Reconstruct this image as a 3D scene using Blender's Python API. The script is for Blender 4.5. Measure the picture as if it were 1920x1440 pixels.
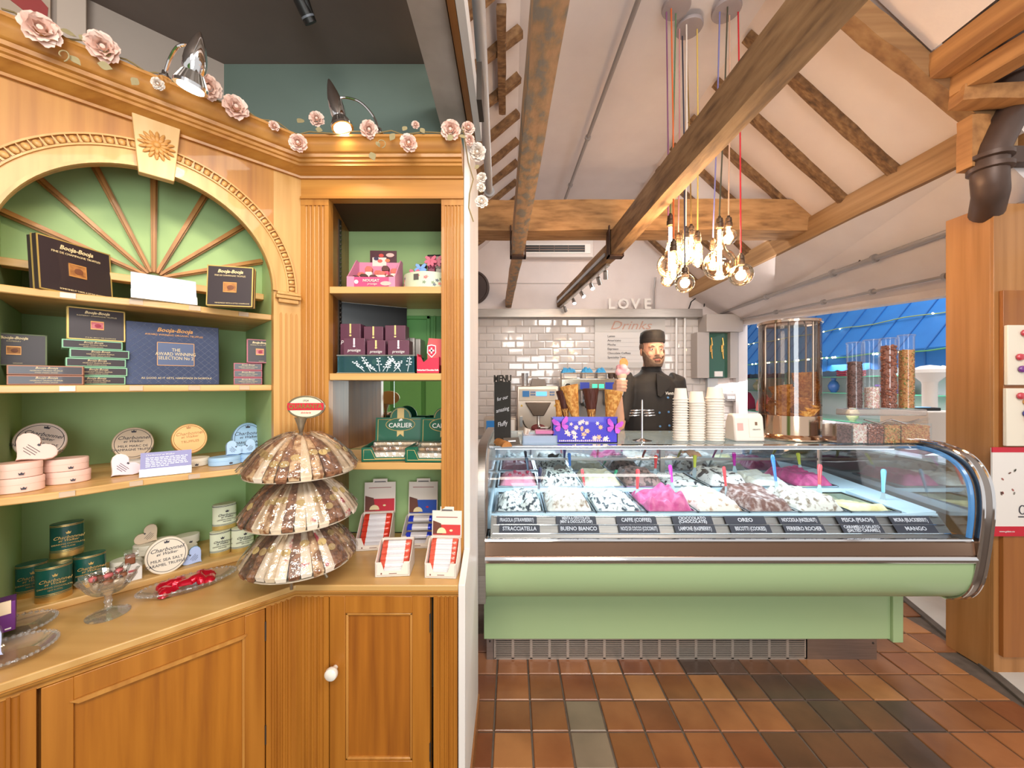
import bpy, bmesh, math, random
from mathutils import Vector, Matrix, noise
R = math.radians
PI = math.pi
random.seed(7)
for _o in list(bpy.data.objects):
    bpy.data.objects.remove(_o)
sc = bpy.context.scene
COL = sc.collection

# ------------------------------------------------------------------ camera
CAM_H = 1.5
F = 720.0            # focal length in pixels of a 1920 x 1440 frame
cd = bpy.data.cameras.new('camera')
cd.sensor_width = 36.0
cd.lens = 36.0 * F / 1920.0
cd.clip_start = 0.02
cam = bpy.data.objects.new('camera', cd)
COL.objects.link(cam)
cam.location = (0, 0, CAM_H)
cam.rotation_euler = (R(90), 0, 0)
sc.camera = cam

# ------------------------------------------------------------------ world, exposure, room lights
vs = sc.view_settings
vs.view_transform = 'Standard'
vs.look = 'None'
vs.exposure = 0.0
vs.gamma = 1.0
vs.use_curve_mapping = False
w = bpy.data.worlds.new('world')
sc.world = w
w.use_nodes = True
w.node_tree.nodes['Background'].inputs[0].default_value = (1.0, 0.96, 0.93, 1)
w.node_tree.nodes['Background'].inputs[1].default_value = 0.80


def lamp(name, kind, loc, energy, color=(1, .9, .78), size=.1, target=None, angle=60, blend=.6, parent=None):
    d = bpy.data.lights.new(name, kind)
    d.energy = energy
    d.color = color
    if kind == 'AREA':
        d.shape = 'RECTANGLE'
        d.size, d.size_y = size if isinstance(size, tuple) else (size, size)
    else:
        d.shadow_soft_size = size
    if kind == 'SPOT':
        d.spot_size = R(angle)
        d.spot_blend = blend
    o = bpy.data.objects.new(name, d)
    COL.objects.link(o)
    o.location = loc
    if target is not None:
        o.rotation_euler = (Vector(target) - Vector(loc)).to_track_quat('-Z', 'Y').to_euler()
    return o


# unseen area lights added as frontal fill, behind and above the camera
lamp('room_fill_light', 'AREA', (-0.15, -0.75, 2.75), 36, (1, .88, .74), (1.2, .5), (-0.85, 1.3, 1.1))
lamp('room_fill_light', 'AREA', (1.3, -0.5, 3.3), 50, (1, .94, .88), (1.4, .6), (1.3, 2.2, .6))
# unseen cool area light added behind the camera to brighten the alcove
lamp('alcove_fill_light', 'AREA', (0.7, -2.1, 1.65), 60, (.90, .97, 1), (1.5, 1.5), (-0.9, 1.4, 1.15))
# serving side: two unseen area lights for the staff area
lamp('serving_area_light', 'AREA', (1.0, 3.9, 3.6), 27, (1, .95, .9), (1.0, .8), (1.0, 4.2, 0))
lamp('serving_area_light', 'AREA', (2.6, 3.6, 2.35), 12, (1, .93, .88), (.5, 1.2), (0.6, 4.6, 1.6))
# daylight of the passage outside the serving hatch
lamp('passage_daylight', 'AREA', (4.2, 3.6, 4.2), 105, (.93, .97, 1), (2.4, 3.0), (4.4, 3.8, 0))


# ------------------------------------------------------------------ materials
def hx(h, k=1.0):
    c = []
    for i in (0, 2, 4):
        x = int(h[i:i + 2], 16) / 255
        c.append((x / 12.92 if x <= .04045 else ((x + .055) / 1.055) ** 2.4) * k)
    return (*c, 1)


MATS = {}


def mat(name, h, rough=.5, metal=0.0, h2=None, scale=6, stretch=(1, 1, 1), detail=4, lo=.3, hi=.7,
        bump=0.0, bscale=None, emit=0.0, coat=0.0, spec=.5, h3=None, rand=0.0, trans=0.0, sss=0.0):
    if name in MATS:
        return MATS[name]
    m = bpy.data.materials.new(name)
    m.use_nodes = True
    nt = m.node_tree
    b = nt.nodes['Principled BSDF']
    b.inputs['Base Color'].default_value = hx(h)
    b.inputs['Roughness'].default_value = rough
    b.inputs['Metallic'].default_value = metal
    b.inputs['Specular IOR Level'].default_value = spec
    b.inputs['Coat Weight'].default_value = coat
    b.inputs['Transmission Weight'].default_value = trans
    m.diffuse_color = hx(h)
    if emit:
        b.inputs['Emission Color'].default_value = hx(h)
        b.inputs['Emission Strength'].default_value = emit
    if h2 or bump or rand:
        tc = nt.nodes.new('ShaderNodeTexCoord')
        mp = nt.nodes.new('ShaderNodeMapping')
        mp.inputs['Scale'].default_value = stretch
        nt.links.new(tc.outputs['Object'], mp.inputs['Vector'])
        vec = mp.outputs['Vector']
        if rand:
            oi = nt.nodes.new('ShaderNodeObjectInfo')
            ad = nt.nodes.new('ShaderNodeVectorMath')
            ad.operation = 'MULTIPLY_ADD'
            ad.inputs[1].default_value = (1, 1, 1)
            sca = nt.nodes.new('ShaderNodeVectorMath')
            sca.operation = 'SCALE'
            sca.inputs['Scale'].default_value = 31.0
            nt.links.new(oi.outputs['Random'], sca.inputs[0])
            nt.links.new(vec, ad.inputs[0])
            nt.links.new(sca.outputs[0], ad.inputs[2])
            vec = ad.outputs[0]
        n = nt.nodes.new('ShaderNodeTexNoise')
        n.inputs['Scale'].default_value = scale
        n.inputs['Detail'].default_value = detail
        nt.links.new(vec, n.inputs['Vector'])
        if h2:
            r = nt.nodes.new('ShaderNodeValToRGB')
            e = r.color_ramp.elements
            e[0].position, e[0].color = lo, hx(h)
            e[1].position, e[1].color = hi, hx(h2)
            if h3:
                x = e.new((lo + hi) / 2)
                x.color = hx(h3)
            nt.links.new(n.outputs['Fac'], r.inputs['Fac'])
            out = r.outputs['Color']
            if rand and rand < 2:
                hs = nt.nodes.new('ShaderNodeHueSaturation')
                mr = nt.nodes.new('ShaderNodeMapRange')
                mr.inputs['To Min'].default_value = 1 - rand
                mr.inputs['To Max'].default_value = 1 + rand
                nt.links.new(oi.outputs['Random'], mr.inputs['Value'])
                nt.links.new(mr.outputs[0], hs.inputs['Value'])
                nt.links.new(out, hs.inputs['Color'])
                out = hs.outputs['Color']
            nt.links.new(out, b.inputs['Base Color'])
        if bump:
            n2 = n
            if bscale:
                n2 = nt.nodes.new('ShaderNodeTexNoise')
                n2.inputs['Scale'].default_value = bscale
                n2.inputs['Detail'].default_value = 3
                nt.links.new(vec, n2.inputs['Vector'])
            bp = nt.nodes.new('ShaderNodeBump')
            bp.inputs['Strength'].default_value = bump
            bp.inputs['Distance'].default_value = .01
            nt.links.new(n2.outputs['Fac'], bp.inputs['Height'])
            nt.links.new(bp.outputs['Normal'], b.inputs['Normal'])
    MATS[name] = m
    return m


def glass(name, tint='ffffff', gloss=.12, rough=.02, body=0.0, bodyh='ffffff', crinkle=0):
    """thin clear pane: transparent with a fresnel-weighted gloss (and a little milky body if wanted)"""
    if name in MATS:
        return MATS[name]
    m = bpy.data.materials.new(name)
    m.use_nodes = True
    nt = m.node_tree
    nt.nodes.clear()
    out = nt.nodes.new('ShaderNodeOutputMaterial')
    tr = nt.nodes.new('ShaderNodeBsdfTransparent')
    tr.inputs[0].default_value = hx(tint)
    gl = nt.nodes.new('ShaderNodeBsdfGlossy')
    gl.inputs['Roughness'].default_value = rough
    if crinkle:
        nz = nt.nodes.new('ShaderNodeTexNoise')
        nz.inputs['Scale'].default_value = crinkle
        bp = nt.nodes.new('ShaderNodeBump')
        bp.inputs['Strength'].default_value = 1.0
        bp.inputs['Distance'].default_value = .012
        tc = nt.nodes.new('ShaderNodeTexCoord')
        nt.links.new(tc.outputs['Object'], nz.inputs['Vector'])
        nt.links.new(nz.outputs['Fac'], bp.inputs['Height'])
        nt.links.new(bp.outputs['Normal'], gl.inputs['Normal'])
    lw = nt.nodes.new('ShaderNodeLayerWeight')
    lw.inputs['Blend'].default_value = .25
    mr = nt.nodes.new('ShaderNodeMapRange')
    mr.inputs['To Min'].default_value = gloss * .35
    mr.inputs['To Max'].default_value = min(1, gloss * 4)
    nt.links.new(lw.outputs['Fresnel'], mr.inputs['Value'])
    mx = nt.nodes.new('ShaderNodeMixShader')
    nt.links.new(mr.outputs[0], mx.inputs[0])
    src = tr.outputs[0]
    if body:
        df = nt.nodes.new('ShaderNodeBsdfDiffuse')
        df.inputs[0].default_value = hx(bodyh)
        m2 = nt.nodes.new('ShaderNodeMixShader')
        m2.inputs[0].default_value = body
        nt.links.new(tr.outputs[0], m2.inputs[1])
        nt.links.new(df.outputs[0], m2.inputs[2])
        src = m2.outputs[0]
    nt.links.new(src, mx.inputs[1])
    nt.links.new(gl.outputs[0], mx.inputs[2])
    nt.links.new(mx.outputs[0], out.inputs[0])
    m.diffuse_color = (.8, .9, 1, .3)
    MATS[name] = m
    return m


def wood(name, h, h2, axis='z', k=1.0, rough=.42, h3=None, coat=.15):
    st = {'x': (1.6, 38, 38), 'y': (38, 1.6, 38), 'z': (38, 38, 1.6)}[axis]
    return mat(name, h, rough, h2=h2, h3=h3, scale=1.0 * k, stretch=st, detail=5, lo=.28, hi=.72, bump=.06, coat=coat, rand=3)


PINE = wood('pine', 'c48a40', 'a4682a', 'z', h3='b87c36')
PINE_X = wood('pine_horizontal', 'c48a40', 'a86c2c', 'x', h3='bb8038')
PINE_L = wood('pine_light', 'd8a866', 'c08c4a', 'z', h3='cd9c5a')
PINE_LX = wood('pine_light_horizontal', 'dcb478', 'c8985a', 'x', h3='d4a868')
PINE_D = wood('pine_door', 'b67426', '945614', 'z', h3='a8681e', k=.8)
WORKTOP = wood('worktop_wood', 'd2a868', 'bd9052', 'x', h3='c89c5e', k=.5, rough=.35)
BEAM = mat('old_beam', 'a3825c', .8, h2='5f4630', h3='8d6d4a', scale=5, stretch=(5, 1, 5), detail=10, lo=.28, hi=.72, bump=.6, rand=3)
BEAMX = mat('old_beam_cross', 'bd9364', .8, h2='7d5936', h3='ab8052', scale=5, stretch=(1, 5, 5), detail=10, lo=.25, hi=.75, bump=.5, rand=3)
BEAMG = mat('old_beam_mottled', 'b8906c', .85, h2='8a8074', h3='a98866', scale=14, stretch=(1.6, 1, 1.6), detail=10, lo=.40, hi=.60, bump=.7, rand=3)
BEAMR = mat('old_rafter', '9a7750', .85, h2='4e3622', h3='7a5838', scale=7, stretch=(3, 7, 3), detail=8, lo=.25, hi=.75, bump=.7, rand=3)
GREY_BEAM = mat('painted_beam', 'd2cac2', .6, h2='a69d94', scale=4, bump=.25)
OAK = wood('oak_post', 'ba8450', '9c6836', 'z', h3='ae7844', k=.55, rough=.35)
OAKT = wood('oak_timber', 'b8834c', '8a5a30', 'y', h3='a57240', k=.6, rough=.7, coat=0)
PLASTER = mat('plaster', 'ddd3d0', .9, h2='d4c9c6', scale=3, bump=.08, bscale=40)
PLASTER_W = mat('plaster_bulb_glow', 'e2d2c8', .9, h2='dac8be', scale=3, bump=.08, bscale=40)  # warm glow of the pendant bulbs put into the plaster colour
CEIL_D = mat('dark_ceiling', '7b6e66', .9, h2='72665f', scale=3)
TEALW = mat('teal_wall', '6f8078', .9, h2='66786f', scale=2)
PALEW = mat('pale_wall', 'b9aca2', .9, h2='b0a399', scale=2)
GREEN = mat('niche_green', 'a8c68a', .75, h2='a1bf82', scale=3)
MINT = mat('counter_green', 'a6bd8c', .38, coat=.2)
STEEL = mat('steel', 'c9c6c3', .28, 1.0)
STEEL_B = mat('brushed_steel', 'b9b3ae', .38, 1.0, h2='a8a29c', scale=3, stretch=(2, 60, 60))
CHROME = mat('chrome', 'e8e8ea', .07, 1.0)
DSTEEL = mat('dark_steel', '5b544e', .4, .8)
BLACK = mat('black', '101010', .45)
BLACKM = mat('black_matt', '1b1918', .8)
WHITE = mat('white', 'f0ece8', .5)
WHITEG = mat('white_gloss', 'f2f0ee', .15, coat=.5)
GOLD = mat('gold', 'd3ad68', .32, .85)
CREAM = mat('cream_card', 'ece0cc', .6)
PINK = mat('pink_card', 'efc6b6', .55)
BLUEC = mat('blue_card', 'a3c8ea', .5)
BEIGE = mat('beige_card', 'd6bda0', .55)
REDP = mat('red_print', 'c81f34', .5)
BLUEP = mat('blue_print', '1f4fb4', .5)
INK = mat('ink', '3a3640', .6)
GLASS = glass('clear_glass')
GLASS_C = glass('case_glass', 'f4fbff', .10)
GLASS_D = glass('crystal', 'ffffff', .17, .03, .06, 'ffffff')
CELLO = glass('cellophane', 'fffdfa', .42, .06, .03, crinkle=45)


# ------------------------------------------------------------------ builders
XF = {}


class G:
    def __init__(s, T=None):
        s.v, s.f, s.m = [], [], []
        s.T = T or Matrix()

    def add(s, vs_, fs, m=0):
        b = len(s.v)
        T = s.T
        s.v += [tuple(T @ Vector(p)) for p in vs_]
        s.f += [tuple(b + i for i in f) for f in fs]
        s.m += [m] * len(fs)
        return s

    def box(s, x0, x1, y0, y1, z0, z1, m=0):
        return s.add([(x0, y0, z0), (x1, y0, z0), (x1, y1, z0), (x0, y1, z0), (x0, y0, z1), (x1, y0, z1), (x1, y1, z1), (x0, y1, z1)],
                     [(0, 3, 2, 1), (4, 5, 6, 7), (0, 1, 5, 4), (1, 2, 6, 5), (2, 3, 7, 6), (3, 0, 4, 7)], m)

    def prism(s, pts, a, b, plane='xy', m=0):
        n = len(pts)
        f = {'xy': lambda p, t: (p[0], p[1], t), 'xz': lambda p, t: (p[0], t, p[1]), 'yz': lambda p, t: (t, p[0], p[1])}[plane]
        vs_ = [f(p, a) for p in pts] + [f(p, b) for p in pts]
        fs = [tuple(range(n))[::-1], tuple(range(n, 2 * n))]
        fs += [(i, (i + 1) % n, n + (i + 1) % n, n + i) for i in range(n)]
        return s.add(vs_, fs, m)

    def hexa(s, p, m=0):
        """8 points: bottom 4 then top 4"""
        return s.add(p, [(0, 3, 2, 1), (4, 5, 6, 7), (0, 1, 5, 4), (1, 2, 6, 5), (2, 3, 7, 6), (3, 0, 4, 7)], m)

    def lathe(s, prof, n=24, c=(0, 0, 0), m=0, sx=1, sy=1):
        vs_, fs = [], []
        for r, z in prof:
            for i in range(n):
                a = 2 * PI * i / n
                vs_.append((c[0] + r * sx * math.cos(a), c[1] + r * sy * math.sin(a), c[2] + z))
        for j in range(len(prof) - 1):
            for i in range(n):
                k = (i + 1) % n
                fs.append((j * n + i, j * n + k, (j + 1) * n + k, (j + 1) * n + i))
        if prof[0][0] > 1e-6:
            fs.append(tuple(range(n))[::-1])
        if prof[-1][0] > 1e-6:
            fs.append(tuple((len(prof) - 1) * n + i for i in range(n)))
        return s.add(vs_, fs, m)

    def shell(s, prof, n=24, c=(0, 0, 0), m=0, sx=1, sy=1):
        """open lathe without caps"""
        vs_, fs = [], []
        for r, z in prof:
            for i in range(n):
                a = 2 * PI * i / n
                vs_.append((c[0] + r * sx * math.cos(a), c[1] + r * sy * math.sin(a), c[2] + z))
        for j in range(len(prof) - 1):
            for i in range(n):
                k = (i + 1) % n
                fs.append((j * n + i, j * n + k, (j + 1) * n + k, (j + 1) * n + i))
        return s.add(vs_, fs, m)

    def tube(s, pts, r, n=8, m=0, closed=False, flat=1.0):
        P = [Vector(p) for p in pts]
        k = len(P)
        rr = r if isinstance(r, (list, tuple)) else [r] * k
        t0 = (P[1] - P[0]).normalized()
        up = Vector((0, 0, 1)) if abs(t0.z) < .9 else Vector((1, 0, 0))
        nrm = t0.cross(up).normalized()
        vs_, fs = [], []
        for i in range(k):
            if closed:
                t = (P[(i + 1) % k] - P[i - 1]).normalized()
            else:
                t = (P[min(i + 1, k - 1)] - P[max(i - 1, 0)]).normalized()
            nrm = (nrm - t * nrm.dot(t))
            if nrm.length < 1e-6:
                nrm = t.orthogonal()
            nrm.normalize()
            bn = t.cross(nrm)
            for j in range(n):
                a = 2 * PI * j / n
                vs_.append(tuple(P[i] + nrm * (rr[i] * math.cos(a)) + bn * (rr[i] * flat * math.sin(a))))
        for i in range(k if closed else k - 1):
            i2 = (i + 1) % k
            for j in range(n):
                j2 = (j + 1) % n
                fs.append((i * n + j, i * n + j2, i2 * n + j2, i2 * n + j))
        if not closed:
            fs.append(tuple(range(n))[::-1])
            fs.append(tuple((k - 1) * n + j for j in range(n)))
        return s.add(vs_, fs, m)

    def ball(s, c, r, n=12, m=0):
        rx, ry, rz = r if isinstance(r, tuple) else (r, r, r)
        k = max(4, n // 2)
        prof = [(math.sin(PI * i / k), -math.cos(PI * i / k)) for i in range(k + 1)]
        vs_ = [(c[0], c[1], c[2] - rz)]
        fs = []
        for p, z in prof[1:-1]:
            for i in range(n):
                a = 2 * PI * i / n
                vs_.append((c[0] + rx * p * math.cos(a), c[1] + ry * p * math.sin(a), c[2] + rz * z))
        vs_.append((c[0], c[1], c[2] + rz))
        for i in range(n):
            fs.append((0, 1 + (i + 1) % n, 1 + i))
        for j in range(k - 2):
            for i in range(n):
                i2 = (i + 1) % n
                fs.append((1 + j * n + i, 1 + j * n + i2, 1 + (j + 1) * n + i2, 1 + (j + 1) * n + i))
        L = len(vs_) - 1
        for i in range(n):
            fs.append((L, 1 + (k - 2) * n + i, 1 + (k - 2) * n + (i + 1) % n))
        return s.add(vs_, fs, m)

    def beam(s, a, b, w, h, m=0, up=(0, 0, 1)):
        """box of width w and height h whose axis runs from a to b (points on the axis)"""
        a, b = Vector(a), Vector(b)
        t = (b - a).normalized()
        sd = t.cross(Vector(up)).normalized() * (w / 2)
        u = sd.cross(t).normalized() * (h / 2)
        return s.hexa([a - sd - u, a + sd - u, b + sd - u, b - sd - u, a - sd + u, a + sd + u, b + sd + u, b - sd + u], m)

    def sweep(s, prof, stations, m=0, cap=True):
        """prof: closed 2D list; stations: list of functions (o,z)->world point"""
        n = len(prof)
        vs_, fs = [], []
        for st in stations:
            vs_ += [tuple(st(o, z)) for o, z in prof]
        for k in range(len(stations) - 1):
            for i in range(n):
                j = (i + 1) % n
                fs.append((k * n + i, k * n + j, (k + 1) * n + j, (k + 1) * n + i))
        if cap:
            fs.append(tuple(range(n))[::-1])
            fs.append(tuple((len(stations) - 1) * n + i for i in range(n)))
        return s.add(vs_, fs, m)

    def mesh(s, name, mats, smooth=True, ang=38):
        me = bpy.data.meshes.new(name)
        me.from_pydata(s.v, [], s.f)
        for m in (mats if isinstance(mats, (list, tuple)) else [mats]):
            me.materials.append(m)
        if any(s.m):
            me.polygons.foreach_set('material_index', s.m)
        bm = bmesh.new()
        bm.from_mesh(me)
        bmesh.ops.recalc_face_normals(bm, faces=bm.faces)
        bm.to_mesh(me)
        bm.free()
        if smooth:
            me.polygons.foreach_set('use_smooth', [True] * len(me.polygons))
            me.set_sharp_from_angle(angle=R(ang))
        me.update()
        return me

    def obj(s, name, mats, parent=None, loc=(0, 0, 0), rot=(0, 0, 0), world=False, smooth=True, ang=38, bevel=0):
        if world and parent is not None:
            inv = XF[parent.name].inverted()
            s.v = [tuple(inv @ Vector(p)) for p in s.v]
        o = bpy.data.objects.new(name, s.mesh(name, mats, smooth, ang))
        COL.objects.link(o)
        o.location = loc
        o.rotation_euler = rot
        if parent is not None:
            o.parent = parent
        if bevel:
            md = o.modifiers.new('bevel', 'BEVEL')
            md.width = bevel
            md.segments = 2
            md.limit_method = 'ANGLE'
            md.angle_limit = R(40)
        return o


def tag(o, label=None, cat=None, group=None, kind=None):
    if label:
        o['label'] = label
    if cat:
        o['category'] = cat
    if group:
        o['group'] = group
    if kind:
        o['kind'] = kind
    return o


def thing(name, label, cat, loc=(0, 0, 0), rz=0.0, group=None, kind=None):
    o = bpy.data.objects.new(name, None)
    o.empty_display_size = .05
    COL.objects.link(o)
    o.location = loc
    o.rotation_euler = (0, 0, R(rz))
    XF[o.name] = Matrix.Translation(Vector(loc)) @ Matrix.Rotation(R(rz), 4, 'Z')
    return tag(o, label, cat, group, kind)


def dup(root, loc=None, rot=None, label=None, group=None):
    r = root.copy()
    COL.objects.link(r)
    if loc is not None:
        r.location = loc
    if rot is not None:
        r.rotation_euler = rot
    if label:
        r['label'] = label
    if group:
        r['group'] = group
    for ch in list(root.children):
        c = ch.copy()
        COL.objects.link(c)
        c.parent = r
        for g in ch.children:
            d = g.copy()
            COL.objects.link(d)
            d.parent = c
    return r


TXT = {}


def text(s_, size, parent, loc, m, rot=(R(90), 0, 0), name='lettering', extrude=.0004, shear=0.0, align='CENTER', bold=0.0, sx=1.0, spacing=1.0, line=1.0):
    key = (s_, size, extrude, shear, align, bold, sx, m.name, spacing, line)
    if key not in TXT:
        cu = bpy.data.curves.new('txt', 'FONT')
        cu.body = s_
        cu.size = size
        cu.extrude = extrude
        cu.shear = shear
        cu.align_x = align
        cu.align_y = 'CENTER'
        cu.offset = bold
        cu.resolution_u = 2
        cu.space_character = spacing
        cu.space_line = line
        ob = bpy.data.objects.new('txt', cu)
        COL.objects.link(ob)
        bpy.context.view_layer.update()
        me = bpy.data.meshes.new_from_object(ob.evaluated_get(bpy.context.evaluated_depsgraph_get()))
        bpy.data.objects.remove(ob)
        bpy.data.curves.remove(cu)
        me.name = 'lettering'
        me.materials.clear()
        me.materials.append(m)
        if sx != 1:
            me.transform(Matrix.Diagonal((sx, 1, 1, 1)))
        TXT[key] = me
    o = bpy.data.objects.new(name, TXT[key])
    COL.objects.link(o)
    o.location = loc
    o.rotation_euler = rot
    o.parent = parent
    return o


def W(px, py, Y):
    return Vector(((px - 960) / F * Y, Y, CAM_H - (py - 720) / F * Y))


# frame of the canted (45 degree) part of the shop cabinet
CX, CY = -.768, 1.4
Q = math.sqrt(.5)


def L(u, v, z):
    return Vector((CX + Q * u - Q * v, CY + Q * u + Q * v, z))


def Lpx(px, v):
    """u along the canted face, and the depth, where the sight line of a photo column meets the plane v behind the face"""
    cx, cy = CX - Q * v, CY + Q * v
    k = (960 - px) / F
    t = (cy * k + cx) / (1 + k)
    return -t / Q, cy - t


def ellipse(rx, rz, n=28):
    return [(rx * math.cos(2 * PI * i / n), rz * math.sin(2 * PI * i / n)) for i in range(n)]


def heart(wd, ht, n=26):
    """heart outline, base tip at (0,0), total width wd, height ht"""
    out = []
    for i in range(n):
        t = 2 * PI * i / n
        x = 16 * math.sin(t) ** 3
        y = 13 * math.cos(t) - 5 * math.cos(2 * t) - 2 * math.cos(3 * t) - math.cos(4 * t)
        out.append((x / 32 * wd, (y + 17) / 29 * ht))
    return out
# ================================================================== THE SETTING
def struct(name, g, m, **k):
    o = g.obj(name, m, **k)
    o['kind'] = 'structure'
    return o


ZC, XCL, XCR = 3.77, .05, 1.5        # flat ceiling and its two edges
PLX, PLZ = 2.44, 2.88                # wall plate on the right
YW = 5.3                             # tiled rear wall

fl = struct('floor', G().box(-2.2, 4.6, -1.6, 7.0, -.12, -.006), mat('grout', '6b5c50', .9, h2='574a40', scale=20))
# quarry tiles
TILE = [mat('tile_%d' % i, a, .32, h2=b, scale=5, detail=6, bump=.12, bscale=18, rand=.10, coat=.12) for i, (a, b) in enumerate([
    ('a3683f', '885130'), ('966039', '7b4a2b'), ('ae7648', '905c36'), ('8c5434', '713f26'), ('7a5138', '5d3f2e'), ('8e7a66', '776655'), ('63483a', '4a382f')])]
PT = .1635
tile_me = []
for m in TILE:
    g = G()
    a, h = PT / 2 - .0042, .0065
    b_ = a - .003
    g.add([(-a, -a, -.02), (a, -a, -.02), (a, a, -.02), (-a, a, -.02), (-a, -a, h - .003), (a, -a, h - .003), (a, a, h - .003), (-a, a, h - .003),
           (-b_, -b_, h), (b_, -b_, h), (b_, b_, h), (-b_, b_, h)],
          [(0, 1, 5, 4), (1, 2, 6, 5), (2, 3, 7, 6), (3, 0, 4, 7), (4, 5, 9, 8), (5, 6, 10, 9), (6, 7, 11, 10), (7, 4, 8, 11), (8, 9, 10, 11)])
    tile_me.append(g.mesh('tile', m, smooth=False))
rt = random.Random(5)
nt_ = 0
for j in range(-3, 14):
    for i in range(-1, 18):
        x, y = -.0786 + PT * (i + .5), 1.985 + PT * (j + .5)
        if x > 2.37 + (y - 1.83) * .36 or x < -.17:
            continue
        if y > 2.3 and x < 1.95:
            continue
        # a worn, dark patch runs across the middle of the floor
        dk = math.exp(-((x - 1.35 - (1.9 - y) * .5) / .33) ** 2)
        r = rt.random()
        k = rt.choice([0, 0, 1, 1, 2, 3])
        if r < dk * .85:
            k = rt.choice([4, 6, 4, 6])
        if (i, j) == (2, -3) or (i, j) == (2, -2):
            k = 5
        o = bpy.data.objects.new('tile', tile_me[k])
        COL.objects.link(o)
        o.location = (x, y, rt.uniform(-.0008, .0008) - .006)
        o.rotation_euler = (rt.uniform(-.004, .004), rt.uniform(-.004, .004), 0)
        o.parent = fl
        nt_ += 1
# stone kerb and pale paving beyond the tiles
g = G()
g.prism([(2.33, 1.60), (2.37, 1.60), (2.83, 2.90), (2.79, 2.90)], -.02, .012)
struct('trim_1', g, mat('kerb_stone', '6d6258', .85, h2='5a5048', scale=14, bump=.3), bevel=.004)
g = G().prism([(2.325, 1.45), (4.4, 1.45), (4.4, 6.8), (3.6, 6.8), (2.83, 2.90)], -.02, .010)
struct('trim_2', g, mat('pale_paving', 'd9d4cc', .6, h2='cbc5bc', scale=6))

# rear wall with its glazed brick tiles
wb = struct('wall_back', G().box(-1.6, 3.25, YW, YW + .15, 0, 4.0), PLASTER)
TW, TH = .2034, .1002
TCER = mat('glazed_tile', 'dcd6d2', .07, coat=.6, h2='d6cfcb', scale=9, rand=.04)
g = G()
a, b_, h = TW / 2 - .0022, TH / 2 - .0022, .009
c_ = .013
g.add([(-a, .004, -b_), (a, .004, -b_), (a, .004, b_), (-a, .004, b_), (-a, -.003, -b_), (a, -.003, -b_), (a, -.003, b_), (-a, -.003, b_),
       (-a + c_, -h, -b_ + c_), (a - c_, -h, -b_ + c_), (a - c_, -h, b_ - c_), (-a + c_, -h, b_ - c_)],
      [(0, 1, 5, 4), (1, 2, 6, 5), (2, 3, 7, 6), (3, 0, 4, 7), (4, 5, 9, 8), (5, 6, 10, 9), (6, 7, 11, 10), (7, 4, 8, 11), (8, 9, 10, 11)])
tm = g.mesh('wall_tile', TCER, smooth=False)
bed = G().box(-.62, 3.06, YW - .006, YW, .95, 2.42).obj('tile_bed', mat('tile_grout', 'b9b2ad', .9), wb)
for r_ in range(15):
    z = 2.395 - TH * (r_ + .5)
    for i in range(18):
        x = -.56 + TW * i + (TW / 2 if r_ % 2 else 0)
        o = bpy.data.objects.new('wall_tile', tm)
        COL.objects.link(o)
        o.location = (x, YW - .006, z)
        o.rotation_euler = (rt.uniform(-.012, .012), 0, rt.uniform(-.012, .012))
        o.parent = wb

# ceilings and slopes of the serving room
struct('ceiling', G().box(XCL - .02, XCR + .02, -.4, YW, ZC, ZC + .05), PLASTER)


def slope(name, xa, za, xb, zb, y0, y1, m):
    n = Vector((-(zb - za), 0, xb - xa)).normalized() * .05
    if n.z < 0:
        n = -n
    return struct(name, G().prism([(xa, za), (xb, zb), (xb + n.x, zb + n.z), (xa + n.x, za + n.z)], y0, y1, 'xz'), m)


slope('ceiling_slope_right', XCR, ZC, PLX + .15, PLZ - .11, 1.94, YW, PLASTER_W)
slope('ceiling_slope_front', XCR, ZC, 2.12, ZC - .62 * .9468, -.4, 1.94, PLASTER_W)
g = G().prism([(2.10, 3.26), (2.62, 2.80), (3.3, 2.50), (3.3, 3.9), (2.10, 3.9)], 2.06, 2.10, 'xz')
struct('wall_gable', g, mat('gable_boards', '6a4a30', .85, h2='4a3220', scale=4, stretch=(1, 1, 6)))
slope('ceiling_slope_left', XCL, ZC, -.72, 3.12, .9, YW, PLASTER)
struct('wall_left', G().box(-.80, -.70, 1.98, YW, 0, 3.16), PLASTER)
# lean-to part outside the wall plate, falling to the serving hatch
g = G()
A = [Vector((PLX + .02, 1.96, 2.70)), Vector((PLX + .02, YW, 2.70)), Vector((3.09, YW, 2.32)), Vector((3.09, 1.96, 2.085))]
up_ = Vector((.03, 0, .05))
g.hexa([A[0], A[3], A[2], A[1], A[0] + up_, A[3] + up_, A[2] + up_, A[1] + up_])
struct('ceiling_lean_to', g, PLASTER)
# wall with the serving hatch on the right
g = G()
g.box(3.05, 3.17, 1.2, YW, 0, .92)
g.box(3.05, 3.17, 5.20, YW, .9, 2.45)
g.hexa([(3.05, .2, 1.95), (3.17, .2, 1.95), (3.17, YW, 2.30), (3.05, YW, 2.30), (3.05, .2, 2.2), (3.17, .2, 2.2), (3.17, YW, 2.5), (3.05, YW, 2.5)])
struct('wall_right', g, PLASTER)

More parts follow.
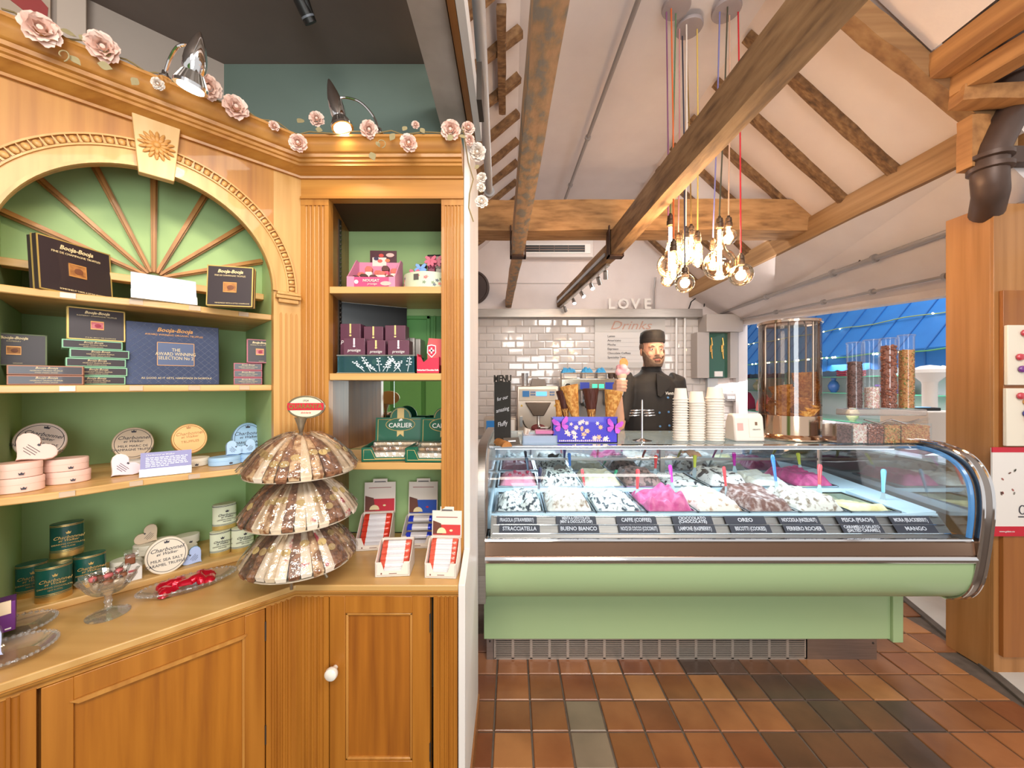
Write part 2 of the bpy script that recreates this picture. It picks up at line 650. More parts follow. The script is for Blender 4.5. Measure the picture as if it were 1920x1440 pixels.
# room behind the cabinet: dark ceiling, teal wall, pale canted wall
struct('ceiling_shop', G().box(-3.2, -.22, -1.6, 1.98, 3.083, 3.13), CEIL_D)
struct('wall_rear_shop', G().box(-1.47, -.22, 1.9, 1.98, 0, 3.1), TEALW)
kw = Vector((-1.425, 1.9, 0))
dv, nv = Vector((-Q, -Q, 0)), Vector((-Q, Q, 0))
g = G().hexa([kw + Vector((0, 0, 0)), kw + dv * 2.6, kw + dv * 2.6 + nv * .08, kw + nv * .08] + [p + Vector((0, 0, 3.1)) for p in (kw, kw + dv * 2.6, kw + dv * 2.6 + nv * .08, kw + nv * .08)])
struct('wall_canted', g, PALEW)
# pale pier at the far left
g = G()
p0 = kw + dv * .455 - nv * .06
g.hexa([p0, p0 + dv * .075, p0 + dv * .075 + nv * .06, p0 + nv * .06] + [p + Vector((0, 0, 3.083)) for p in (p0, p0 + dv * .075, p0 + dv * .075 + nv * .06, p0 + nv * .06)])
struct('trim_3', g, mat('pier_paint', 'd3c2b4', .85))

# white end panel between the cabinet and the serving room
g = G().prism([(1.25, 0), (1.735, 0), (1.735, 2.42), (1.395, 2.42), (1.395, .90), (1.25, .845)], -.175, -.153, 'yz')
struct('wall_partition', g, mat('white_paint', 'e4dcd6', .5, h2='dcd3cc', scale=4), bevel=.002)
struct('trim_4', G().box(-.1535, -.146, 1.25, 1.735, 0, .10), wood('skirting_wood', 'a06a3c', '85532c', 'y'))

# ------------------------------------------------------------------ timbers
def rough_beam(name, a, b, w_, h_, m, label, cat='beam', seg=14, amp=.006, seed=0, group=None, taper=1.0):
    """hewn timber between two axis points with slightly uneven faces"""
    a, b = Vector(a), Vector(b)
    t = (b - a).normalized()
    sd = t.cross(Vector((0, 0, 1)))
    sd.normalize()
    u = sd.cross(t).normalized()
    g = G()
    vs_, fs = [], []
    for i in range(seg + 1):
        c = a.lerp(b, i / seg)
        k = 1 + (taper - 1) * i / seg
        for j, (p, q) in enumerate(((-1, -1), (0, -1.0), (1, -1), (1, 0), (1, 1), (0, 1), (-1, 1), (-1, 0))):
            nz = noise.noise_vector(Vector((i * .45 + seed * 7.3, j * 1.7, seed * 3.1))) * amp
            e = .93 if (p and q) else 1.0
            vs_.append(tuple(c + sd * (p * e * w_ / 2 * k + nz.x) + u * (q * e * h_ / 2 * k + nz.y) - Vector((0, 0, 0))))
    for i in range(seg):
        for j in range(8):
            k = (j + 1) % 8
            fs.append((i * 8 + j, i * 8 + k, (i + 1) * 8 + k, (i + 1) * 8 + j))
    fs.append(tuple(range(8))[::-1])
    fs.append(tuple(seg * 8 + j for j in range(8)))
    org = a
    g.add([tuple(Vector(p) - org) for p in vs_], fs)
    o = g.obj(name, m, loc=org, ang=50)
    return tag(o, label, cat, group)


rough_beam('tie_beam', (-.75, 3.28, 2.895), (2.52, 3.28, 2.895), .25, .27, BEAMX, 'thick brown tie beam running across the serving room', seed=1, amp=.01)
bx0, bx1 = 1.005, .50
# ceiling joist carrying the pendants side, seen from below; continues thinner to the rear wall
pj = thing('ceiling_joist', 'long brown joist with pale underside and steel stirrup above the cone display', 'beam', (1.0, .6, 2.56))


def jx(y):   # centre line of the joist over the counter
    return .912 - .0 * y - .043 * (y - 1.85)


g = G()
o = rough_beam('timber', (jx(.5), .5, 2.66), (jx(3.28), 3.28, 2.66), .10, .20, BEAM, None, None, seed=3)
del_ = o
o.parent = pj
o.location = Vector((jx(.5), .5, 2.66)) - Vector((1.0, .6, 2.56))
o = rough_beam('timber_end', (jx(3.2), 3.2, 2.63), (jx(3.2) - .20, YW - .01, 2.63), .075, .15, BEAM, None, None, seed=4)
o.parent = pj
o.location = Vector((jx(3.2), 3.2, 2.63)) - Vector((1.0, .6, 2.56))
RUST = mat('rusty_iron', '5a4034', .7, .4, h2='3c2a22', scale=12)
G().box(jx(3.2) - .062, jx(3.2) + .062, 3.14, 3.22, 2.545, 2.558).box(jx(3.2) - .062, jx(3.2) - .052, 3.14, 3.22, 2.545, 2.80).box(jx(3.2) + .052, jx(3.2) + .062, 3.14, 3.22, 2.545, 2.80).obj('stirrup', RUST, pj, world=True)
pj2 = thing('ceiling_joist', 'mottled grey joist with iron stirrup nearest the white partition', 'beam', (.14, .6, 2.56))


def jx2(y):
    return .100 - .030 * (y - 1.5)


o = rough_beam('timber', (jx2(.5), .5, 2.66), (jx2(3.28), 3.28, 2.66), .105, .20, BEAMG, None, None, seed=6)
o.parent = pj2
o.location = Vector((jx2(.5), .5, 2.66)) - Vector((.14, .6, 2.56))
o = rough_beam('timber_end', (jx2(3.2), 3.2, 2.62), (jx2(3.2) - .10, YW - .01, 2.62), .085, .14, BEAMG, None, None, seed=8)
o.parent = pj2
o.location = Vector((jx2(3.2), 3.2, 2.62)) - Vector((.14, .6, 2.56))
G().box(jx2(3.2) - .066, jx2(3.2) + .066, 3.14, 3.22, 2.545, 2.558).box(jx2(3.2) - .066, jx2(3.2) - .054, 3.14, 3.22, 2.545, 2.80).box(jx2(3.2) + .054, jx2(3.2) + .066, 3.14, 3.22, 2.545, 2.80).obj('stirrup', RUST, pj2, world=True)

rough_beam('wall_plate', (PLX + .07, 1.96, 2.785), (PLX + .07, YW, 2.785), .15, .19, wood('plate_wood', 'b08a60', '84603e', 'y', k=.6, rough=.75, h3='a07a50', coat=0), 'long wall plate beam at the foot of the right roof slope', seed=11)
# right-hand rafters
ry = [2.467, 2.847, 3.23, 3.61, 3.99, 4.37, 4.75, 5.12]
words_ = ['first', 'second', 'third', 'fourth', 'fifth', 'sixth', 'seventh', 'eighth', 'ninth', 'tenth', 'eleventh', 'twelfth']
ORD = words_ + ['thirteenth', 'fourteenth', 'fifteenth', 'sixteenth', 'seventeenth', 'eighteenth', 'nineteenth', 'twentieth'] + ['twenty-' + w__ for w__ in words_[:9]] + ['thirtieth', 'thirty-first', 'thirty-second', 'thirty-third']
for i, y in enumerate(ry):
    rough_beam('rafter', (XCR + .01, y, ZC - .03), (PLX + .02, y, PLZ - .012), .066, .055, BEAMR,
               'thin rough rafter on the right roof slope, %s from the front' % words_[i], 'rafter', seed=20 + i, amp=.012, group='rafters of the right roof slope', seg=10)
for i, y in enumerate([2.06, 2.43, 2.80, 3.17, 3.53, 3.87, 4.24, 4.62, 5.0]):
    rough_beam('rafter', (XCL - .0, y, ZC - .035), (-.70, y, 3.135), .06, .06, BEAMR,
               'thin rough rafter on the left roof slope, %s from the front' % words_[i], 'rafter', seed=40 + i, amp=.010, group='rafters of the left roof slope', seg=10)
# broad principal rafter meeting the pendant joist, upper right
rough_beam('principal_rafter', (1.16, 1.985, 3.90), (PLX + .05, 1.985, 2.825), .085, .11, wood('principal_wood', 'a07a50', '6f4c2e', 'x', k=.5, rough=.8, h3='8c6640', coat=0), 'broad adze-marked principal rafter above the oak post', seed=60, amp=.010, seg=24)
rough_beam('strut', (-.06, 2.15, 3.60), (-.075, 2.95, 3.60), .055, .07, BEAMR, 'short upright-looking strut fixed along the left roof slope', seed=61)
# timbers above the oak post, upper right corner
rough_beam('brace_timber', (2.17, 1.95, 3.11), (2.23, 1.0, 3.13), .12, .13, OAKT, 'upper orange oak timber running to the top right corner', seed=63)
rough_beam('brace_timber', (2.26, 1.95, 3.00), (2.38, 1.0, 3.00), .10, .10, OAKT, 'lower orange oak timber running to the right photo edge', seed=64)
rough_beam('oak_block', (2.22, 1.92, 2.93), (2.50, 1.86, 2.90), .09, .08, OAKT, 'short oak block wedged under the orange timbers', seed=67, seg=5)
rough_beam('oak_stud', (2.365, 1.97, 2.60), (2.366, 1.97, 2.86), .075, .10, OAKT, 'short upright oak stud left of the swan-necked pipe', seed=65, seg=5)
rough_beam('oak_stud', (2.74, 2.02, 2.44), (2.741, 2.02, 3.4), .20, .07, OAKT, 'wide upright oak board behind the swan-necked pipe', seed=66)

# painted beam over the cabinet end
rough_beam('painted_beam', (-.275, -.6, 2.80), (-.275, 1.9, 2.80), .13, .17, GREY_BEAM, 'grey painted beam over the right end of the pine cabinet', seed=70)
g = G()
g.box(-.205, -.18, -.6, 1.9, 2.70, 2.86)
o = g.obj('batten', wood('batten_wood', 'a5703c', '7f512a', 'y'), loc=(0, 0, 0))
tag(o, 'thin brown batten along the grey painted beam', 'batten')
g = G().box(-.178, -.150, -.6, 1.9, 2.70, 2.80)
o = g.obj('white_batten', WHITE)
tag(o, 'white painted strip beside the brown batten above the partition', 'batten')
tag(G().box(-.150, -.128, 1.62, 1.76, 2.70, 2.86).obj('wall_bracket', DSTEEL), 'small dark bracket at the end of the white strip', 'bracket')

# pipes and conduits
GREYP = mat('grey_pipe', 'aeb0b6', .45, .2)
CON = mat('conduit', '9c9694', .45, .3)


def pipe(name, pts, r, m, label, clips=(), cr=1.6):
    t = thing(name, label, 'pipe', pts[0])
    G().tube(pts, r, 12).obj('pipe_run', m, t, world=True)
    a, b = Vector(pts[0]), Vector(pts[-1])
    d = (b - a).normalized()
    for k in clips:
        p = a.lerp(b, k)
        G().tube([p - d * .012, p + d * .012], r * cr, 12).obj('clip', m, t, world=True)
    return t


pipe('pipe', [(-.128, 1.35, 3.03), (-.184, 3.13, 3.04)], .027, GREYP, 'thick pale grey pipe running back beside the white partition', (.97,))
pipe('conduit', [(.74, 1.6, 3.68), (.62, 4.9, 3.70)], .016, CON, 'thin grey conduit under the flat white ceiling', (.55, .8))
for k in (.55, .8):
    pass
pipe('conduit', [(2.69, 1.9, 2.44), (2.86, YW - .05, 2.47)], .020, CON, 'upper grey conduit along the lean-to slope above the hatch', (.3, .42, .7))
pipe('conduit', [(2.88, 2.2, 2.20), (3.02, YW - .05, 2.36)], .011, CON, 'lower thin conduit just above the serving hatch', (.12, .3, .47, .7), 2.2)
for k, yy in enumerate((3.05, 3.32)):
    p = Vector((2.69 + .17 * (yy - 1.9) / 3.3, yy, 2.46))
    t = thing('beam_clamp', ['longer', 'shorter'][k] + ' rusty hanger on the upper conduit', 'clamp', p)
    G().tube([p, p + Vector((.05, .0, .075))], .006, 8).obj('rod', RUST, t, world=True)
    G().tube([p + Vector((.045, 0, .07)), p + Vector((.055, 0, .08))], .022, 10).obj('plate', RUST, t, world=True)
# cast-iron rainwater pipe
IRON = mat('cast_iron', '5b463c', .45, .3, h2='4a382f', scale=5)
rp = thing('rainwater_pipe', 'dark brown cast iron downpipe with a swan neck above the oak post', 'pipe', (2.45, 1.93, 2.43))
g = G()
pts = [(2.546, 1.93, 3.7), (2.546, 1.93, 3.04), (2.53, 1.93, 2.90), (2.46, 1.93, 2.77), (2.415, 1.93, 2.68), (2.398, 1.93, 2.60), (2.40, 1.93, 2.53), (2.43, 1.95, 2.47), (2.52, 2.04, 2.41)]
sm = []
for i in range(len(pts) - 1):
    for k in range(4):
        sm.append(Vector(pts[i]).lerp(Vector(pts[i + 1]), k / 4))
sm.append(Vector(pts[-1]))
g.tube(sm, .066, 18).obj('pipe_run', IRON, rp, world=True)
for z in (3.10, 3.05):
    G().lathe([(.066, -.018), (.080, -.012), (.080, .012), (.066, .018)], 18, (2.546, 1.93, z)).obj('collar', IRON, rp, world=True)
for z in (2.635, 2.58):
    G().lathe([(.066, -.016), (.082, -.010), (.082, .010), (.066, .016)], 18, (2.402, 1.93, z)).obj('collar', IRON, rp, world=True)
G().box(2.44, 2.75, 1.90, 1.95, 2.60, 2.68).obj('pipe_bracket', IRON, rp, world=True)

# boxed oak post
post = thing('oak_post', 'boxed orange oak post on the right beside the counter end', 'post', (2.62, 2.1, 0))
G().box(2.49, 2.51, 2.0, 2.205, .0, 2.434).obj('side_board', OAK, post, world=True, bevel=.002)
G().box(2.49, 2.95, 1.985, 2.0, .0, 2.434).obj('front_board', OAK, post, world=True, bevel=.002)
G().box(2.51, 2.95, 2.0, 2.2, .0, 2.42).obj('core', OAK, post, world=True)
G().box(2.515, 2.97, 1.965, 1.985, .1, 1.98).obj('cover_board', wood('oak_cover', 'a8692f', '8d5222', 'z', k=.5), post, world=True, bevel=.002)
# ================================================================== PINE CABINET
TL = Matrix.Translation((CX, CY, 0)) @ Matrix.Rotation(R(45), 4, 'Z')
ZW = .845


def fluted(g, x0, x1, yf, yb, z0, z1, n, m=0):
    pts = [(x0, yf)]
    wd = (x1 - x0)
    mrg = wd * .13
    p = (wd - 2 * mrg) / n
    for i in range(n):
        c = x0 + mrg + p * (i + .5)
        r_ = p * .36
        for k in range(7):
            a = PI - PI * k / 6
            pts.append((c + r_ * math.cos(a), yf + r_ * .8 * math.sin(a)))
    pts += [(x1, yf), (x1, yb), (x0, yb)]
    g.prism(pts, z0, z1, 'xy', m)
    return g


# ---- canted alcove unit
UC, RA, ZS = -.388, .300, 1.826
U0, U1 = UC - RA, UC + RA
al = thing('alcove_cabinet', 'canted pine alcove cabinet with sunburst arch and green interior', 'cabinet', L(UC, .2, ZW), 45)
o = G(TL).box(U1 + .0, -.0005, 0, .03, ZW + .002, 2.27).obj('stile', PINE_L, al, world=True)
G(TL).box(-1.25, U0, 0, .03, ZW + .002, 2.27).obj('stile', PINE_L, al, world=True)
# spandrel board over the arch
g = G(TL)
n = 40
ap = [(UC - RA * math.cos(PI * i / n), ZS + RA * math.sin(PI * i / n)) for i in range(n + 1)]
for i in range(n):
    (a, za), (b, zb) = ap[i], ap[i + 1]
    g.add([(a, 0, za), (b, 0, zb), (b, 0, 2.27), (a, 0, 2.27), (a, .03, za), (b, .03, zb), (b, .03, 2.27), (a, .03, 2.27)], [(0, 1, 2, 3), (7, 6, 5, 4), (0, 4, 5, 1)])
g.obj('spandrel', PINE, al, world=True)
# smooth light band and raised fillets round the arch


def ring(g, r0, r1, y0, y1, a0=0, a1=PI, n=48, m=0):
    vs_, fs = [], []
    for i in range(n + 1):
        a = a0 + (a1 - a0) * i / n
        c, s_ = -math.cos(a), math.sin(a)
        vs_ += [(UC + r0 * c, y0, ZS + r0 * s_), (UC + r1 * c, y0, ZS + r1 * s_), (UC + r1 * c, y1, ZS + r1 * s_), (UC + r0 * c, y1, ZS + r0 * s_)]
    for i in range(n):
        for j in range(4):
            k = (j + 1) % 4
            fs.append((i * 4 + j, i * 4 + k, (i + 1) * 4 + k, (i + 1) * 4 + j))
    fs += [(0, 1, 2, 3), tuple(n * 4 + j for j in range(4))]
    return g.add(vs_, fs, m)


ring(G(TL), RA, RA + .040, -.007, .002).obj('arch_band', PINE_L, al, world=True)
g = ring(G(TL), RA - .004, RA + .004, -.010, .002)
ring(g, RA + .040, RA + .0445, -.012, .002)
ring(g, RA + .0655, RA + .070, -.012, .002)
g.obj('arch_fillet', PINE_L, al, world=True)
ring(G(TL), RA + .0445, RA + .0655, -.004, .002).obj('moulding_bed', PINE, al, world=True)
eg = G().ball((0, 0, 0), (.0085, .007, .0098), 10).mesh('carved_egg', PINE_L)
dg_ = G().prism([(-.003, -.010), (.003, -.010), (.0012, .010), (-.0012, .010)], -.006, .002, 'xz').mesh('carved_dart', PINE_L)
MLA = TL
for i in range(47):
    a = PI * (i + .5) / 47
    if abs(a - PI / 2) < .115:
        continue
    for me, da, nm in ((eg, 0, 'carved_egg'), (dg_, PI / 94, 'carved_dart')):
        o = bpy.data.objects.new(nm, me)
        COL.objects.link(o)
        aa = a + da
        Tm = XF[al.name].inverted() @ TL @ Matrix.Translation((UC - (RA + .055) * math.cos(aa), -.006, ZS + (RA + .055) * math.sin(aa))) @ Matrix.Rotation(aa - PI / 2, 4, 'Y')
        o.parent = al
        o.matrix_local = Tm
# keystone with carved flower
kz0, kz1 = 2.098, 2.262
ks = G(TL).prism([(UC - .038, kz0), (UC + .038, kz0), (UC + .052, kz1), (UC - .052, kz1)], -.026, .0, 'xz').obj('keystone', mat('keystone_wood', 'dcb884', .5, h2='d2a970', scale=4, stretch=(10, 10, 1)), al, world=True, bevel=.002)
g = G(TL)
CARV = mat('carved_wood', 'c08a48', .5)
for rr, nn, yy in ((.040, 16, -.029), (.027, 12, -.033)):
    for i in range(nn):
        a = 2 * PI * i / nn + rr * 20
        T0 = g.T
        g.T = TL @ Matrix.Translation((UC, yy, 2.186)) @ Matrix.Rotation(a, 4, 'Y')
        g.ball((0, 0, rr * .62), (.0052, .004, rr * .42), 8)
        g.T = T0
g.ball((UC, -.034, 2.186), (.010, .006, .010), 10)
fo = g.obj('carved_flower', CARV, al, world=True)
# capital and fluted strips of the right stile
G(TL).box(U1 + .004, -.006, -.022, 0, 1.800, 1.812).box(U1 + .012, -.012, -.015, 0, 1.786, 1.800).box(U1 + .006, -.008, -.026, 0, 1.812, 1.822).obj('capital', PINE_L, al, world=True, bevel=.002)
g = G(TL)
for i in range(4):
    c = U1 + .022 + .0165 * i
    pts = [(c - .0035, ZW + .03), (c + .0035, ZW + .03)] + [(c + .0035 * math.cos(t), 1.745 + .008 * math.sin(t)) for t in (0, .8, 1.57, 2.34, 3.14)]
    g.prism(pts, -.0022, .001, 'xz')
g.obj('reeding', CARV, al, world=True)
# interior
DB = .45
G(TL).box(U0 - .05, U1 + .05, DB, DB + .015, ZW, 2.3).obj('back_panel', GREEN, al, world=True)
G(TL).box(U1, U1 + .012, .03, DB, ZW, 2.3).obj('side_panel', GREEN, al, world=True)
G(TL).box(U0 - .012, U0, .03, DB, ZW, 2.3).obj('side_panel', GREEN, al, world=True)
G(TL).box(-1.25, .0, .0, DB + .03, 2.285, 2.30).obj('top_board', PINE_D, al, world=True)
# sunburst panel set forward of the back, its ribs meeting on the spring line
RIBW = wood('rib_wood', 'c98f4c', 'a06c34', 'z', k=.6)
ZF, FB = 1.838, .165
G(TL).box(U0, U1, FB, FB + .012, ZF, 2.285).obj('sunburst_panel', GREEN, al, world=True)
for i in range(1, 8):
    a = PI * i / 8
    d = Vector((-math.cos(a), 0, math.sin(a)))
    s_ = Vector((d.z, 0, -d.x))
    g = G(TL)
    c = Vector((UC, FB - .013, ZF))
    A, B = c + d * .02, c + d * (.44 if 2 < i < 6 else .33 if i in (2, 6) else .322)
    if i in (2, 6):
        B = c + d * .41
    for wd, y0, y1 in ((.010, -.0, .013), (.0045, -.010, 0)):
        q = [A - s_ * wd * .6, A + s_ * wd * .6, B + s_ * wd, B - s_ * wd]
        g.hexa([p + Vector((0, y0, 0)) for p in q] + [p + Vector((0, y1, 0)) for p in q])
    g.obj('sunburst_rib', RIBW, al, world=True)
G(TL).box(U0, U1, FB - .030, FB + .012, ZF - .024, ZF - .002).obj('sunburst_rail', PINE_LX, al, world=True, bevel=.002)


def shelf_pts(v0, amp, ph):
    pts = []
    n_ = 40
    for i in range(n_ + 1):
        u = U0 + (U1 - U0) * i / n_
        pts.append((u, v0 + amp * math.cos((u - UC) / (U1 - U0) * 2 * PI * 1.5 + ph)))
    return pts + [(U1, DB - .001), (U0, DB - .001)]


SHA, SHB, SHC = 1.745, 1.497, 1.220
for z, v0, amp, ph in ((SHA, .020, .010, 2.6), (SHB, .022, .004, 0), (SHC, .022, .014, 0)):
    G(TL).prism(shelf_pts(v0, amp, ph), z - .020, z, 'xy').obj('shelf', PINE_LX, al, world=True, bevel=.003)
    for u in (-.56, -.43, -.30, -.17):
        vv = v0 + amp * math.cos((u - UC) / (U1 - U0) * 3 * PI + ph) - .0025
        G(TL).box(u - .014, u + .014, vv - .001, vv + .004, z - .016, z - .002).obj('price_holder', glass('ticket_clip', 'fff4e0', .3, .2, .35, 'fff0d8'), al, world=True)
G(TL).box(-1.2, U1, .185, DB, ZW, ZW + .022).obj('ledge', PINE_LX, al, world=True, bevel=.003)
ZL = ZW + .022

# ---- frontal shelf bay
XL, XRR = -.667, -.257
YB = 1.70
ba = thing('shelf_bay', 'straight pine shelf bay with fluted pilasters, green back and mirror', 'cabinet', (-.47, 1.5, ZW))
fluted(G(), -.768, XL, 1.397, 1.43, ZW + .002, 2.15, 5).obj('pilaster', PINE, ba, world=True)
fluted(G(), XRR, -.176, 1.397, 1.43, ZW + .002, 2.15, 5).obj('pilaster', PINE, ba, world=True)
G().box(-.768, XL, 1.396, 1.43, 2.15, 2.172).obj('pilaster_cap', PINE, ba, world=True)
G().box(XRR, -.176, 1.396, 1.43, 2.15, 2.172).obj('pilaster_cap', PINE, ba, world=True)
G().box(-.768, -.176, 1.398, 1.43, 2.172, 2.27).obj('frieze', PINE_X, ba, world=True)
G().box(-.768, -.176, 1.390, 1.40, 2.172, 2.180).obj('frieze_fillet', PINE_X, ba, world=True)
SIDEW = wood('side_wood', 'a4682a', '7f4c1a', 'z')
G().prism([(XL, 1.43), (-.722, YB), (-.735, YB), (-.70, 1.43)], ZW, 2.3).obj('side_panel', SIDEW, ba, world=True)
G().box(-.190, -.1765, 1.43, YB, ZW, 2.3).obj('side_panel', SIDEW, ba, world=True)
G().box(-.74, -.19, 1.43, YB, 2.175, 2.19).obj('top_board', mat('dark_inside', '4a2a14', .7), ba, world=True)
G().box(-.735, -.19, YB, YB + .012, ZW, 2.19).obj('back_panel', GREEN, ba, world=True)
G().box(-.735, -.52, YB - .006, YB, 1.215, 1.52).box(-.53, -.19, YB - .005, YB, 1.215, 1.52).obj('mirror', mat('mirror', 'd8e0dc', .02, 1.0), ba, world=True)
GREEN_D = mat('panel_green', '5c9a4f', .5)
g = G()
g.box(-.60, -.19, YB - .004, YB, 1.545, 1.80)  # green boards stand in for a door's reflection in the bay back
for (a, b, c, d) in ((-.56, -.36, 1.785, 1.80), (-.375, -.36, 1.545, 1.80), (-.345, -.335, 1.545, 1.80)):
    g.box(a, b, YB - .014, YB - .003, c, d)
g.obj('door_reflection', GREEN_D, ba, world=True, bevel=.002)
S1, S2, S3 = 1.856, 1.539, 1.212
for z in (S1, S2, S3):
    G().prism([(XL, 1.402), (XRR, 1.402), (XRR, 1.431), (-.19, 1.431), (-.19, YB - .006), (-.72, YB - .006), (-.673, 1.431), (XL, 1.431)], z - .025, z, 'xy').obj('shelf', PINE_LX, ba, world=True, bevel=.002)
g = G()
for k in range(30):
    g.box(-.680, -.676, 1.52, 1.526, 1.60 + .018 * k, 1.606 + .018 * k)
g.box(-.684, -.680, 1.512, 1.532, 1.58, 2.15)
g.obj('shelf_strip', DSTEEL, ba, world=True)

# ---- cornice along both units
prof = [(0, 2.245), (.010, 2.245), (.012, 2.252), (.026, 2.258), (.034, 2.266), (.046, 2.270), (.046, 2.278), (.052, 2.281), (.052, 2.290), (.060, 2.293), (.062, 2.303),
        (.068, 2.305), (.070, 2.309), (.078, 2.318), (.082, 2.328), (.090, 2.340), (.094, 2.342), (.094, 2.350), (0, 2.350)]
t8 = math.tan(R(22.5))
cor = thing('cornice', 'moulded pine cornice along the top of the canted and straight cabinets', 'cornice', (CX, CY, 2.245))
G().sweep(prof, [lambda o, z: Vector((-.176, CY - o, z)), lambda o, z: Vector((CX + o * t8, CY - o, z)), lambda o, z: L(-1.25, -o, z)]).obj('cornice_run', PINE_X, cor, world=True, ang=50)
G().prism([(-.176, CY), (CX, CY), (L(-1.25, 0, 0).x, L(-1.25, 0, 0).y), (L(-1.25, .3, 0).x, L(-1.25, .3, 0).y), (CX - .12, CY + .3), (-.176, CY + .3)], 2.32, 2.348, 'xy').obj('dust_board', PINE_D, cor, world=True)

# ---- worktop
OW = .15
wt = thing('worktop', 'continuous wooden worktop with moulded edge on the pine base cabinets', 'worktop', (CX, CY, ZW - .03))
pl = [(-.176, CY - OW), (CX + OW * t8, CY - OW)] + [tuple(L(-1.2, -OW, 0)[:2]), tuple(L(-1.2, .44, 0)[:2]), tuple(L(U1 - .02, .44, 0)[:2]), (-.76, 1.69), (-.176, 1.69)]
G().prism(pl, ZW - .020, ZW, 'xy').obj('top_board', WORKTOP, wt, world=True, bevel=.003)
prof = [(o_ + .083, z_) for o_, z_ in [(.0, ZW - .048), (.050, ZW - .048), (.050, ZW - .040), (.056, ZW - .037), (.062, ZW - .030), (.062, ZW - .026), (.068, ZW - .022), (.068, ZW - .019), (0, ZW - .019)]]
G().sweep(prof, [lambda o, z: Vector((-.176, CY - o, z)), lambda o, z: Vector((CX + o * t8, CY - o, z)), lambda o, z: L(-1.2, -o, z)]).obj('edge_moulding', PINE_X, wt, world=True, ang=50)

# ---- base cabinets
OB = .135
yf = CY - OB
bs = thing('base_cabinet', 'pine base cabinet with one panelled door and white knob, facing the camera', 'cabinet', (-.46, 1.5, 0))
cxb = CX + OB * t8


def bx_(px):
    return (px - 960) / F * yf


def bz_(py):
    return CAM_H - (py - 720) / F * yf


xa_, xb_, xc_, xd_ = bx_(618), bx_(806), bx_(647), bx_(773)
zt_, zp1, zp0 = bz_(1118), bz_(1150), bz_(1427)
fluted(G(), cxb, xa_ - .003, yf, yf + .05, .08, ZW - .045, 4).obj('pilaster', PINE_D, bs, world=True)
fluted(G(), xb_ + .012, -.180, yf, yf + .05, .08, ZW - .045, 4).obj('pilaster', PINE_D, bs, world=True)
G().box(xa_, xb_, yf + .022, yf + .035, 0, ZW - .05).box(xa_, xb_ + .012, yf + .003, yf + .04, zt_ + .003, ZW - .045).box(cxb, -.18, yf + .004, yf + .04, 0, .08).box(-.195, -.18, yf + .03, 1.69, 0, ZW - .05).obj('carcass', PINE_D, bs, world=True)
dr = G().box(xa_, xc_, yf, yf + .02, .10, zt_).box(xd_, xb_, yf, yf + .02, .10, zt_).box(xc_, xd_, yf, yf + .02, zp1, zt_).box(xc_, xd_, yf, yf + .02, .10, zp0).obj('door', PINE_D, bs, world=True, bevel=.0015)


def sub(parent, g, name, m, **k):
    """mesh given in world coordinates, attached as a sub-part of a part mesh"""
    root = parent.parent
    inv = XF[root.name].inverted()
    g.v = [tuple(inv @ Vector(p)) for p in g.v]
    o = g.obj(name, m, parent, **k)
    return o


PANELW = wood('panel_wood', 'b06a1e', '8a4c12', 'z', h3='a05e18', k=1.1)
sub(dr, G().box(xc_, xd_, yf + .009, yf + .018, zp0, zp1), 'door_panel', PANELW)
g = G()
for (a, b, c, d) in ((xc_, xc_ + .009, zp0, zp1), (xd_ - .009, xd_, zp0, zp1), (xc_, xd_, zp0, zp0 + .009), (xc_, xd_, zp1 - .009, zp1)):
    g.box(a, b, yf + .002, yf + .012, c, d)
sub(dr, g, 'panel_moulding', PINE, bevel=.003)
g = G()
g.T = Matrix.Translation((bx_(629), yf, bz_(1251))) @ Matrix.Rotation(R(90), 4, 'X')
g.lathe([(.008, 0), (.008, .012), (.012, .016), (.019, .022), (.021, .030), (.019, .037), (.012, .042), (0, .043)], 20)
sub(dr, g, 'knob', mat('porcelain', 'ece6da', .15, coat=.6), bevel=0)
g = G()
for z in (bz_(1168), bz_(1410)):
    g.box(xb_ - .001, xb_ + .003, yf - .002, yf + .004, z - .03, z + .03)
sub(dr, g, 'hinge', DSTEEL)

bl = thing('base_cabinet', 'pine base cabinet with wide framed door on the canted side', 'cabinet', L(-.5, .2, 0), 45)
ub = -OB * t8
u1, _y1 = Lpx(499, -OB)
zdt = CAM_H - (1141 - 720) / F * _y1
u2, _ = Lpx(73, -OB)
fluted(G(TL), u1, ub, -OB, 0, .08, ZW - .045, 4).obj('pilaster', PINE_D, bl, world=True)
fluted(G(TL), u2 - .16, u2 - .004, -OB, 0, .08, ZW - .045, 6).obj('pilaster', PINE_D, bl, world=True)
G(TL).box(u2 - .2, ub - .02, -OB + .03, 0, 0, ZW - .05).box(u2, u1, -OB + .003, 0, zdt + .004, ZW - .045).box(u2 - .2, ub, -OB + .004, 0, 0, .08).obj('carcass', PINE_D, bl, world=True)
ua, _ya = Lpx(459, -OB)
zpt = CAM_H - (1189 - 720) / F * _ya
ud, _ = Lpx(138, -OB)
d2 = G(TL).box(u2 + .003, ud, -OB, -OB + .02, .09, zdt).box(ua, u1 - .003, -OB, -OB + .02, .09, zdt).box(ud, ua, -OB, -OB + .02, zpt, zdt).box(ud, ua, -OB, -OB + .02, .09, .16).obj('door', PINE_D, bl, world=True, bevel=.0015)
sub(d2, G(TL).box(ud, ua, -OB + .009, -OB + .018, .16, zpt), 'door_panel', wood('panel_wood_b', 'b4701f', '905214', 'z', h3='a66418', k=1.1))
g = G(TL)
g.prism([(ud - .006, zpt), (ua + .004, zpt), (ua + .004, zpt - .005), (ua - .006, zpt - .011), (ud + .008, zpt - .011)], -OB - .004, -OB + .010, 'xz').box(ua - .006, ua, -OB + .002, -OB + .01, .16, zpt)
sub(d2, g, 'panel_moulding', PINE)
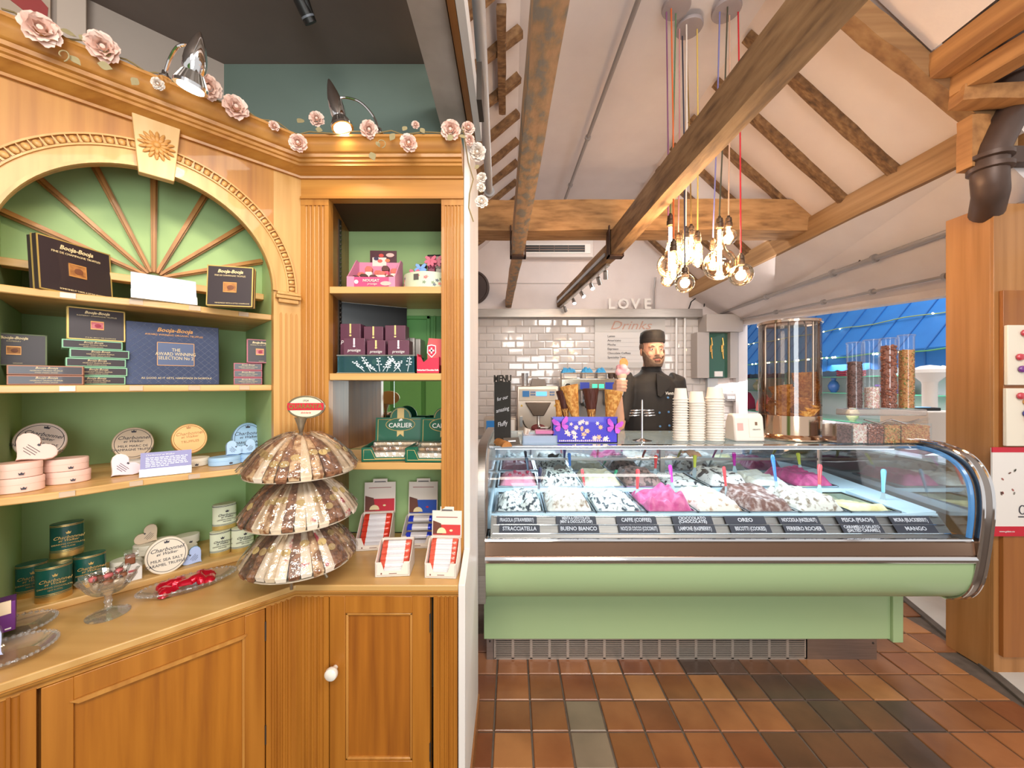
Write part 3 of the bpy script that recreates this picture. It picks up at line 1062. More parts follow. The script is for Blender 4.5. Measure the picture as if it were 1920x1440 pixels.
g = G(TL)
for z in (zdt - .07, .40):
    g.box(u1 - .004, u1, -OB - .002, -OB + .004, z - .03, z + .03)
sub(d2, g, 'hinge', DSTEEL)

# panelled green door behind the camera, seen only in the bay's mirror
gd = struct('door_1', G().box(-2.0, -.75, -1.66, -1.6, 0, 2.2), GREEN_D)
for k in range(3):
    G().box(-1.92 + .40 * k, -1.58 + .40 * k, -1.6, -1.585, .2, 2.0).obj('door_panel', mat('panel_green_light', '7dbb6a', .5), gd, bevel=.006)

# ------------------------------------------------------------------ chrome picture lamps and rose garland on the cornice
def cornice_lamp(base, head, tip, arc, label):
    t = thing('cornice_lamp', label, 'lamp', base)
    b, h, tp = Vector(base), Vector(head), Vector(tip)
    ax = (tp - h).normalized()
    T = Matrix.Translation(h) @ ax.to_track_quat('Z', 'Y').to_matrix().to_4x4()
    g = G(T)
    Ln = (tp - h).length
    g.lathe([(.021, .0), (.024, .10 * Ln), (.025, .25 * Ln), (.0235, .42 * Ln), (.0185, .62 * Ln), (.011, .82 * Ln), (.004, .96 * Ln), (0, Ln)], 24)
    g.obj('lamp_body', CHROME, t, world=True)
    g = G(T)
    g.shell([(.0225, 0), (.034, -.028)], 24)
    for k in range(20):
        a = 2 * PI * k / 20
        g.tube([(.022 * math.cos(a), .022 * math.sin(a), .0), (.0345 * math.cos(a), .0345 * math.sin(a), -.028)], .0016, 6)
    g.obj('fin_collar', STEEL, t, world=True)
    G(T).lathe([(.036, -.036), (.036, -.028), (.030, -.027)], 24).obj('rim', CHROME, t, world=True)
    G(T).lathe([(.028, -.0385), (.028, -.036)], 20).obj('lamp_glass', mat('lamp_glass', 'fff2da', .3, emit=9), t, world=True)
    pts = [Vector(p) for p in arc]
    sm_ = []
    for i in range(len(pts) - 1):
        p0, p1, p2, p3 = pts[max(i - 1, 0)], pts[i], pts[i + 1], pts[min(i + 2, len(pts) - 1)]
        for k in range(5):
            x = k / 5
            sm_.append(.5 * (2 * p1 + (p2 - p0) * x + (2 * p0 - 5 * p1 + 4 * p2 - p3) * x * x + (3 * p1 - p0 - 3 * p2 + p3) * x ** 3))
    sm_.append(pts[-1])
    G().tube(sm_, .004, 8).obj('swan_neck', CHROME, t, world=True)
    G().lathe([(.014, 0), (.014, .004), (.008, .010), (.006, .02), (0, .021)], 14, base).obj('mount', CHROME, t, world=True)
    lg = lamp('cornice_lamp_light', 'SPOT', h - ax * .045, 7.5, (1, .80, .56), .03, h - ax * 1.0 + Vector((0, 0, -.2)), 150, .8)
    return t


CT = 2.350


def on_top(px, v):
    u, Y = Lpx(px, v)
    return L(u, v, CT)


# left lamp on the canted run
hb = W(366, 168, .98)
cornice_lamp(W(309, 148, 1.0), W(362, 138, .98), W(375, 58, .97), [W(309, 142, 1.0), W(318, 112, .995), W(333, 88, .99), W(352, 84, .985), W(362, 92, .98)], 'chrome spot lamp on the canted cornice, left of the two')
cornice_lamp(W(712, 252, 1.32), W(637, 222, 1.30), W(616, 147, 1.30), [W(712, 250, 1.32), W(700, 218, 1.32), W(676, 192, 1.31), W(650, 183, 1.305), W(634, 184, 1.30)], 'chrome spot lamp on the straight cornice, right of the two')

ga = thing('rose_garland', 'garland of pale pink fabric roses trailing along the cornice', 'garland', (CX, 1.3, CT))
VINE = mat('vine', '8d7a50', .8)
LEAFM = mat('fabric_leaf', '9d9068', .8, h2='b7a67e', scale=20)
ROSEM = mat('fabric_rose', 'eec4b2', .8, h2='f8e2d6', scale=14)
ROSEW = mat('fabric_rose_white', 'ecdfd2', .8, h2='f4ece4', scale=14)


def path_pt(px):
    """front edge of the cornice for a photo column"""
    if px < 566:
        u, Y = Lpx(px, -.092)
        return L(u, -.092, CT)
    return Vector(((px - 960) / F * 1.308, 1.308, CT))


vp = []
for k in range(0, 46):
    px = 5 + k * 19.2
    p = path_pt(px)
    p.z += .004 + .006 * math.sin(k * 1.7)
    p.y += .006 * math.sin(k * 2.3) - .002
    vp.append(p)
for z in (2.30, 2.24, 2.19, 2.14, 2.09):
    vp.append(Vector((-.150 + .01 * math.sin(z * 40), 1.385 + .05 * (2.3 - z), z)))
G().tube(vp, .0022, 6).obj('vine', VINE, ga, world=True)


def rose_mesh(m):
    g = G()
    rr = random.Random(3)
    g.ball((0, 0, .004), (.007, .007, .008), 8)
    for layer, (n_, r_, h_, tilt) in enumerate(((3, .007, .014, 8), (5, .012, .016, 20), (6, .018, .017, 36), (7, .024, .016, 54))):
        for i in range(n_):
            a = 2 * PI * i / n_ + layer * .6 + rr.uniform(-.15, .15)
            g.T = Matrix.Rotation(a, 4, 'Z') @ Matrix.Translation((r_ * .42, 0, 0)) @ Matrix.Rotation(R(tilt), 4, 'Y')
            wd = .010 + layer * .0018
            vs_, fs = [], []
            for q in range(4):
                for p in range(5):
                    x = (p / 4 - .5) * 2
                    zz = q / 3
                    ww = wd * (.55 + .55 * math.sin(PI * (zz * .8 + .15)))
                    vs_.append((.005 * (1 - x * x) + .005 * zz ** 3 * layer * .6 + .0022 * math.sin(5 * x + i) * zz, x * ww, zz * h_ * 1.15))
            for q in range(3):
                for p in range(4):
                    fs.append((q * 5 + p, q * 5 + p + 1, (q + 1) * 5 + p + 1, (q + 1) * 5 + p))
            g.add(vs_, fs)
    g.T = Matrix()
    return g.mesh('rose', m)


rose_me, rose_mw = rose_mesh(ROSEM), rose_mesh(ROSEW)
g = G()
pts = [(0, 0, 0)] + [(.011 * math.sin(PI * k / 6), .005 * k, .002 * math.sin(PI * k / 6)) for k in range(1, 6)] + [(0, .031, -.002)] + [(-.011 * math.sin(PI * k / 6), .005 * k, .002 * math.sin(PI * k / 6)) for k in range(5, 0, -1)]
g.add(pts + [(x, y, z - .0008) for x, y, z in pts], [tuple(range(len(pts))), tuple(range(len(pts), 2 * len(pts)))[::-1]] + [(i, (i + 1) % len(pts), len(pts) + (i + 1) % len(pts), len(pts) + i) for i in range(len(pts))])
leaf_me = g.mesh('leaf', LEAFM)


def place(me, name, p, target_dir, scale, roll=0.0):
    o = bpy.data.objects.new(name, me)
    COL.objects.link(o)
    q = Vector(target_dir).normalized().to_track_quat('Z', 'Y')
    o.parent = ga
    o.location = Vector(p) - ga.location
    o.rotation_euler = (q.to_matrix().to_4x4() @ Matrix.Rotation(roll, 4, 'Z')).to_euler()
    o.scale = (scale,) * 3
    return o


for (px, py, sz, white, Y) in ((76, 55, 46, 0, None), (192, 88, 40, 0, None), (296, 157, 17, 1, None), (391, 164, 34, 0, None), (442, 201, 34, 0, None), (514, 236, 15, 0, None),
                               (559, 268, 26, 0, 1.27), (594, 223, 22, 0, 1.33), (692, 243, 26, 0, 1.30), (766, 268, 26, 0, 1.27), (779, 234, 12, 0, 1.32), (845, 244, 30, 0, 1.29), (878, 240, 20, 0, 1.36),
                               (895, 285, 26, 1, 1.40), (903, 333, 16, 1, 1.42), (902, 351, 14, 1, 1.42), (903, 378, 20, 1, 1.42), (880, 262, 16, 0, 1.36)):
    if Y is None:
        Y = Lpx(px, -.11)[1]
    p = W(px, py, Y)
    s_ = sz / F * Y / .052
    d = Vector((0 - p.x, 0 - p.y, CAM_H + .5 - p.z)).normalized() + Vector((random.uniform(-.25, .25), random.uniform(-.1, .1), random.uniform(-.1, .3)))
    place(rose_mw if white else rose_me, 'rose', p, d, s_, random.uniform(0, 6))
for (px, py, Y, s_) in ((112, 55, None, .9), (130, 103, None, .8), (170, 80, None, .9), (182, 118, None, .9), (208, 98, None, .7), (258, 147, None, .8), (420, 190, None, .6), (457, 203, None, .7), (558, 230, 1.33, 1.1), (605, 245, 1.33, .8),
                        (695, 285, 1.27, 1.1), (740, 250, 1.28, .9), (755, 245, 1.28, .8), (705, 265, 1.28, .7), (838, 262, 1.28, .9), (860, 255, 1.28, .9), (796, 250, 1.30, .8), (874, 250, 1.36, .9), (899, 310, 1.40, .7), (905, 360, 1.42, .7)):
    if Y is None:
        Y = Lpx(px, -.112)[1]
    p = W(px, py, Y)
    d = Vector((-p.x, -p.y, .3)).normalized() + Vector((random.uniform(-.4, .4), 0, random.uniform(-.4, .4)))
    place(leaf_me, 'leaf', p, d, s_, random.uniform(0, 6))
for (px, py, Y) in ((120, 105, None), (716, 270, 1.268)):
    if Y is None:
        Y = Lpx(px, -.113)[1]
    c = W(px, py, Y)
    G().tube([c + Vector((.012 * math.cos(a), 0, .010 * math.sin(a) + .002 * a)) for a in [k * .5 for k in range(-3, 9)]], .0014, 6).obj('tendril', LEAFM, ga, world=True)

# framed picture at the top left and dark track end
pc = thing('picture', 'red and purple painting at the top left corner above the cornice', 'picture', W(40, 20, 1.0))
T = Matrix.Translation(kw + dv * .55 - nv * .002) @ Matrix.Rotation(R(45), 4, 'Z')
g = G(T).box(-.6, .0, -.02, 0, 2.84, 3.08)
g.obj('canvas', mat('canvas', 'cdb8a4', .7), pc, world=True)
for k, (pts, m) in enumerate((([(-.6, 2.86), (-.30, 2.88), (-.17, 2.94), (-.2, 3.04), (-.6, 3.07)], mat('purple_paint', '4a3450', .6)), ([(-.20, 2.98), (-.10, 2.93), (-.01, 2.88), (-.005, 2.96), (-.10, 3.06), (-.19, 3.07)], mat('red_paint', 'b04a48', .6)))):
    G(T).prism(pts, -.022 - .001 * k, -.02, 'xz').obj('painted_shape', m, pc, world=True)
tl = thing('track_tube', 'black ceiling tube with a grey collar near the top edge', 'track', (-.9, 1.2, 3.0))
a, b = W(548, -30, 1.45), W(583, 44, 1.52)
G().tube([a, b], .024, 14).obj('tube', BLACK, tl, world=True)
G().tube([a.lerp(b, .80), a.lerp(b, .86)], .0255, 14).obj('collar', mat('grey_collar', '6f7680', .4), tl, world=True)
G().tube([a + Vector((.03, 0, 0)), W(586, 40, 1.52)], .014, 10).obj('cable', BLACK, tl, world=True)
# ================================================================== GELATO COUNTER
CXL, CXR = -.150, 2.115
ct = thing('gelato_counter', 'long mint green ice cream display counter with curved glass front', 'counter', (.98, 2.1, 0))


def prof_sweep(g, pts, x0, x1, m=0):
    return g.prism(pts, x0, x1, 'yz', m)


# plinth with grille
g = G().box(CXL + .02, 1.98, 2.115, 2.5, .0, .16)
g.obj('plinth', mat('plinth_dark', '2b2725', .6), ct, world=True)
g = G()
x0, x1 = CXL + .055, 1.60
nb = 17
for i in range(nb + 1):
    x = x0 + (x1 - x0) * i / nb
    g.box(x - .007, x + .007, 2.09, 2.097, .004, .150)
for k in range(14):
    z = .012 + .0105 * k
    g.box(x0, x1, 2.091, 2.096, z, z + .0048)
g.box(x0, x1, 2.09, 2.097, .0, .010)
g.obj('vent_grille', mat('grille_steel', 'bcb0a4', .35, .6), ct, world=True)
G().box(x1, 1.985, 2.09, 2.097, 0, .15).obj('kick_plate', STEEL_B, ct, world=True)
G().box(CXL + .012, x0 - .004, 2.09, 2.097, 0, .15).obj('kick_plate', STEEL_B, ct, world=True)
for x, z in ((1.965, .09), (CXL + .03, .10)):
    G(Matrix.Translation((x, 2.09, z)) @ Matrix.Rotation(R(90), 4, 'X')).lathe([(.006, 0), (.005, .003), (0, .004)], 10).obj('screw', DSTEEL, ct, world=True)
# lower and belly panels
G().box(CXL, 2.02, 2.05, 2.09, .138, .50).obj('lower_panel', MINT, ct, world=True, bevel=.002)
G().box(2.02, 2.075, 2.035, 2.55, .128, .50).obj('lower_end_panel', MINT, ct, world=True, bevel=.003)
G().box(CXL, 2.03, 2.09, 2.55, .16, .50).obj('machine_body', mat('counter_side', '8c8782', .5), ct, world=True)
belly = [(1.745, .690), (1.747, .640), (1.757, .590), (1.775, .545), (1.803, .508), (1.840, .482), (1.89, .468), (2.10, .462), (2.10, .69)]
G().prism(belly, CXL + .028, CXR - .005, 'yz').obj('belly_panel', MINT, ct, world=True, ang=50)
# chrome bumpers and bands
G().prism([(1.745, .688), (1.733, .690), (1.728, .700), (1.728, .708), (1.733, .718), (1.745, .722)], CXL + .028, CXR - .01, 'yz').obj('bumper', CHROME, ct, world=True)
G().prism([(1.738, .722), (1.738, .780), (1.744, .786), (1.80, .786), (1.80, .722)], CXL + .028, CXR - .01, 'yz').obj('steel_band', mat('floor_tint_steel', 'd6b8a2', .25, 1.0), ct, world=True)  # brown reflection of the floor tinted into the steel colour
G().prism([(1.735, .784), (1.733, .790), (1.737, .797), (1.75, .797), (1.75, .784)], CXL + .028, CXR - .03, 'yz').obj('glass_channel', CHROME, ct, world=True)
# inner sloping apron behind the glass, with ticket rails
SL0, SL1 = Vector((0, 1.775, .775)), Vector((0, 1.850, .868))
G().prism([(1.75, .79), (1.775, .778), (1.850, .866), (1.90, .868), (1.90, .70), (1.75, .70)], CXL + .05, CXR - .06, 'yz').obj('apron', STEEL_B, ct, world=True)


def slope_pt(x, k, off=0.0):
    n_ = Vector((0, -(SL1 - SL0).z, (SL1 - SL0).y)).normalized()
    p = SL0.lerp(SL1, k) + n_ * off
    return Vector((x, p.y, p.z))


g = G()
for k in (.26, .60, .94):
    a, b = slope_pt(CXL + .06, k, .004), slope_pt(CXR - .07, k, .004)
    g.tube([a, b], .0035, 6)
g.obj('ticket_rail', CHROME, ct, world=True)
# cold deck
DECK = mat('cold_deck', 'cfe4ee', .3, h2='c4dbe8', scale=4)
G().box(CXL + .05, CXR - .06, 1.90, 2.62, .70, .80).obj('deck_floor', DECK, ct, world=True)
g = G().box(CXL + .05, CXR - .06, 1.852, 1.862, .80, .874).box(CXL + .05, CXR - .06, 2.205, 2.222, .80, .900).box(CXL + .05, CXR - .06, 2.565, 2.62, .80, .905)
g.box(CXL + .05, -.118, 1.852, 2.62, .80, .890)
g.hexa([(1.915, 1.855, .80), (2.05, 1.855, .80), (2.05, 2.62, .80), (1.915, 2.62, .80), (1.915, 1.855, .876), (2.05, 1.855, .885), (2.05, 2.62, .93), (1.915, 2.62, .91)])
g.obj('deck_frame', DECK, ct, world=True, bevel=.002)
# rear of the case: steel frame with sliding mirror glass
G().box(CXL + .04, CXR - .05, 2.60, 2.612, .90, 1.16).obj('rear_glass', mat('rear_mirror', 'c6ccd2', .06, .95), ct, world=True)
G().box(CXL + .04, CXR - .05, 2.590, 2.62, .985, 1.0).box(CXL + .04, CXR - .05, 2.585, 2.62, 1.12, 1.16).box(1.0, 1.03, 2.585, 2.60, .9, 1.16).obj('rear_frame', STEEL_B, ct, world=True)
# curved front glass, top glass
gp = [(1.745, .795), (1.737, .86), (1.731, .93), (1.733, 1.00), (1.745, 1.06), (1.770, 1.105), (1.805, 1.140), (1.85, 1.163), (1.91, 1.176), (1.97, 1.181)]


def smooth_curve(pts, n=4):
    P = [Vector((a, b, 0)) for a, b in pts]
    out = []
    for i in range(len(P) - 1):
        p0, p1, p2, p3 = P[max(i - 1, 0)], P[i], P[i + 1], P[min(i + 2, len(P) - 1)]
        for k in range(n):
            x = k / n
            q = .5 * (2 * p1 + (p2 - p0) * x + (2 * p0 - 5 * p1 + 4 * p2 - p3) * x * x + (3 * p1 - p0 - 3 * p2 + p3) * x ** 3)
            out.append((q.x, q.y))
    out.append(pts[-1])
    return out


gc = smooth_curve(gp)
vs_, fs = [], []
for x in (CXL + .05, CXR - .05):
    vs_ += [(x, y, z) for y, z in gc]
n = len(gc)
G().add(vs_, [(i, i + 1, n + i + 1, n + i) for i in range(n - 1)]).obj('front_glass', GLASS_C, ct, world=True, ang=60)
G().box(CXL + .03, CXR - .04, 1.975, 2.56, 1.178, 1.188).obj('top_glass', glass('top_glass', 'e6f2f4', .16, .03, .26, 'd6e8ee'), ct, world=True)
G().prism([(1.955, 1.170), (1.955, 1.186), (1.985, 1.189), (1.985, 1.168)], CXL + .03, CXR - .05, 'yz').obj('hinge_rail', CHROME, ct, world=True, bevel=.002)
G().prism([(2.05, 1.155), (2.05, 1.172), (2.10, 1.172), (2.10, 1.155)], CXL + .05, CXR - .06, 'yz').obj('light_canopy', STEEL_B, ct, world=True)
G().box(CXL + .06, CXR - .07, 2.055, 2.095, 1.150, 1.155).obj('led_strip', mat('led_strip', 'e4f3ff', .4, emit=5), ct, world=True)
G().box(CXL + .02, CXR - .03, 2.55, 2.68, 1.150, 1.176).obj('rear_shelf', STEEL, ct, world=True, bevel=.003)
lamp('case_light', 'AREA', (.98, 2.075, 1.145), 3.6, (.72, .90, 1), (2.05, .05), (.98, 2.06, 0))
lamp('case_light', 'AREA', (.98, 1.99, 1.135), 1.8, (.72, .90, 1), (2.05, .04), (.98, 1.80, .72))
# end frames
fo_ = smooth_curve([(2.60, .50), (2.10, .455), (1.89, .460), (1.83, .478), (1.785, .520), (1.755, .585), (1.738, .67), (1.722, .80), (1.712, .92), (1.716, 1.02), (1.735, 1.09), (1.77, 1.145), (1.82, 1.180), (1.885, 1.200), (1.96, 1.208), (2.15, 1.210), (2.62, 1.205)], 4)
fi_ = smooth_curve([(2.60, .53), (2.10, .50), (1.91, .50), (1.855, .515), (1.815, .55), (1.785, .61), (1.766, .69), (1.752, .80), (1.742, .92), (1.746, 1.015), (1.763, 1.075), (1.795, 1.12), (1.84, 1.150), (1.895, 1.167), (1.965, 1.174), (2.15, 1.176), (2.60, 1.172)], 4)


def end_frame(x0, x1, name, m):
    g = G()
    n = len(fo_)
    vs_ = []
    for x in (x0, x1):
        vs_ += [(x, y, z) for y, z in fo_] + [(x, y, z) for y, z in fi_]
    fs = []
    for i in range(n - 1):
        fs += [(i, i + 1, n + i + 1, n + i), (2 * n + i, 3 * n + i, 3 * n + i + 1, 2 * n + i + 1), (i, 2 * n + i, 2 * n + i + 1, i + 1), (n + i, n + i + 1, 3 * n + i + 1, 3 * n + i)]
    g.add(vs_, fs)
    return g.obj(name, m, ct, world=True, ang=50)


end_frame(CXR - .01, CXR + .035, 'end_frame', mat('end_steel', 'a79d96', .25, 1.0))
end_frame(CXL - .015, CXL + .028, 'end_frame', STEEL_B)
# chrome edge of the right end, blue inner seal, end glass
for off, xx, nm, m in ((.0, CXR + .034, 'edge_trim', CHROME), (.0, CXR - .011, 'edge_trim', CHROME)):
    G().tube([(xx, y, z) for y, z in fo_], .006, 6).obj(nm, m, ct, world=True)
G().tube([(CXR - .03, y, z) for y, z in fi_ if z > .79], .011, 6).obj('seal', mat('blue_seal', '4a86c0', .3, coat=.4), ct, world=True)
for xx in (CXR - .035, CXL + .04):
    g = G()
    pl_ = [(y, z) for y, z in fi_ if z > .79] + [(2.60, .79)]
    g.prism(pl_, xx, xx + .004, 'yz')
    g.obj('end_glass', GLASS_C if xx < 1 else glass('end_mirror_glass', 'eaf6fc', .55, .02), ct, world=True)
G().box(CXR - .075, CXR - .03, 1.74, 1.79, .780, .800).obj('corner_block', DSTEEL, ct, world=True)
G().box(CXL - .012, CXL + .03, 1.745, 2.6, .50, .80).obj('left_end_panel', STEEL_B, ct, world=True)

# ------------------------------------------------------------------ pans and gelato
PAN = mat('pan_steel', 'c7d2da', .22, 1.0)
g = G()
w_, d_ = .118, .168
g.box(-.121, .121, -.171, -.163, -.006, .002).box(-.121, .121, .163, .171, -.006, .002).box(-.121, -.113, -.171, .171, -.006, .002).box(.113, .121, -.171, .171, -.006, .002)
for (a, b, c, d) in ((-.116, .116, -.166, -.163), (-.116, .116, .163, .166), (-.116, -.113, -.166, .166), (.113, .116, -.166, .166)):
    g.box(a, b, c, d, -.075, 0)
g.box(-.116, .116, -.166, .166, -.078, -.075)
pan_me = g.mesh('pan', PAN, smooth=False)


def gel(name, base, c2=None, c3=None, scale=30, lo=.42, hi=.56, wave=False):
    if name in MATS:
        return MATS[name]
    m = mat(name, base, .38, h2=c2, h3=c3, scale=scale, detail=3, lo=lo, hi=hi, rand=3, bump=.25, bscale=90, stretch=(1, .7, 1))
    b = m.node_tree.nodes['Principled BSDF']
    b.inputs['Subsurface Weight'].default_value = .0
    return m


def gelato_mesh(seed, hgt, style, fill):
    """heaped, spatula-worked surface in a 0.226 x 0.326 pan"""
    nx, ny = 44, 56
    g = G()
    vs_, fs = [], []
    for j in range(ny + 1):
        for i in range(nx + 1):
            x = (i / nx - .5) * .224
            y = (j / ny - .5) * .324
            e = min(1, (1 - abs(x) / .112) * 3.2) * min(1, (1 - abs(y) / .162) * 3.6)
            e = max(0, e) ** .6
            p = Vector((x * 9 + seed * 5.1, y * 9, seed * 2.3))
            big = noise.noise(p) * .5 + .5
            d = noise.noise(p * 1.3 + Vector((3, 1, 0))) * 1.2
            if style == 'lobes':
                v = noise.voronoi(p * 1.15)[0]
                z = hgt * (1.0 - v[0] * 1.05) + .006 * math.sin(60 * (x + y * .5) + d * 4)
                z = z * (.6 + .5 * math.exp(-((y + .02) / .12) ** 2))
            elif style == 'waves':
                z = hgt * (.55 + .45 * big) + .010 * abs(math.sin(55 * (y + .35 * x) + 5 * d)) + .003 * noise.noise(p * 5)
            elif style == 'flat':
                z = hgt * (.35 + .4 * big) + .004 * math.sin(70 * y + 4 * d) + .003 * noise.noise(p * 6)
            elif style == 'slope':
                z = hgt * (1.1 - (y + .16) / .32 * 1.2) * (.6 + .5 * big) + .006 * noise.noise(p * 4)
            else:
                z = hgt * (.5 + .6 * big) + .008 * noise.noise(p * 2.5) + .005 * abs(noise.noise(p * 5))
            vs_.append((x, y, fill * 1.0 + e * z - (1 - e) * .012))
    for j in range(ny):
        for i in range(nx):
            a = j * (nx + 1) + i
            fs.append((a, a + 1, a + nx + 2, a + nx + 1))
    g.add(vs_, fs)
    return g


PANX0, PITCH = -.085 + .122, .2475
FRONT = [('stracciatella gelato, white with dark streaks, in the leftmost front pan', gel('g_strac', 'e6eae4', '2f3a44', scale=50, lo=.50, hi=.60), .052, 'lobes', 0),
         ('white gelato with caramel-brown ripples beside the stracciatella', gel('g_bueno', 'e8e2d8', '9c8068', scale=40, lo=.52, hi=.68), .040, 'waves', 0),
         ('white coconut gelato with dark chocolate ribbons, third front pan', gel('g_cocco', 'e8e7de', '39404a', scale=42, lo=.51, hi=.60), .050, 'lobes', 0),
         ('bright pink raspberry gelato heaped in folds, fourth front pan', gel('g_lampone', 'dd6c9c', 'c44c82', scale=18), .078, 'lobes', .004),
         ('cream coloured biscuit gelato with brown crumbs, fifth front pan', gel('g_biscotti', 'eae3d4', 'b98f6c', scale=34, lo=.58, hi=.68), .045, 'waves', 0),
         ('dark chocolate gelato with white frosting, sixth front pan', gel('g_choc', '7a5348', 'c9b3ac', scale=40, lo=.45, hi=.66), .058, 'lumps', 0),
         ('white and hazelnut gelato with brown swirls, seventh front pan', gel('g_ferrero', 'e9e4da', '93806c', scale=40, lo=.52, hi=.64), .050, 'waves', 0),
         ('pale yellow mango gelato scraped low, rightmost front pan', gel('g_mango', 'f3ecc0', 'e2d59a', scale=14), .050, 'slope', -.028)]
BACK = [('pale pink strawberry gelato topped with berries, leftmost rear pan', gel('g_fragola', 'f0a8bc', 'e78aa6', scale=16), .040, 'lumps', -.01),
        ('mint chip gelato with cookie shards, second rear pan', gel('g_menta', 'eef4ec', '2b3238', scale=62, lo=.5, hi=.58), .060, 'lumps', 0),
        ('cream coloured coffee gelato, third rear pan', gel('g_caffe', 'efe9d2', 'd8cfae', scale=26), .040, 'waves', 0),
        ('brown speckled chocolate gelato, fourth rear pan', gel('g_cioc', '9b7a72', '4b3833', scale=46, lo=.48, hi=.58), .050, 'lumps', 0),
        ('white gelato with black cookie bits, fifth rear pan', gel('g_oreo', 'f1f0ee', '30343a', scale=30, lo=.56, hi=.62), .030, 'waves', -.02),
        ('white gelato flecked with hazelnut, sixth rear pan', gel('g_nocc', 'efe9e4', '4d403c', scale=36, lo=.54, hi=.60), .055, 'lumps', 0),
        ('smooth white gelato, seventh rear pan', gel('g_pesca', 'f4f1ea', 'e6e0d2', scale=20), .045, 'flat', 0),
        ('deep pink blackberry gelato, rightmost rear pan', gel('g_mora', 'd2528a', 'b23a72', scale=20), .052, 'waves', 0)]
ordn = ['first', 'second', 'third', 'fourth', 'fifth', 'sixth', 'seventh', 'eighth']
for r_, (rows, y, z) in enumerate(((FRONT, 2.034, .880), (BACK, 2.393, .908))):
    for i, (lab, m, hgt, sty, fill) in enumerate(rows):
        x = PANX0 + PITCH * i
        o = bpy.data.objects.new('gelato_pan', pan_me)
        COL.objects.link(o)
        o.location = (x, y, z)
        tag(o, 'steel gelato pan, %s from the left in the %s row' % (ordn[i], ['front', 'rear'][r_]), 'pan', 'steel gelato pans')
        ge = gelato_mesh(i + r_ * 11, hgt * 1.3, sty, fill).obj('gelato', m, loc=(x, y, z - .004), ang=80)
        tag(ge, lab, 'gelato')
# strawberries and cookie shards on the rear pans
STRW = mat('strawberry', 'd0506a', .35)
for k, (dx, dy) in enumerate(((-.05, -.03), (-.02, .05), (.03, -.05), (.06, .04), (.01, .0))):
    o = G().lathe([(0, -.012), (.008, -.006), (.011, .002), (.008, .009), (0, .011)], 10).obj('strawberry', STRW, loc=(PANX0 + dx, 2.393 + dy, .908 + .034), rot=(.6, .3 * k, 0))
    tag(o, 'small red strawberry on the pale pink gelato, %s from the left' % ['leftmost', 'second', 'fourth', 'rightmost', 'third'][k], 'strawberry', 'strawberries on the pink gelato')
ck = G().prism([(-.03, 0), (.032, .0), (.05, .045), (.02, .03), (.0, .05), (-.035, .028)], -.004, .004, 'xz')
o = ck.obj('cookie_shard', mat('dark_cookie', '4d463f', .7), loc=(PANX0 + PITCH + .01, 2.39, .955), rot=(-.5, 0, 0))
tag(o, 'dark cookie shard standing in the mint chip gelato', 'cookie')

# spatulas
SPC = {'red': mat('spat_red', 'e0484c', .2, coat=.4), 'navy': mat('spat_navy', '2b2a44', .3), 'blue': mat('spat_blue', '3e7ad0', .2, coat=.4), 'green': mat('spat_green', '4fbf8c', .2, coat=.4),
       'magenta': mat('spat_magenta', 'c026a0', .2, coat=.4), 'lime': mat('spat_lime', 'cdd24a', .2, coat=.4), 'grey': mat('spat_grey', '56667a', .3, .3), 'clear': mat('spat_clear', '7fc4e8', .1, coat=.6)}


def spatula(top, bot, col, label):
    a, b = Vector(top), Vector(bot)
    t = thing('spatula', label, 'spatula', bot)
    L_ = (a - b).length
    T = Matrix.Translation(b) @ (a - b).normalized().to_track_quat('Z', 'Y').to_matrix().to_4x4()
    g = G(T)
    h0 = L_ * .42
    g.lathe([(0, h0), (.006, h0 + .003), (.0065, h0 + L_ * .2), (.0085, L_ * .82), (.0095, L_ * .93), (.007, L_ * .985), (0, L_)], 10, sx=1.25, sy=.8)
    g.obj('handle', SPC[col], t, world=True)
    G(T).prism([(-.011, -.02), (.011, -.02), (.012, h0 * .6), (.005, h0 + .006), (-.005, h0 + .006), (-.012, h0 * .6)], -.001, .001, 'xz').obj('blade', mat('blade', 'cfe4ea', .15, .6), t, world=True)


for (px, py, Y, qx, qy, Y2, col, lab) in (
        (1013, 876, 2.12, 1008, 948, 2.10, 'navy', 'dark navy spatula between the first two front pans'),
        (1091, 879, 2.12, 1100, 935, 2.10, 'red', 'red spatula stuck in the caramel ripple gelato'),
        (1196, 879, 2.12, 1194, 945, 2.10, 'red', 'red spatula beside the pink raspberry gelato'),
        (1256, 871, 2.14, 1263, 930, 2.10, 'magenta', 'magenta spatula behind the pink raspberry gelato'),
        (1357, 874, 2.12, 1364, 940, 2.10, 'red', 'red spatula stuck in the cream biscuit gelato'),
        (1448, 852, 2.15, 1460, 940, 2.10, 'blue', 'long blue spatula beside the dark chocolate gelato'),
        (1537, 870, 2.13, 1536, 938, 2.09, 'red', 'red spatula behind the hazelnut swirl gelato'),
        (1657, 879, 2.05, 1655, 957, 2.02, 'clear', 'pale blue clear spatula in the yellow mango gelato'),
        (987, 857, 2.48, 993, 905, 2.44, 'grey', 'slate grey spatula behind the strawberry gelato'),
        (1067, 849, 2.50, 1070, 893, 2.44, 'blue', 'blue spatula in the mint chip gelato'),
        (1156, 881, 2.46, 1147, 907, 2.42, 'green', 'green spatula leaning in the coffee gelato'),
        (1230, 853, 2.50, 1228, 898, 2.44, 'red', 'red spatula behind the speckled chocolate gelato'),
        (1303, 853, 2.50, 1302, 895, 2.44, 'lime', 'lime yellow spatula by the black cookie gelato'),
        (1376, 848, 2.50, 1378, 893, 2.44, 'magenta', 'magenta spatula behind the hazelnut fleck gelato'),
        (1496, 849, 2.50, 1502, 888, 2.44, 'lime', 'yellow spatula behind the deep pink gelato')):
    spatula(W(px, py, Y), W(qx, qy, Y2), col, lab)

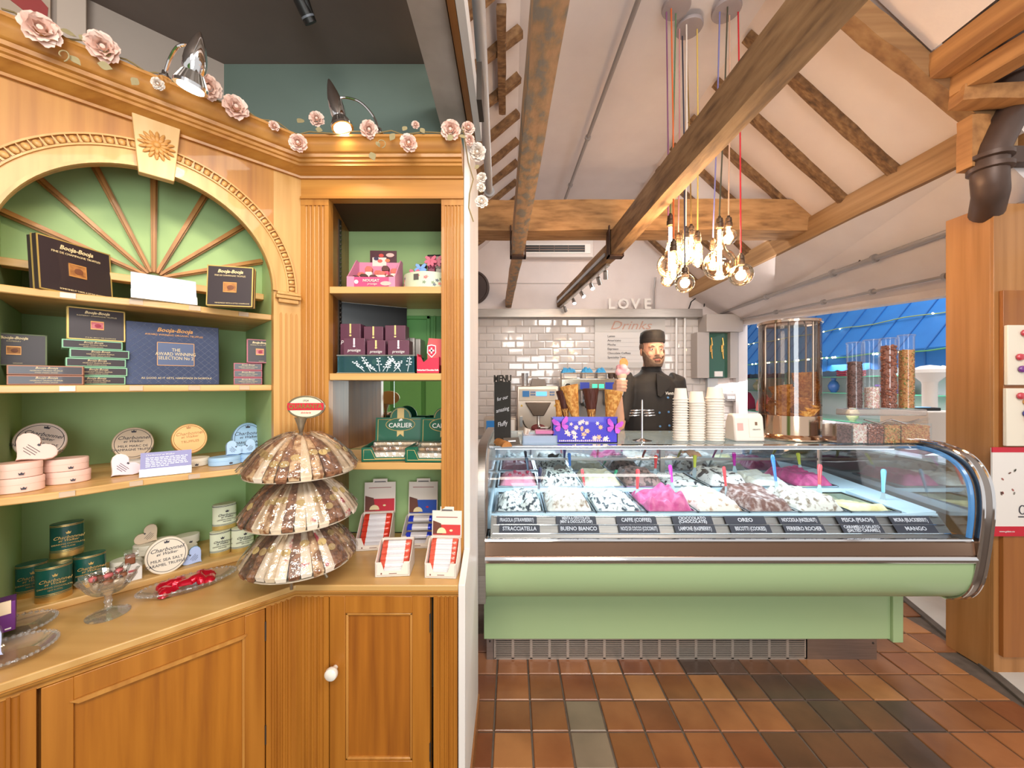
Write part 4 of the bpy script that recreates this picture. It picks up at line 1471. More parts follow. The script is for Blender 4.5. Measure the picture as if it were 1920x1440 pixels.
# flavour tickets, two rows
SLATE = mat('ticket_slate', '3a3a44', .6, h2='42424c', scale=12)
CHALK = mat('chalk', 'd8d6dc', .8)
n_ = Vector((0, -(SL1 - SL0).z, (SL1 - SL0).y)).normalized()
ANG = math.atan2((SL1 - SL0).z, (SL1 - SL0).y)
TOPT = ['FRAGOLA (STRAWBERRY)', 'MENTA & CIOCCOLATA\n(MINT & CHOCOLATE CHIP)', 'CAFFE (COFFEE)', 'CIOCCOLATO\n(CHOCOLATE)', 'OREO', 'NOCCIOLA (HAZELNUT)', 'PESCA (PEACH)', 'MORA (BLACKBERRY)']
BOTT = ['STRACCIATELLA', 'BUENO BIANCO', 'NOCE DI COCCO (COCONUT)', 'LAMPONE (RASPBERRY)', 'BISCOTTI (COOKIES)', 'FERRERO ROCHER', 'CARAMELLO SALATO\n(SALTED CARAMEL)', 'MANGO']
TPX = [974, 1085, 1198, 1303, 1407, 1508, 1617, 1717]
for i in range(8):
    for r_, (txt, k, dxp) in enumerate(((TOPT[i], .77, -5 if i < 4 else -10), (BOTT[i], .43, 0))):
        c = slope_pt(0, k, .010)
        x = (TPX[i] + dxp - 960) / F * c.y
        nm = txt.replace('\n', ' ').lower()
        t = thing('flavour_ticket', 'dark slate ticket chalked %s, %s of its pair' % (nm, ['upper', 'lower'][r_]), 'ticket', (x, c.y, c.z))
        t.rotation_euler = (ANG, 0, 0)
        XF[t.name] = Matrix.Translation((x, c.y, c.z)) @ Matrix.Rotation(ANG, 4, 'X')
        G().box(-.095, .095, -.019, .019, -.0015, .0015).obj('plate', SLATE, t)
        sz = .019 if '\n' in txt else .025
        ln = max(len(q) for q in txt.split('\n'))
        text(txt, sz, t, (0, 0, .002), CHALK, rot=(0, 0, 0), extrude=.0002, sx=min(1.05, .172 / (ln * sz * .62)), line=.85, bold=.0006)
# ================================================================== PENDANT LAMPS
BRONZE = mat('bronze_holder', '4b3a2c', .45, .5)
BULBG = glass('bulb_glass', 'fff1dc', .22, .02)
FIL = mat('filament', 'ffd9a0', .4, emit=95)
ROSEP = mat('rose_plate', '9a8f90', .5)
roses = {}
for nm, px, py, Y, lab in (('a', 1268, -6, 2.27, 'grey disc ceiling plate of the pendant cords, leftmost'), ('b', 1292, 33, 2.40, 'grey disc ceiling plate of the pendant cords, lower middle one'), ('c', 1362, -6, 2.29, 'grey disc ceiling plate of the pendant cords, rightmost')):
    p = W(px, py, Y)
    p.z = ZC - .04
    t = thing('ceiling_plate', lab, 'lamp fitting', p)
    G().lathe([(.078, -.012), (.082, -.006), (.082, .006), (.076, .010)], 28, p).obj('disc', ROSEP, t, world=True)
    G().lathe([(.012, .01), (.012, .04)], 12, p).obj('stem', ROSEP, t, world=True)
    roses[nm] = p


def pendant(rose, roff, hx_, hy, Y, bx, by, br, kind, col, label):
    """rose plate, holder-top pixel, depth, bulb centre pixel and radius in pixels"""
    top = roses[rose] + Vector((roff[0], roff[1], -.012))
    h = W(hx_, hy, Y)
    t = thing('pendant_lamp', label, 'lamp', h)
    mid = top.lerp(h, .5) + Vector((.004, 0, 0))
    G().tube([top, mid, h + Vector((0, 0, .03)), h], .0042, 6).obj('cord', mat('cord_' + col, col, .7), t, world=True)
    G().lathe([(.0, .0), (.008, -.002), (.010, -.012), (.017, -.016), (.019, -.035), (.017, -.040), (.021, -.045), (.021, -.068), (.018, -.072)], 16, h).obj('lamp_holder', BRONZE, t, world=True)
    c = W(bx, by, Y)
    c.x = h.x + (c.x - h.x) * .35
    r_ = br / F * Y * .93
    z0 = h.z - .070
    pr = [(.014, z0)]
    if kind == 'globe':
        zt = c.z + r_ * .86
        pr += [(.016, (z0 + zt) / 2), (r_ * .42, zt)] + [(r_ * math.sin(a), c.z + r_ * math.cos(a)) for a in [.75 + k * .2655 for k in range(10)]] + [(0, c.z - r_)]
    else:
        pr += [(r_, z0 - r_ * 1.2), (r_, c.z - r_ * 1.5), (r_ * .7, c.z - r_ * 2.1), (0, c.z - r_ * 2.4)]
    pr = [(r__, z) for r__, z in pr]
    G().shell([(q, z) for q, z in pr], 24, (h.x, h.y, 0)).obj('bulb', BULBG, t, world=True, ang=80)
    g = G()
    zf0, zf1 = z0 - .012, c.z - (r_ * .45 if kind == 'globe' else r_ * 1.6)
    for k in range(6):
        a = 2 * PI * k / 6
        g.tube([(h.x + .008 * math.cos(a), h.y + .008 * math.sin(a), zf0), (h.x + .012 * math.cos(a + .5), h.y + .012 * math.sin(a + .5), zf1)], .0013, 5)
    g.obj('filament', FIL, t, world=True)
    lamp('pendant_light', 'POINT', (h.x, h.y, (zf0 + zf1) / 2), 4.1, (1, .86, .72), .03)
    return t


pendant('a', (.01, .03), 1257, 400, 2.28, 1246, 497, 26, 'globe', '5a7a58', 'large teardrop bulb on a green cord, leftmost of the cluster')
pendant('a', (-.03, 0), 1263, 448, 2.20, 1263, 505, 9, 'tube', 'd2622c', 'tubular bulb on an orange cord near the left of the cluster')
pendant('b', (-.06, .0), 1272, 436, 2.34, 1274, 480, 14, 'globe', 'c48a8c', 'small bulb on a dusty pink cord behind the orange cord')
pendant('b', (-.03, -.03), 1286, 424, 2.28, 1287, 478, 21, 'globe', 'ece0d6', 'round bulb on a white cord in the middle of the cluster')
pendant('b', (.0, .04), 1296, 420, 2.36, 1302, 469, 22, 'globe', '8a6a34', 'round bulb on a brown cord beside the white cord')
pendant('b', (.05, .0), 1308, 432, 2.30, 1307, 482, 9, 'tube', 'd8b860', 'tubular bulb on a yellow cord in the middle of the cluster')
pendant('c', (-.04, .0), 1337, 446, 2.40, 1336, 492, 17, 'globe', '7a78b0', 'bulb on a lilac cord half behind the biggest globe')
pendant('c', (-.01, -.03), 1349, 405, 2.26, 1349, 496, 31, 'globe', '4c4838', 'biggest globe bulb on a dark green cord')
pendant('c', (.03, .02), 1366, 404, 2.34, 1372, 444, 16, 'globe', 'c8a088', 'highest round bulb on a tan cord at the right')
pendant('c', (.07, 0), 1389, 474, 2.22, 1391, 515, 23, 'globe', 'c8222e', 'round bulb on a bright red cord, rightmost of the cluster')
pendant('a', (-.05, .02), 1253, 488, 2.40, 1252, 524, 15, 'globe', '86507a', 'small low bulb on a purple cord at the left')
pendant('b', (-.02, .05), 1284, 497, 2.12, 1285, 531, 19, 'globe', '34364c', 'lowest round bulb on a navy cord')

# ------------------------------------------------------------------ track light on the joist end
tk = thing('track_light', 'grey lighting track with small spots on the long joist end', 'lamp', (jx(3.2), 3.3, 2.5))


def jend(y, dz, dx=0.0):
    k = (y - 3.2) / (YW - 3.2)
    return Vector((jx(3.2) - .20 * k + dx, y, 2.63 + dz))


G().beam(jend(3.3, -.02, -.048), jend(5.2, -.02, -.048), .012, .03).obj('cable_rail', mat('pale_metal', 'b4bcc4', .35, .7), tk, world=True)
G().beam(jend(3.35, -.088), jend(5.2, -.088), .03, .02).obj('track_rail', STEEL, tk, world=True)
for i, (y, lit) in enumerate(((3.42, 0), (3.62, 0), (3.85, 1), (4.2, 1), (4.55, 1), (5.0, 0))):
    p = jend(y, -.10)
    d = Vector((.35 if i % 2 else .15, -.55 if lit else .5, -.75)).normalized()
    G().tube([p, p + Vector((0, 0, -.03)), p + Vector((0, 0, -.03)) + d * .02], .006, 8).obj('spot_arm', STEEL, tk, world=True)
    q = p + Vector((0, 0, -.035))
    T = Matrix.Translation(q) @ d.to_track_quat('Z', 'Y').to_matrix().to_4x4()
    G(T).lathe([(.012, -.015), (.021, -.01), (.023, .06), (.019, .062), (.017, .05)], 14).obj('spot_head', STEEL, tk, world=True)
    if lit:
        G(T).lathe([(.018, .052), (.018, .0535)], 14).obj('spot_lens', mat('spot_lens', 'f6fff4', .3, emit=60), tk, world=True)
        lamp('track_spot', 'SPOT', q + d * .07, 14, (.97, 1, .95), .02, q + d * 2, 80, .5)

# ------------------------------------------------------------------ rear wall fittings
ch = thing('steel_channel', 'long brushed steel channel above the white wall tiles', 'channel', (1.0, 5.2, 2.40))
G().box(-.6, 2.56, 5.16, 5.29, 2.40, 2.412).box(-.6, 2.56, 5.155, 5.165, 2.40, 2.510).box(-.6, 2.56, 5.16, 5.29, 2.50, 2.510).obj('channel', STEEL_B, ch, world=True, bevel=.002)
for i, c in enumerate('LOVE'):
    t = thing('letter', 'white standing letter %s on the steel channel' % c, 'letter', W(1146 + 22.5 * i, 583, 5.22))
    t.location.z = 2.511
    text(c, .190, t, (0, 0, .070), mat('white_letter', 'e6e0da', .6), extrude=.016, bold=.006, name='letter_body')
cl = thing('wall_disc', 'dark round disc on the rear wall behind the partition edge', 'clock', (-.52, 5.27, 2.8))
G(Matrix.Translation((-.545, 5.29, 2.825)) @ Matrix.Rotation(R(90), 4, 'X')).lathe([(.235, 0), (.235, .03), (.21, .045), (.20, .03), (0, .03)], 40).obj('disc', mat('dark_disc', '4a3c38', .6), cl, world=True)
ac = thing('air_conditioner', 'white ceiling cassette air conditioner with black slots on the rear wall', 'air conditioner', (.6, 5.25, 3.3))
G().box(.06, 1.10, 5.20, 5.30, 3.22, 3.62).obj('housing', mat('ac_white', 'd8d0cc', .5), ac, world=True, bevel=.004)
G().box(.14, 1.06, 5.19, 5.205, 3.265, 3.395).obj('grille_frame', WHITE, ac, world=True, bevel=.002)
G().box(.17, .985, 5.185, 5.195, 3.285, 3.375).obj('grille_recess', BLACK, ac, world=True)
g = G()
for z in (3.312, 3.345):
    g.box(.17, .985, 5.180, 5.186, z - .004, z + .004)
for x in (.37, .57, .76):
    g.box(x - .003, x + .003, 5.180, 5.186, 3.285, 3.375)
g.obj('louvre', mat('louvre', '8c7468', .5), ac, world=True)
G().box(-.6, 1.2, 5.293, 5.30, 2.885, 2.892).obj('trim_5', mat('grey_line', 'b4aca8', .7))['kind'] = 'structure'
# menu board
mb = thing('menu_board', 'white drinks menu board on the tiled wall behind the man', 'menu board', W(1190, 690, 5.27))
G().box(1.135, 2.10, 5.270, 5.29, 1.72, 2.395).obj('board', mat('menu_white', 'd9d4d0', .5), mb, world=True)
G().box(1.135, 2.10, 5.266, 5.272, 2.215, 2.395).obj('header_band', mat('menu_header', 'c9c5c0', .5), mb, world=True)
G().box(1.135, 2.10, 5.266, 5.272, 1.72, 1.80).obj('footer_band', MATS['menu_header'], mb, world=True)
iv = Vector(mb.location)
text('Drinks', .165, mb, Vector((1.62, 5.262, 2.30)) - iv, mat('rose_gold', 'c49a8a', .5), shear=.35, sx=1.25)
for i, s_ in enumerate(('Lattes', 'Americano', 'Mocha', 'Espresso', 'Chocolate Coffees', 'Speciality Teas')):
    text(s_, .042, mb, Vector((1.31, 5.265, 2.155 - .058 * i)) - iv, INK, align='LEFT')
for i in range(6):
    o = G().box(1.31, 1.95, 5.268, 5.2715, 2.128 - .058 * i, 2.130 - .058 * i).obj('rule_line', mat('rule_grey', 'a7a2a0', .7), mb, world=True)
# white drops, hood and hatch box at the corner
for k, px in enumerate((1268, 1284)):
    x = (px - 960) / F * 5.25
    tag(G().tube([(x, 5.25, 1.0), (x, 5.25, 2.40)], .014, 10).obj('white_pipe', WHITEG), ['left', 'right'][k] + ' of two thin white pipes on the tiled wall beside the man', 'pipe')
hb_ = thing('switch_cabinet', 'grey wall cabinet with dark green glass front by the serving hatch', 'cabinet', (2.76, 5.1, 1.58))
GREYM = mat('grey_metal', 'b7aea8', .5, .2)
G().box(2.56, 3.04, 5.05, 5.29, 2.19, 2.42).obj('hood', GREYM, hb_, world=True, bevel=.003)
for nm, a, b in (('side_pillar', 2.46, 2.62), ('side_pillar', 2.90, 3.0)):
    G().box(a, b, 5.10, 5.28, 1.58, 2.19).obj(nm, GREYM, hb_, world=True, bevel=.003)
G().box(2.62, 2.90, 5.17, 5.20, 1.585, 2.185).obj('green_front', mat('green_glass', '1f5a48', .06, coat=1), hb_, world=True)
G().box(2.72, 2.83, 5.155, 5.17, 1.60, 1.67).obj('paper_note', WHITE, hb_, world=True)
for x in (2.68, 2.83):
    g = G()
    for k in range(5):
        g.tube([(x + .012 * math.sin(k * 2.3), 5.160, 2.12 - .05 * k), (x + .012 * math.cos(k * 1.7), 5.155, 2.02 - .045 * k)], .006, 6)
    g.obj('tinsel', GOLD, hb_, world=True)
G().box(2.66, 2.80, 5.22, 5.29, 1.20, 1.58).obj('cable_cover', mat('pale_grey', 'c9cdd0', .5), hb_, world=True)
so = thing('socket_plate', 'small grey switch plate below the green-fronted wall cabinet', 'switch', (2.96, 5.2, 1.30))
G().box(2.90, 3.02, 5.19, 5.28, 1.27, 1.37).obj('plate', mat('dark_grey', '77726e', .5), so, world=True, bevel=.002)
for k in range(4):
    G().box(2.912 + .026 * k, 2.932 + .026 * k, 5.184, 5.19, 1.30, 1.335).obj('switch', mat('switch_white', 'c8c4c0', .4), so, world=True)
jm = struct('window_1', G().box(3.02, 3.06, 5.18, 5.24, .9, 2.33), GREYM)
G().box(3.055, 3.12, 1.3, 5.0, .90, .93).obj('window_sill', GREYM, jm)
# loose black cable loops on the wall above the channel
cbl = thing('loose_cable', 'thin black cables looping over the wall at the end of the channel', 'cable', (2.5, 5.25, 2.55))
G().tube([W(1290, 583, 5.25), W(1296, 566, 5.25), W(1308, 556, 5.25), W(1322, 562, 5.25), W(1320, 575, 5.25)], .008, 6).obj('cable', BLACKM, cbl, world=True)
G().tube([W(1226, 583, 5.25), W(1226, 545, 5.25), W(1229, 520, 5.25)], .012, 6).obj('grey_cable', CON, cbl, world=True)

# ------------------------------------------------------------------ back counter and machines
bc = thing('back_counter', 'white staff counter with steel top along the tiled wall', 'counter', (1.0, 4.9, 0))
G().box(-.6, 2.4, 4.50, 5.27, .86, .90).obj('steel_top', STEEL_B, bc, world=True, bevel=.003)
for k in range(4):
    G().box(-.6 + .75 * k + .004, -.6 + .75 * (k + 1) - .004, 4.53, 4.55, .06, .855).obj('door', WHITE, bc, world=True, bevel=.002)
G().box(-.6, 2.4, 4.55, 5.27, 0, .86).obj('carcass', mat('carcass_grey', 'a9a4a0', .6), bc, world=True)

WSTEEL = mat('machine_steel', 'd0bfae', .33, .9)
bf = thing('batch_freezer', 'steel countertop ice cream batch freezer with blue display and funnel', 'machine', (.3, 4.7, .90))
x0, x1, yf_ = .063, .545, 4.52
G().box(x0, x1, yf_, 5.1, .90, 1.475).obj('body', WSTEEL, bf, world=True, bevel=.008)
G().box(x0 + .02, x1 - .02, yf_ - .012, yf_, 1.30, 1.44).obj('control_panel', mat('panel_cream', 'd8cdbc', .35), bf, world=True, bevel=.004)
G().box(x0 + .06, x0 + .14, yf_ - .016, yf_ - .011, 1.35, 1.42).obj('brand_patch', mat('mid_blue', '2f7fc8', .4), bf, world=True)
G().box(x0 + .22, x0 + .345, yf_ - .016, yf_ - .011, 1.36, 1.41).obj('display', mat('lcd_blue', '5fb4ff', .3, emit=1.1), bf, world=True)
for k in range(6):
    xx = x0 + .155 + .02 * (k % 3) + (.225 if k >= 3 else 0)
    for z in (1.365, 1.395):
        G().box(xx, xx + .015, yf_ - .016, yf_ - .011, z, z + .018).obj('key', mat('key_blue', '4a78b4', .4), bf, world=True)
G().prism([(.155, 1.285), (.455, 1.285), (.37, 1.13), (.25, 1.13)], yf_ - .07, yf_, 'xz').obj('funnel', mat('funnel_dark', '6b5b4e', .35, .8), bf, world=True, bevel=.006)
G(Matrix.Translation((.31, yf_ - .02, .0))).tube([(0, 0, 1.14), (0, 0, 1.02), (.01, -.02, .99)], .018, 12).obj('spout', STEEL, bf, world=True)
G(Matrix.Translation((.31, yf_ - .005, .985)) @ Matrix.Rotation(R(90), 4, 'X')).lathe([(.085, 0), (.085, .02), (.07, .03), (0, .03)], 24, sy=.55).obj('outlet_disc', mat('maroon', '7c3a38', .4), bf, world=True)
G(Matrix.Translation((.31, yf_, 1.12)) @ Matrix.Rotation(R(90), 4, 'X')).tube([(.19 * math.cos(a), .19 * math.sin(a), .012) for a in [PI + .25 + k * (PI - .5) / 12 for k in range(13)]], .008, 8).obj('door_ring', DSTEEL, bf, world=True)
G().box(.33, .42, yf_ - .05, yf_ - .03, .985, 1.0).obj('lever', WHITE, bf, world=True)
G().box(x0 + .03, x0 + .06, yf_ - .04, yf_, 1.0, 1.12).obj('hinge', STEEL, bf, world=True)
G().box(.17, .45, yf_ - .02, yf_, .92, .95).obj('tray_edge', DSTEEL, bf, world=True)
for xx in (x0 + .035, x1 - .055):
    G().prism([(xx, 1.235), (xx + .03, 1.235), (xx + .015, 1.262)], yf_ - .003, yf_, 'xz').obj('warning_mark', mat('warn_yellow', 'd8b030', .5), bf, world=True)
# nested steel beakers on top
for k in range(6):
    o = G().shell([(.036, 0), (.040, .085), (.043, .087), (.043, .091)], 20).lathe([(.036, 0), (.036, .001)], 20).obj('steel_beaker', STEEL, loc=(.155, 4.66, 1.476 + .013 * k))
    tag(o, 'steel beaker nested in the stack on the batch freezer, %s from the bottom' % ordn[k], 'beaker', 'steel beakers on the batch freezer')
rb_ = thing('roll_holder', 'grey paper roll holder standing behind the beakers', 'holder', (.33, 4.8, 1.476))
G().prism([(.23, 1.477), (.43, 1.477), (.41, 1.56), (.25, 1.57)], 4.76, 4.9, 'xz').obj('housing', mat('holder_grey', '8d8580', .5), rb_, world=True, bevel=.006)
sm_ = thing('label_machine', 'low steel box with blue front panel at the left of the staff counter', 'machine', (-.13, 4.6, .90))
G().box(-.33, .045, 4.50, 4.8, .90, 1.10).obj('body', WSTEEL, sm_, world=True, bevel=.005)
G().box(-.30, -.08, 4.494, 4.50, .96, 1.07).obj('blue_panel', mat('panel_blue', '2f86d8', .4), sm_, world=True)
G().box(-.05, .03, 4.494, 4.50, .95, 1.08).obj('white_panel', WHITE, sm_, world=True)

es = thing('espresso_machine', 'chrome espresso machine with gauges behind the waffle cones', 'coffee machine', (1.0, 4.8, .90))
ex0, ex1 = .60, 1.42
G().box(ex0, ex1, 4.72, 5.15, 1.05, 1.56).obj('body', STEEL, es, world=True, bevel=.012)
G().box(ex0 - .02, ex1 + .02, 4.55, 4.75, 1.42, 1.565).obj('front_panel', mat('coffee_steel', 'c9c2b2', .2, .9), es, world=True, bevel=.012)
G().box(ex0 - .02, ex1 + .02, 4.52, 5.15, .93, 1.05).obj('drip_tray', STEEL, es, world=True, bevel=.008)
for x in (ex0 + .03, ex1 - .03):
    G().box(x - .04, x + .04, 4.60, 5.1, .90, .93).obj('foot', BLACK, es, world=True)
for x in (.66, 1.34):
    Tg = Matrix.Translation((x, 4.548, 1.475)) @ Matrix.Rotation(R(90), 4, 'X')
    G(Tg).lathe([(.036, 0), (.036, .012), (.032, .016)], 20).obj('gauge_ring', CHROME, es, world=True)
    G(Tg).lathe([(.031, .012), (.031, .017), (0, .018)], 20).obj('gauge', BLACK, es, world=True)
for x in (.86, 1.16):
    G().lathe([(.04, 1.27), (.045, 1.30), (.045, 1.42)], 20, (x, 4.64, 0)).obj('group_head', CHROME, es, world=True)
    G().tube([(x, 4.64, 1.26), (x, 4.52, 1.25), (x, 4.42, 1.235)], [.03, .016, .018], 12).obj('portafilter', BLACK, es, world=True)
    G().box(x - .055, x + .055, 4.54, 4.552, 1.44, 1.52).obj('button_panel', mat('lit_panel', '2c3f9c', .3, emit=.5), es, world=True)
for x in (.98, 1.06, 1.27):
    G().box(x - .03, x + .03, 4.541, 4.552, 1.45, 1.50).obj('indicator', mat('lit_teal', '50d8b8', .3, emit=.8), es, world=True)
for k, x in enumerate((.62, .88, 1.13, 1.40)):
    G().tube([(x, 4.6, 1.56), (x, 4.6, 1.63)], .006, 8).obj('rail_post', CHROME, es, world=True)
G().tube([(.62, 4.6, 1.63), (1.40, 4.6, 1.63)], .006, 8).obj('cup_rail', CHROME, es, world=True)
CLB = mat('blue_cloth', '4aa8de', .8)
for k, (x, sx) in enumerate(((.70, .095), (.93, .075), (1.10, .06))):
    t = thing('steel_tray', 'small steel tray on the espresso machine, %s from the left' % ordn[k], 'tray', (x, 4.75, 1.568), group='trays on the espresso machine')
    G().box(x - sx, x + sx, 4.68, 4.85, 1.568, 1.635).obj('tray', STEEL_B, t, world=True, bevel=.004)
    g = G()
    vs_, fs = [], []
    nn = 16
    for j in range(nn + 1):
        for i in range(nn + 1):
            xx, yy = (i / nn - .5) * 2, (j / nn - .5) * 2
            e = max(0, 1 - xx * xx) * max(0, 1 - yy * yy)
            z = .085 * e ** .5 * (.55 + .9 * abs(noise.noise(Vector((xx * 1.6 + k * 4, yy * 1.6, 1))))) + .03 * noise.noise(Vector((xx * 4, yy * 4, k)))
            vs_.append((x + xx * sx * .95, 4.765 + yy * .07, 1.632 + max(0, z)))
    for j in range(nn):
        for i in range(nn):
            a = j * (nn + 1) + i
            fs.append((a, a + 1, a + nn + 2, a + nn + 1))
    o = g.add(vs_, fs).obj('cloth', CLB, ang=30)
    tag(o, 'crumpled bright blue cloth in the %s tray on the espresso machine' % ['largest left', 'middle', 'small right'][k], 'cloth', 'blue cloths on the espresso machine')
cupm = G().shell([(.026, 0), (.034, .02), (.036, .065), (.033, .066), (.031, .02), (.024, .004)], 18).lathe([(.026, 0), (.026, .002)], 18).mesh('coffee_cup', mat('dark_cup', '5b4a42', .3))
for k, x in enumerate((1.215, 1.285, 1.355)):
    o = bpy.data.objects.new('coffee_cup', cupm)
    COL.objects.link(o)
    o.location = (x, 4.72, 1.566)
    tag(o, 'small dark cup on the espresso machine, %s from the left' % ordn[k], 'cup', 'cups on the espresso machine')
jr = thing('dark_jar', 'dark round tub at the right end of the espresso machine', 'jar', (1.42, 4.9, 1.566))
G().lathe([(.055, 0), (.06, .02), (.06, .085), (.064, .087), (.064, .10), (.05, .105)], 24, (1.39, 4.93, 1.566)).obj('tub', BLACKM, jr, world=True)
# ================================================================== MAN BEHIND THE COUNTER
SKIN = mat('skin', 'd9a88c', .55, h2='cf9a80', scale=9)
JACK = mat('black_jacket', '221e1e', .75, h2='1a1717', scale=8, bump=.15)
HAIR = mat('beard_hair', '6b5446', .8, h2='846a58', scale=40)
PX, PY = 1.02, 2.82
pe = thing('person', 'person in black chef jacket and cap holding up an ice cream cone', 'person', (PX, PY, 0))


def loft(g, secs, n=20, m=0):
    """secs: (centre, rx, ry) horizontal ellipses"""
    vs_, fs = [], []
    for c, rx, ry in secs:
        for i in range(n):
            a = 2 * PI * i / n
            vs_.append((c[0] + rx * math.cos(a), c[1] + ry * math.sin(a), c[2]))
    for j in range(len(secs) - 1):
        for i in range(n):
            k = (i + 1) % n
            fs.append((j * n + i, j * n + k, (j + 1) * n + k, (j + 1) * n + i))
    fs += [tuple(range(n))[::-1], tuple((len(secs) - 1) * n + i for i in range(n))]
    return g.add(vs_, fs, m)


def remesh(o, vox, smooth=4):
    md = o.modifiers.new('remesh', 'REMESH')
    md.mode = 'VOXEL'
    md.voxel_size = vox
    md.use_smooth_shade = True
    ms = o.modifiers.new('smooth', 'SMOOTH')
    ms.factor = .5
    ms.iterations = smooth
    dg = bpy.context.evaluated_depsgraph_get()
    bpy.context.view_layer.update()
    me = bpy.data.meshes.new_from_object(o.evaluated_get(dg))
    me.name = o.name
    o.modifiers.clear()
    o.data = me
    me.polygons.foreach_set('use_smooth', [True] * len(me.polygons))
    return o


HZ = 1.745     # eye level
HXc, HY = PX, PY - .03
g = G()
# head: skull, jaw, face
g.ball((HXc, HY + .005, HZ + .035), (.077, .096, .100), 22)
loft(g, [((HXc, HY - .030, HZ - .118), .022, .024), ((HXc, HY - .026, HZ - .105), .042, .044), ((HXc, HY - .018, HZ - .075), .060, .066), ((HXc, HY - .008, HZ - .04), .069, .080), ((HXc, HY, HZ), .073, .088), ((HXc, HY, HZ + .05), .074, .09)])
# nose, brow, cheeks, lips, ears
g.tube([(HXc, HY - .088, HZ + .008), (HXc, HY - .100, HZ - .018), (HXc, HY - .110, HZ - .036), (HXc, HY - .096, HZ - .046)], [.009, .011, .015, .009], 10)
for s_ in (-1, 1):
    g.ball((HXc + s_ * .011, HY - .095, HZ - .041), (.009, .010, .007), 8)
    g.ball((HXc + s_ * .032, HY - .078, HZ + .020), (.024, .012, .008), 10)
    g.ball((HXc + s_ * .040, HY - .066, HZ - .035), (.020, .018, .020), 10)
    g.ball((HXc + s_ * .077, HY + .010, HZ - .012), (.009, .020, .032), 10)
g.ball((HXc, HY - .085, HZ - .070), (.022, .009, .006), 10)
g.ball((HXc, HY - .084, HZ - .080), (.020, .009, .006), 10)
# neck and trunk
loft(g, [((PX, PY, 1.05), .13, .09), ((PX, PY, 1.30), .15, .10), ((PX, PY, 1.48), .15, .09), ((PX, PY, 1.55), .10, .075), ((PX, PY - .005, 1.59), .062, .064), ((PX, PY - .01, 1.66), .056, .06), ((PX, PY - .01, 1.70), .055, .06)])
# raised right arm (left in the picture)
SH, EL, WR = Vector((PX - .175, PY, 1.52)), Vector((.735, 2.66, 1.20)), Vector((.700, 2.535, 1.425))
g.tube([SH, SH.lerp(EL, .5), EL], [.055, .048, .042], 14)
g.tube([EL, EL.lerp(WR, .3), EL.lerp(WR, .7), WR], [.041, .043, .034, .027], 14)
# lowered left arm
S2_, E2, W2 = Vector((PX + .175, PY, 1.52)), Vector((PX + .245, PY + .02, 1.22)), Vector((PX + .20, PY - .16, 1.06))
g.tube([S2_, E2], [.055, .043], 14)
g.tube([E2, W2], [.042, .028], 14)
# right hand closed round the cone
HC = Vector((.716, 2.505, 1.488))
g.tube([WR, HC + Vector((-.022, .028, -.035)), HC + Vector((-.028, .024, .012))], [.026, .030, .026], 12)
g.ball(tuple(HC + Vector((-.030, .018, -.004))), (.020, .026, .042), 12)
for k in range(4):
    z = .030 - .0205 * k
    ln = (.92, 1.0, .97, .8)[k]
    pts = [HC + Vector((-.038, .006, z)), HC + Vector((-.036, -.026, z + .003)), HC + Vector((-.012, -.040 * ln, z + .002)), HC + Vector((.012 * ln, -.036 * ln, z)), HC + Vector((.026 * ln, -.018 * ln, z - .002))]
    g.tube(pts, [.0105, .0102, .0095, .009, .0075], 10)
g.tube([HC + Vector((-.018, .034, -.028)), HC + Vector((.012, .036, .0)), HC + Vector((.032, .020, .022)), HC + Vector((.034, .000, .036))], [.014, .012, .0105, .0085], 10)
# left hand resting behind the cups
g.ball(tuple(W2 + Vector((-.01, -.04, -.02))), (.040, .05, .018), 12)
for k in range(4):
    a = W2 + Vector((-.04 + .022 * k, -.075, -.02))
    g.tube([a, a + Vector((-.003, -.035, -.006)), a + Vector((-.004, -.06, -.016))], [.0095, .009, .007], 8)
g.tube([W2 + Vector((-.03, -.03, -.02)), W2 + Vector((-.065, -.06, -.02)), W2 + Vector((-.075, -.085, -.022))], [.012, .010, .008], 8)
# hips and legs
loft(g, [((PX, PY, .86), .165, .105), ((PX, PY, .96), .165, .105), ((PX, PY, 1.10), .14, .095)])
for s_ in (-1, 1):
    g.tube([(PX + s_ * .09, PY, .90), (PX + s_ * .10, PY, .50), (PX + s_ * .10, PY + .01, .10)], [.085, .062, .045], 14)
    g.ball((PX + s_ * .10, PY - .05, .045), (.045, .12, .045), 12)
body = remesh(g.obj('body', SKIN, pe, world=True), .0052, 3)


def on_person(g, name, m, **k):
    return g.obj(name, m, pe, world=True, **k)


# jacket: trunk and sleeves
g = G()
loft(g, [((PX, PY, .88), .195, .135), ((PX, PY, 1.10), .188, .132), ((PX, PY, 1.30), .196, .135), ((PX, PY, 1.44), .200, .125), ((PX, PY, 1.515), .185, .105), ((PX, PY, 1.555), .135, .088), ((PX, PY, 1.585), .082, .076), ((PX, PY - .002, 1.612), .068, .072)], 28)
g.tube([SH + Vector((.03, 0, .0)), SH, SH.lerp(EL, .45), SH.lerp(EL, .86)], [.072, .076, .068, .064], 16)
g.tube([S2_ - Vector((.03, 0, 0)), S2_, S2_.lerp(E2, .5), E2, E2.lerp(W2, .45)], [.072, .076, .068, .060, .052], 16)
jk = remesh(g.obj('jacket', JACK, pe, world=True), .009, 5)
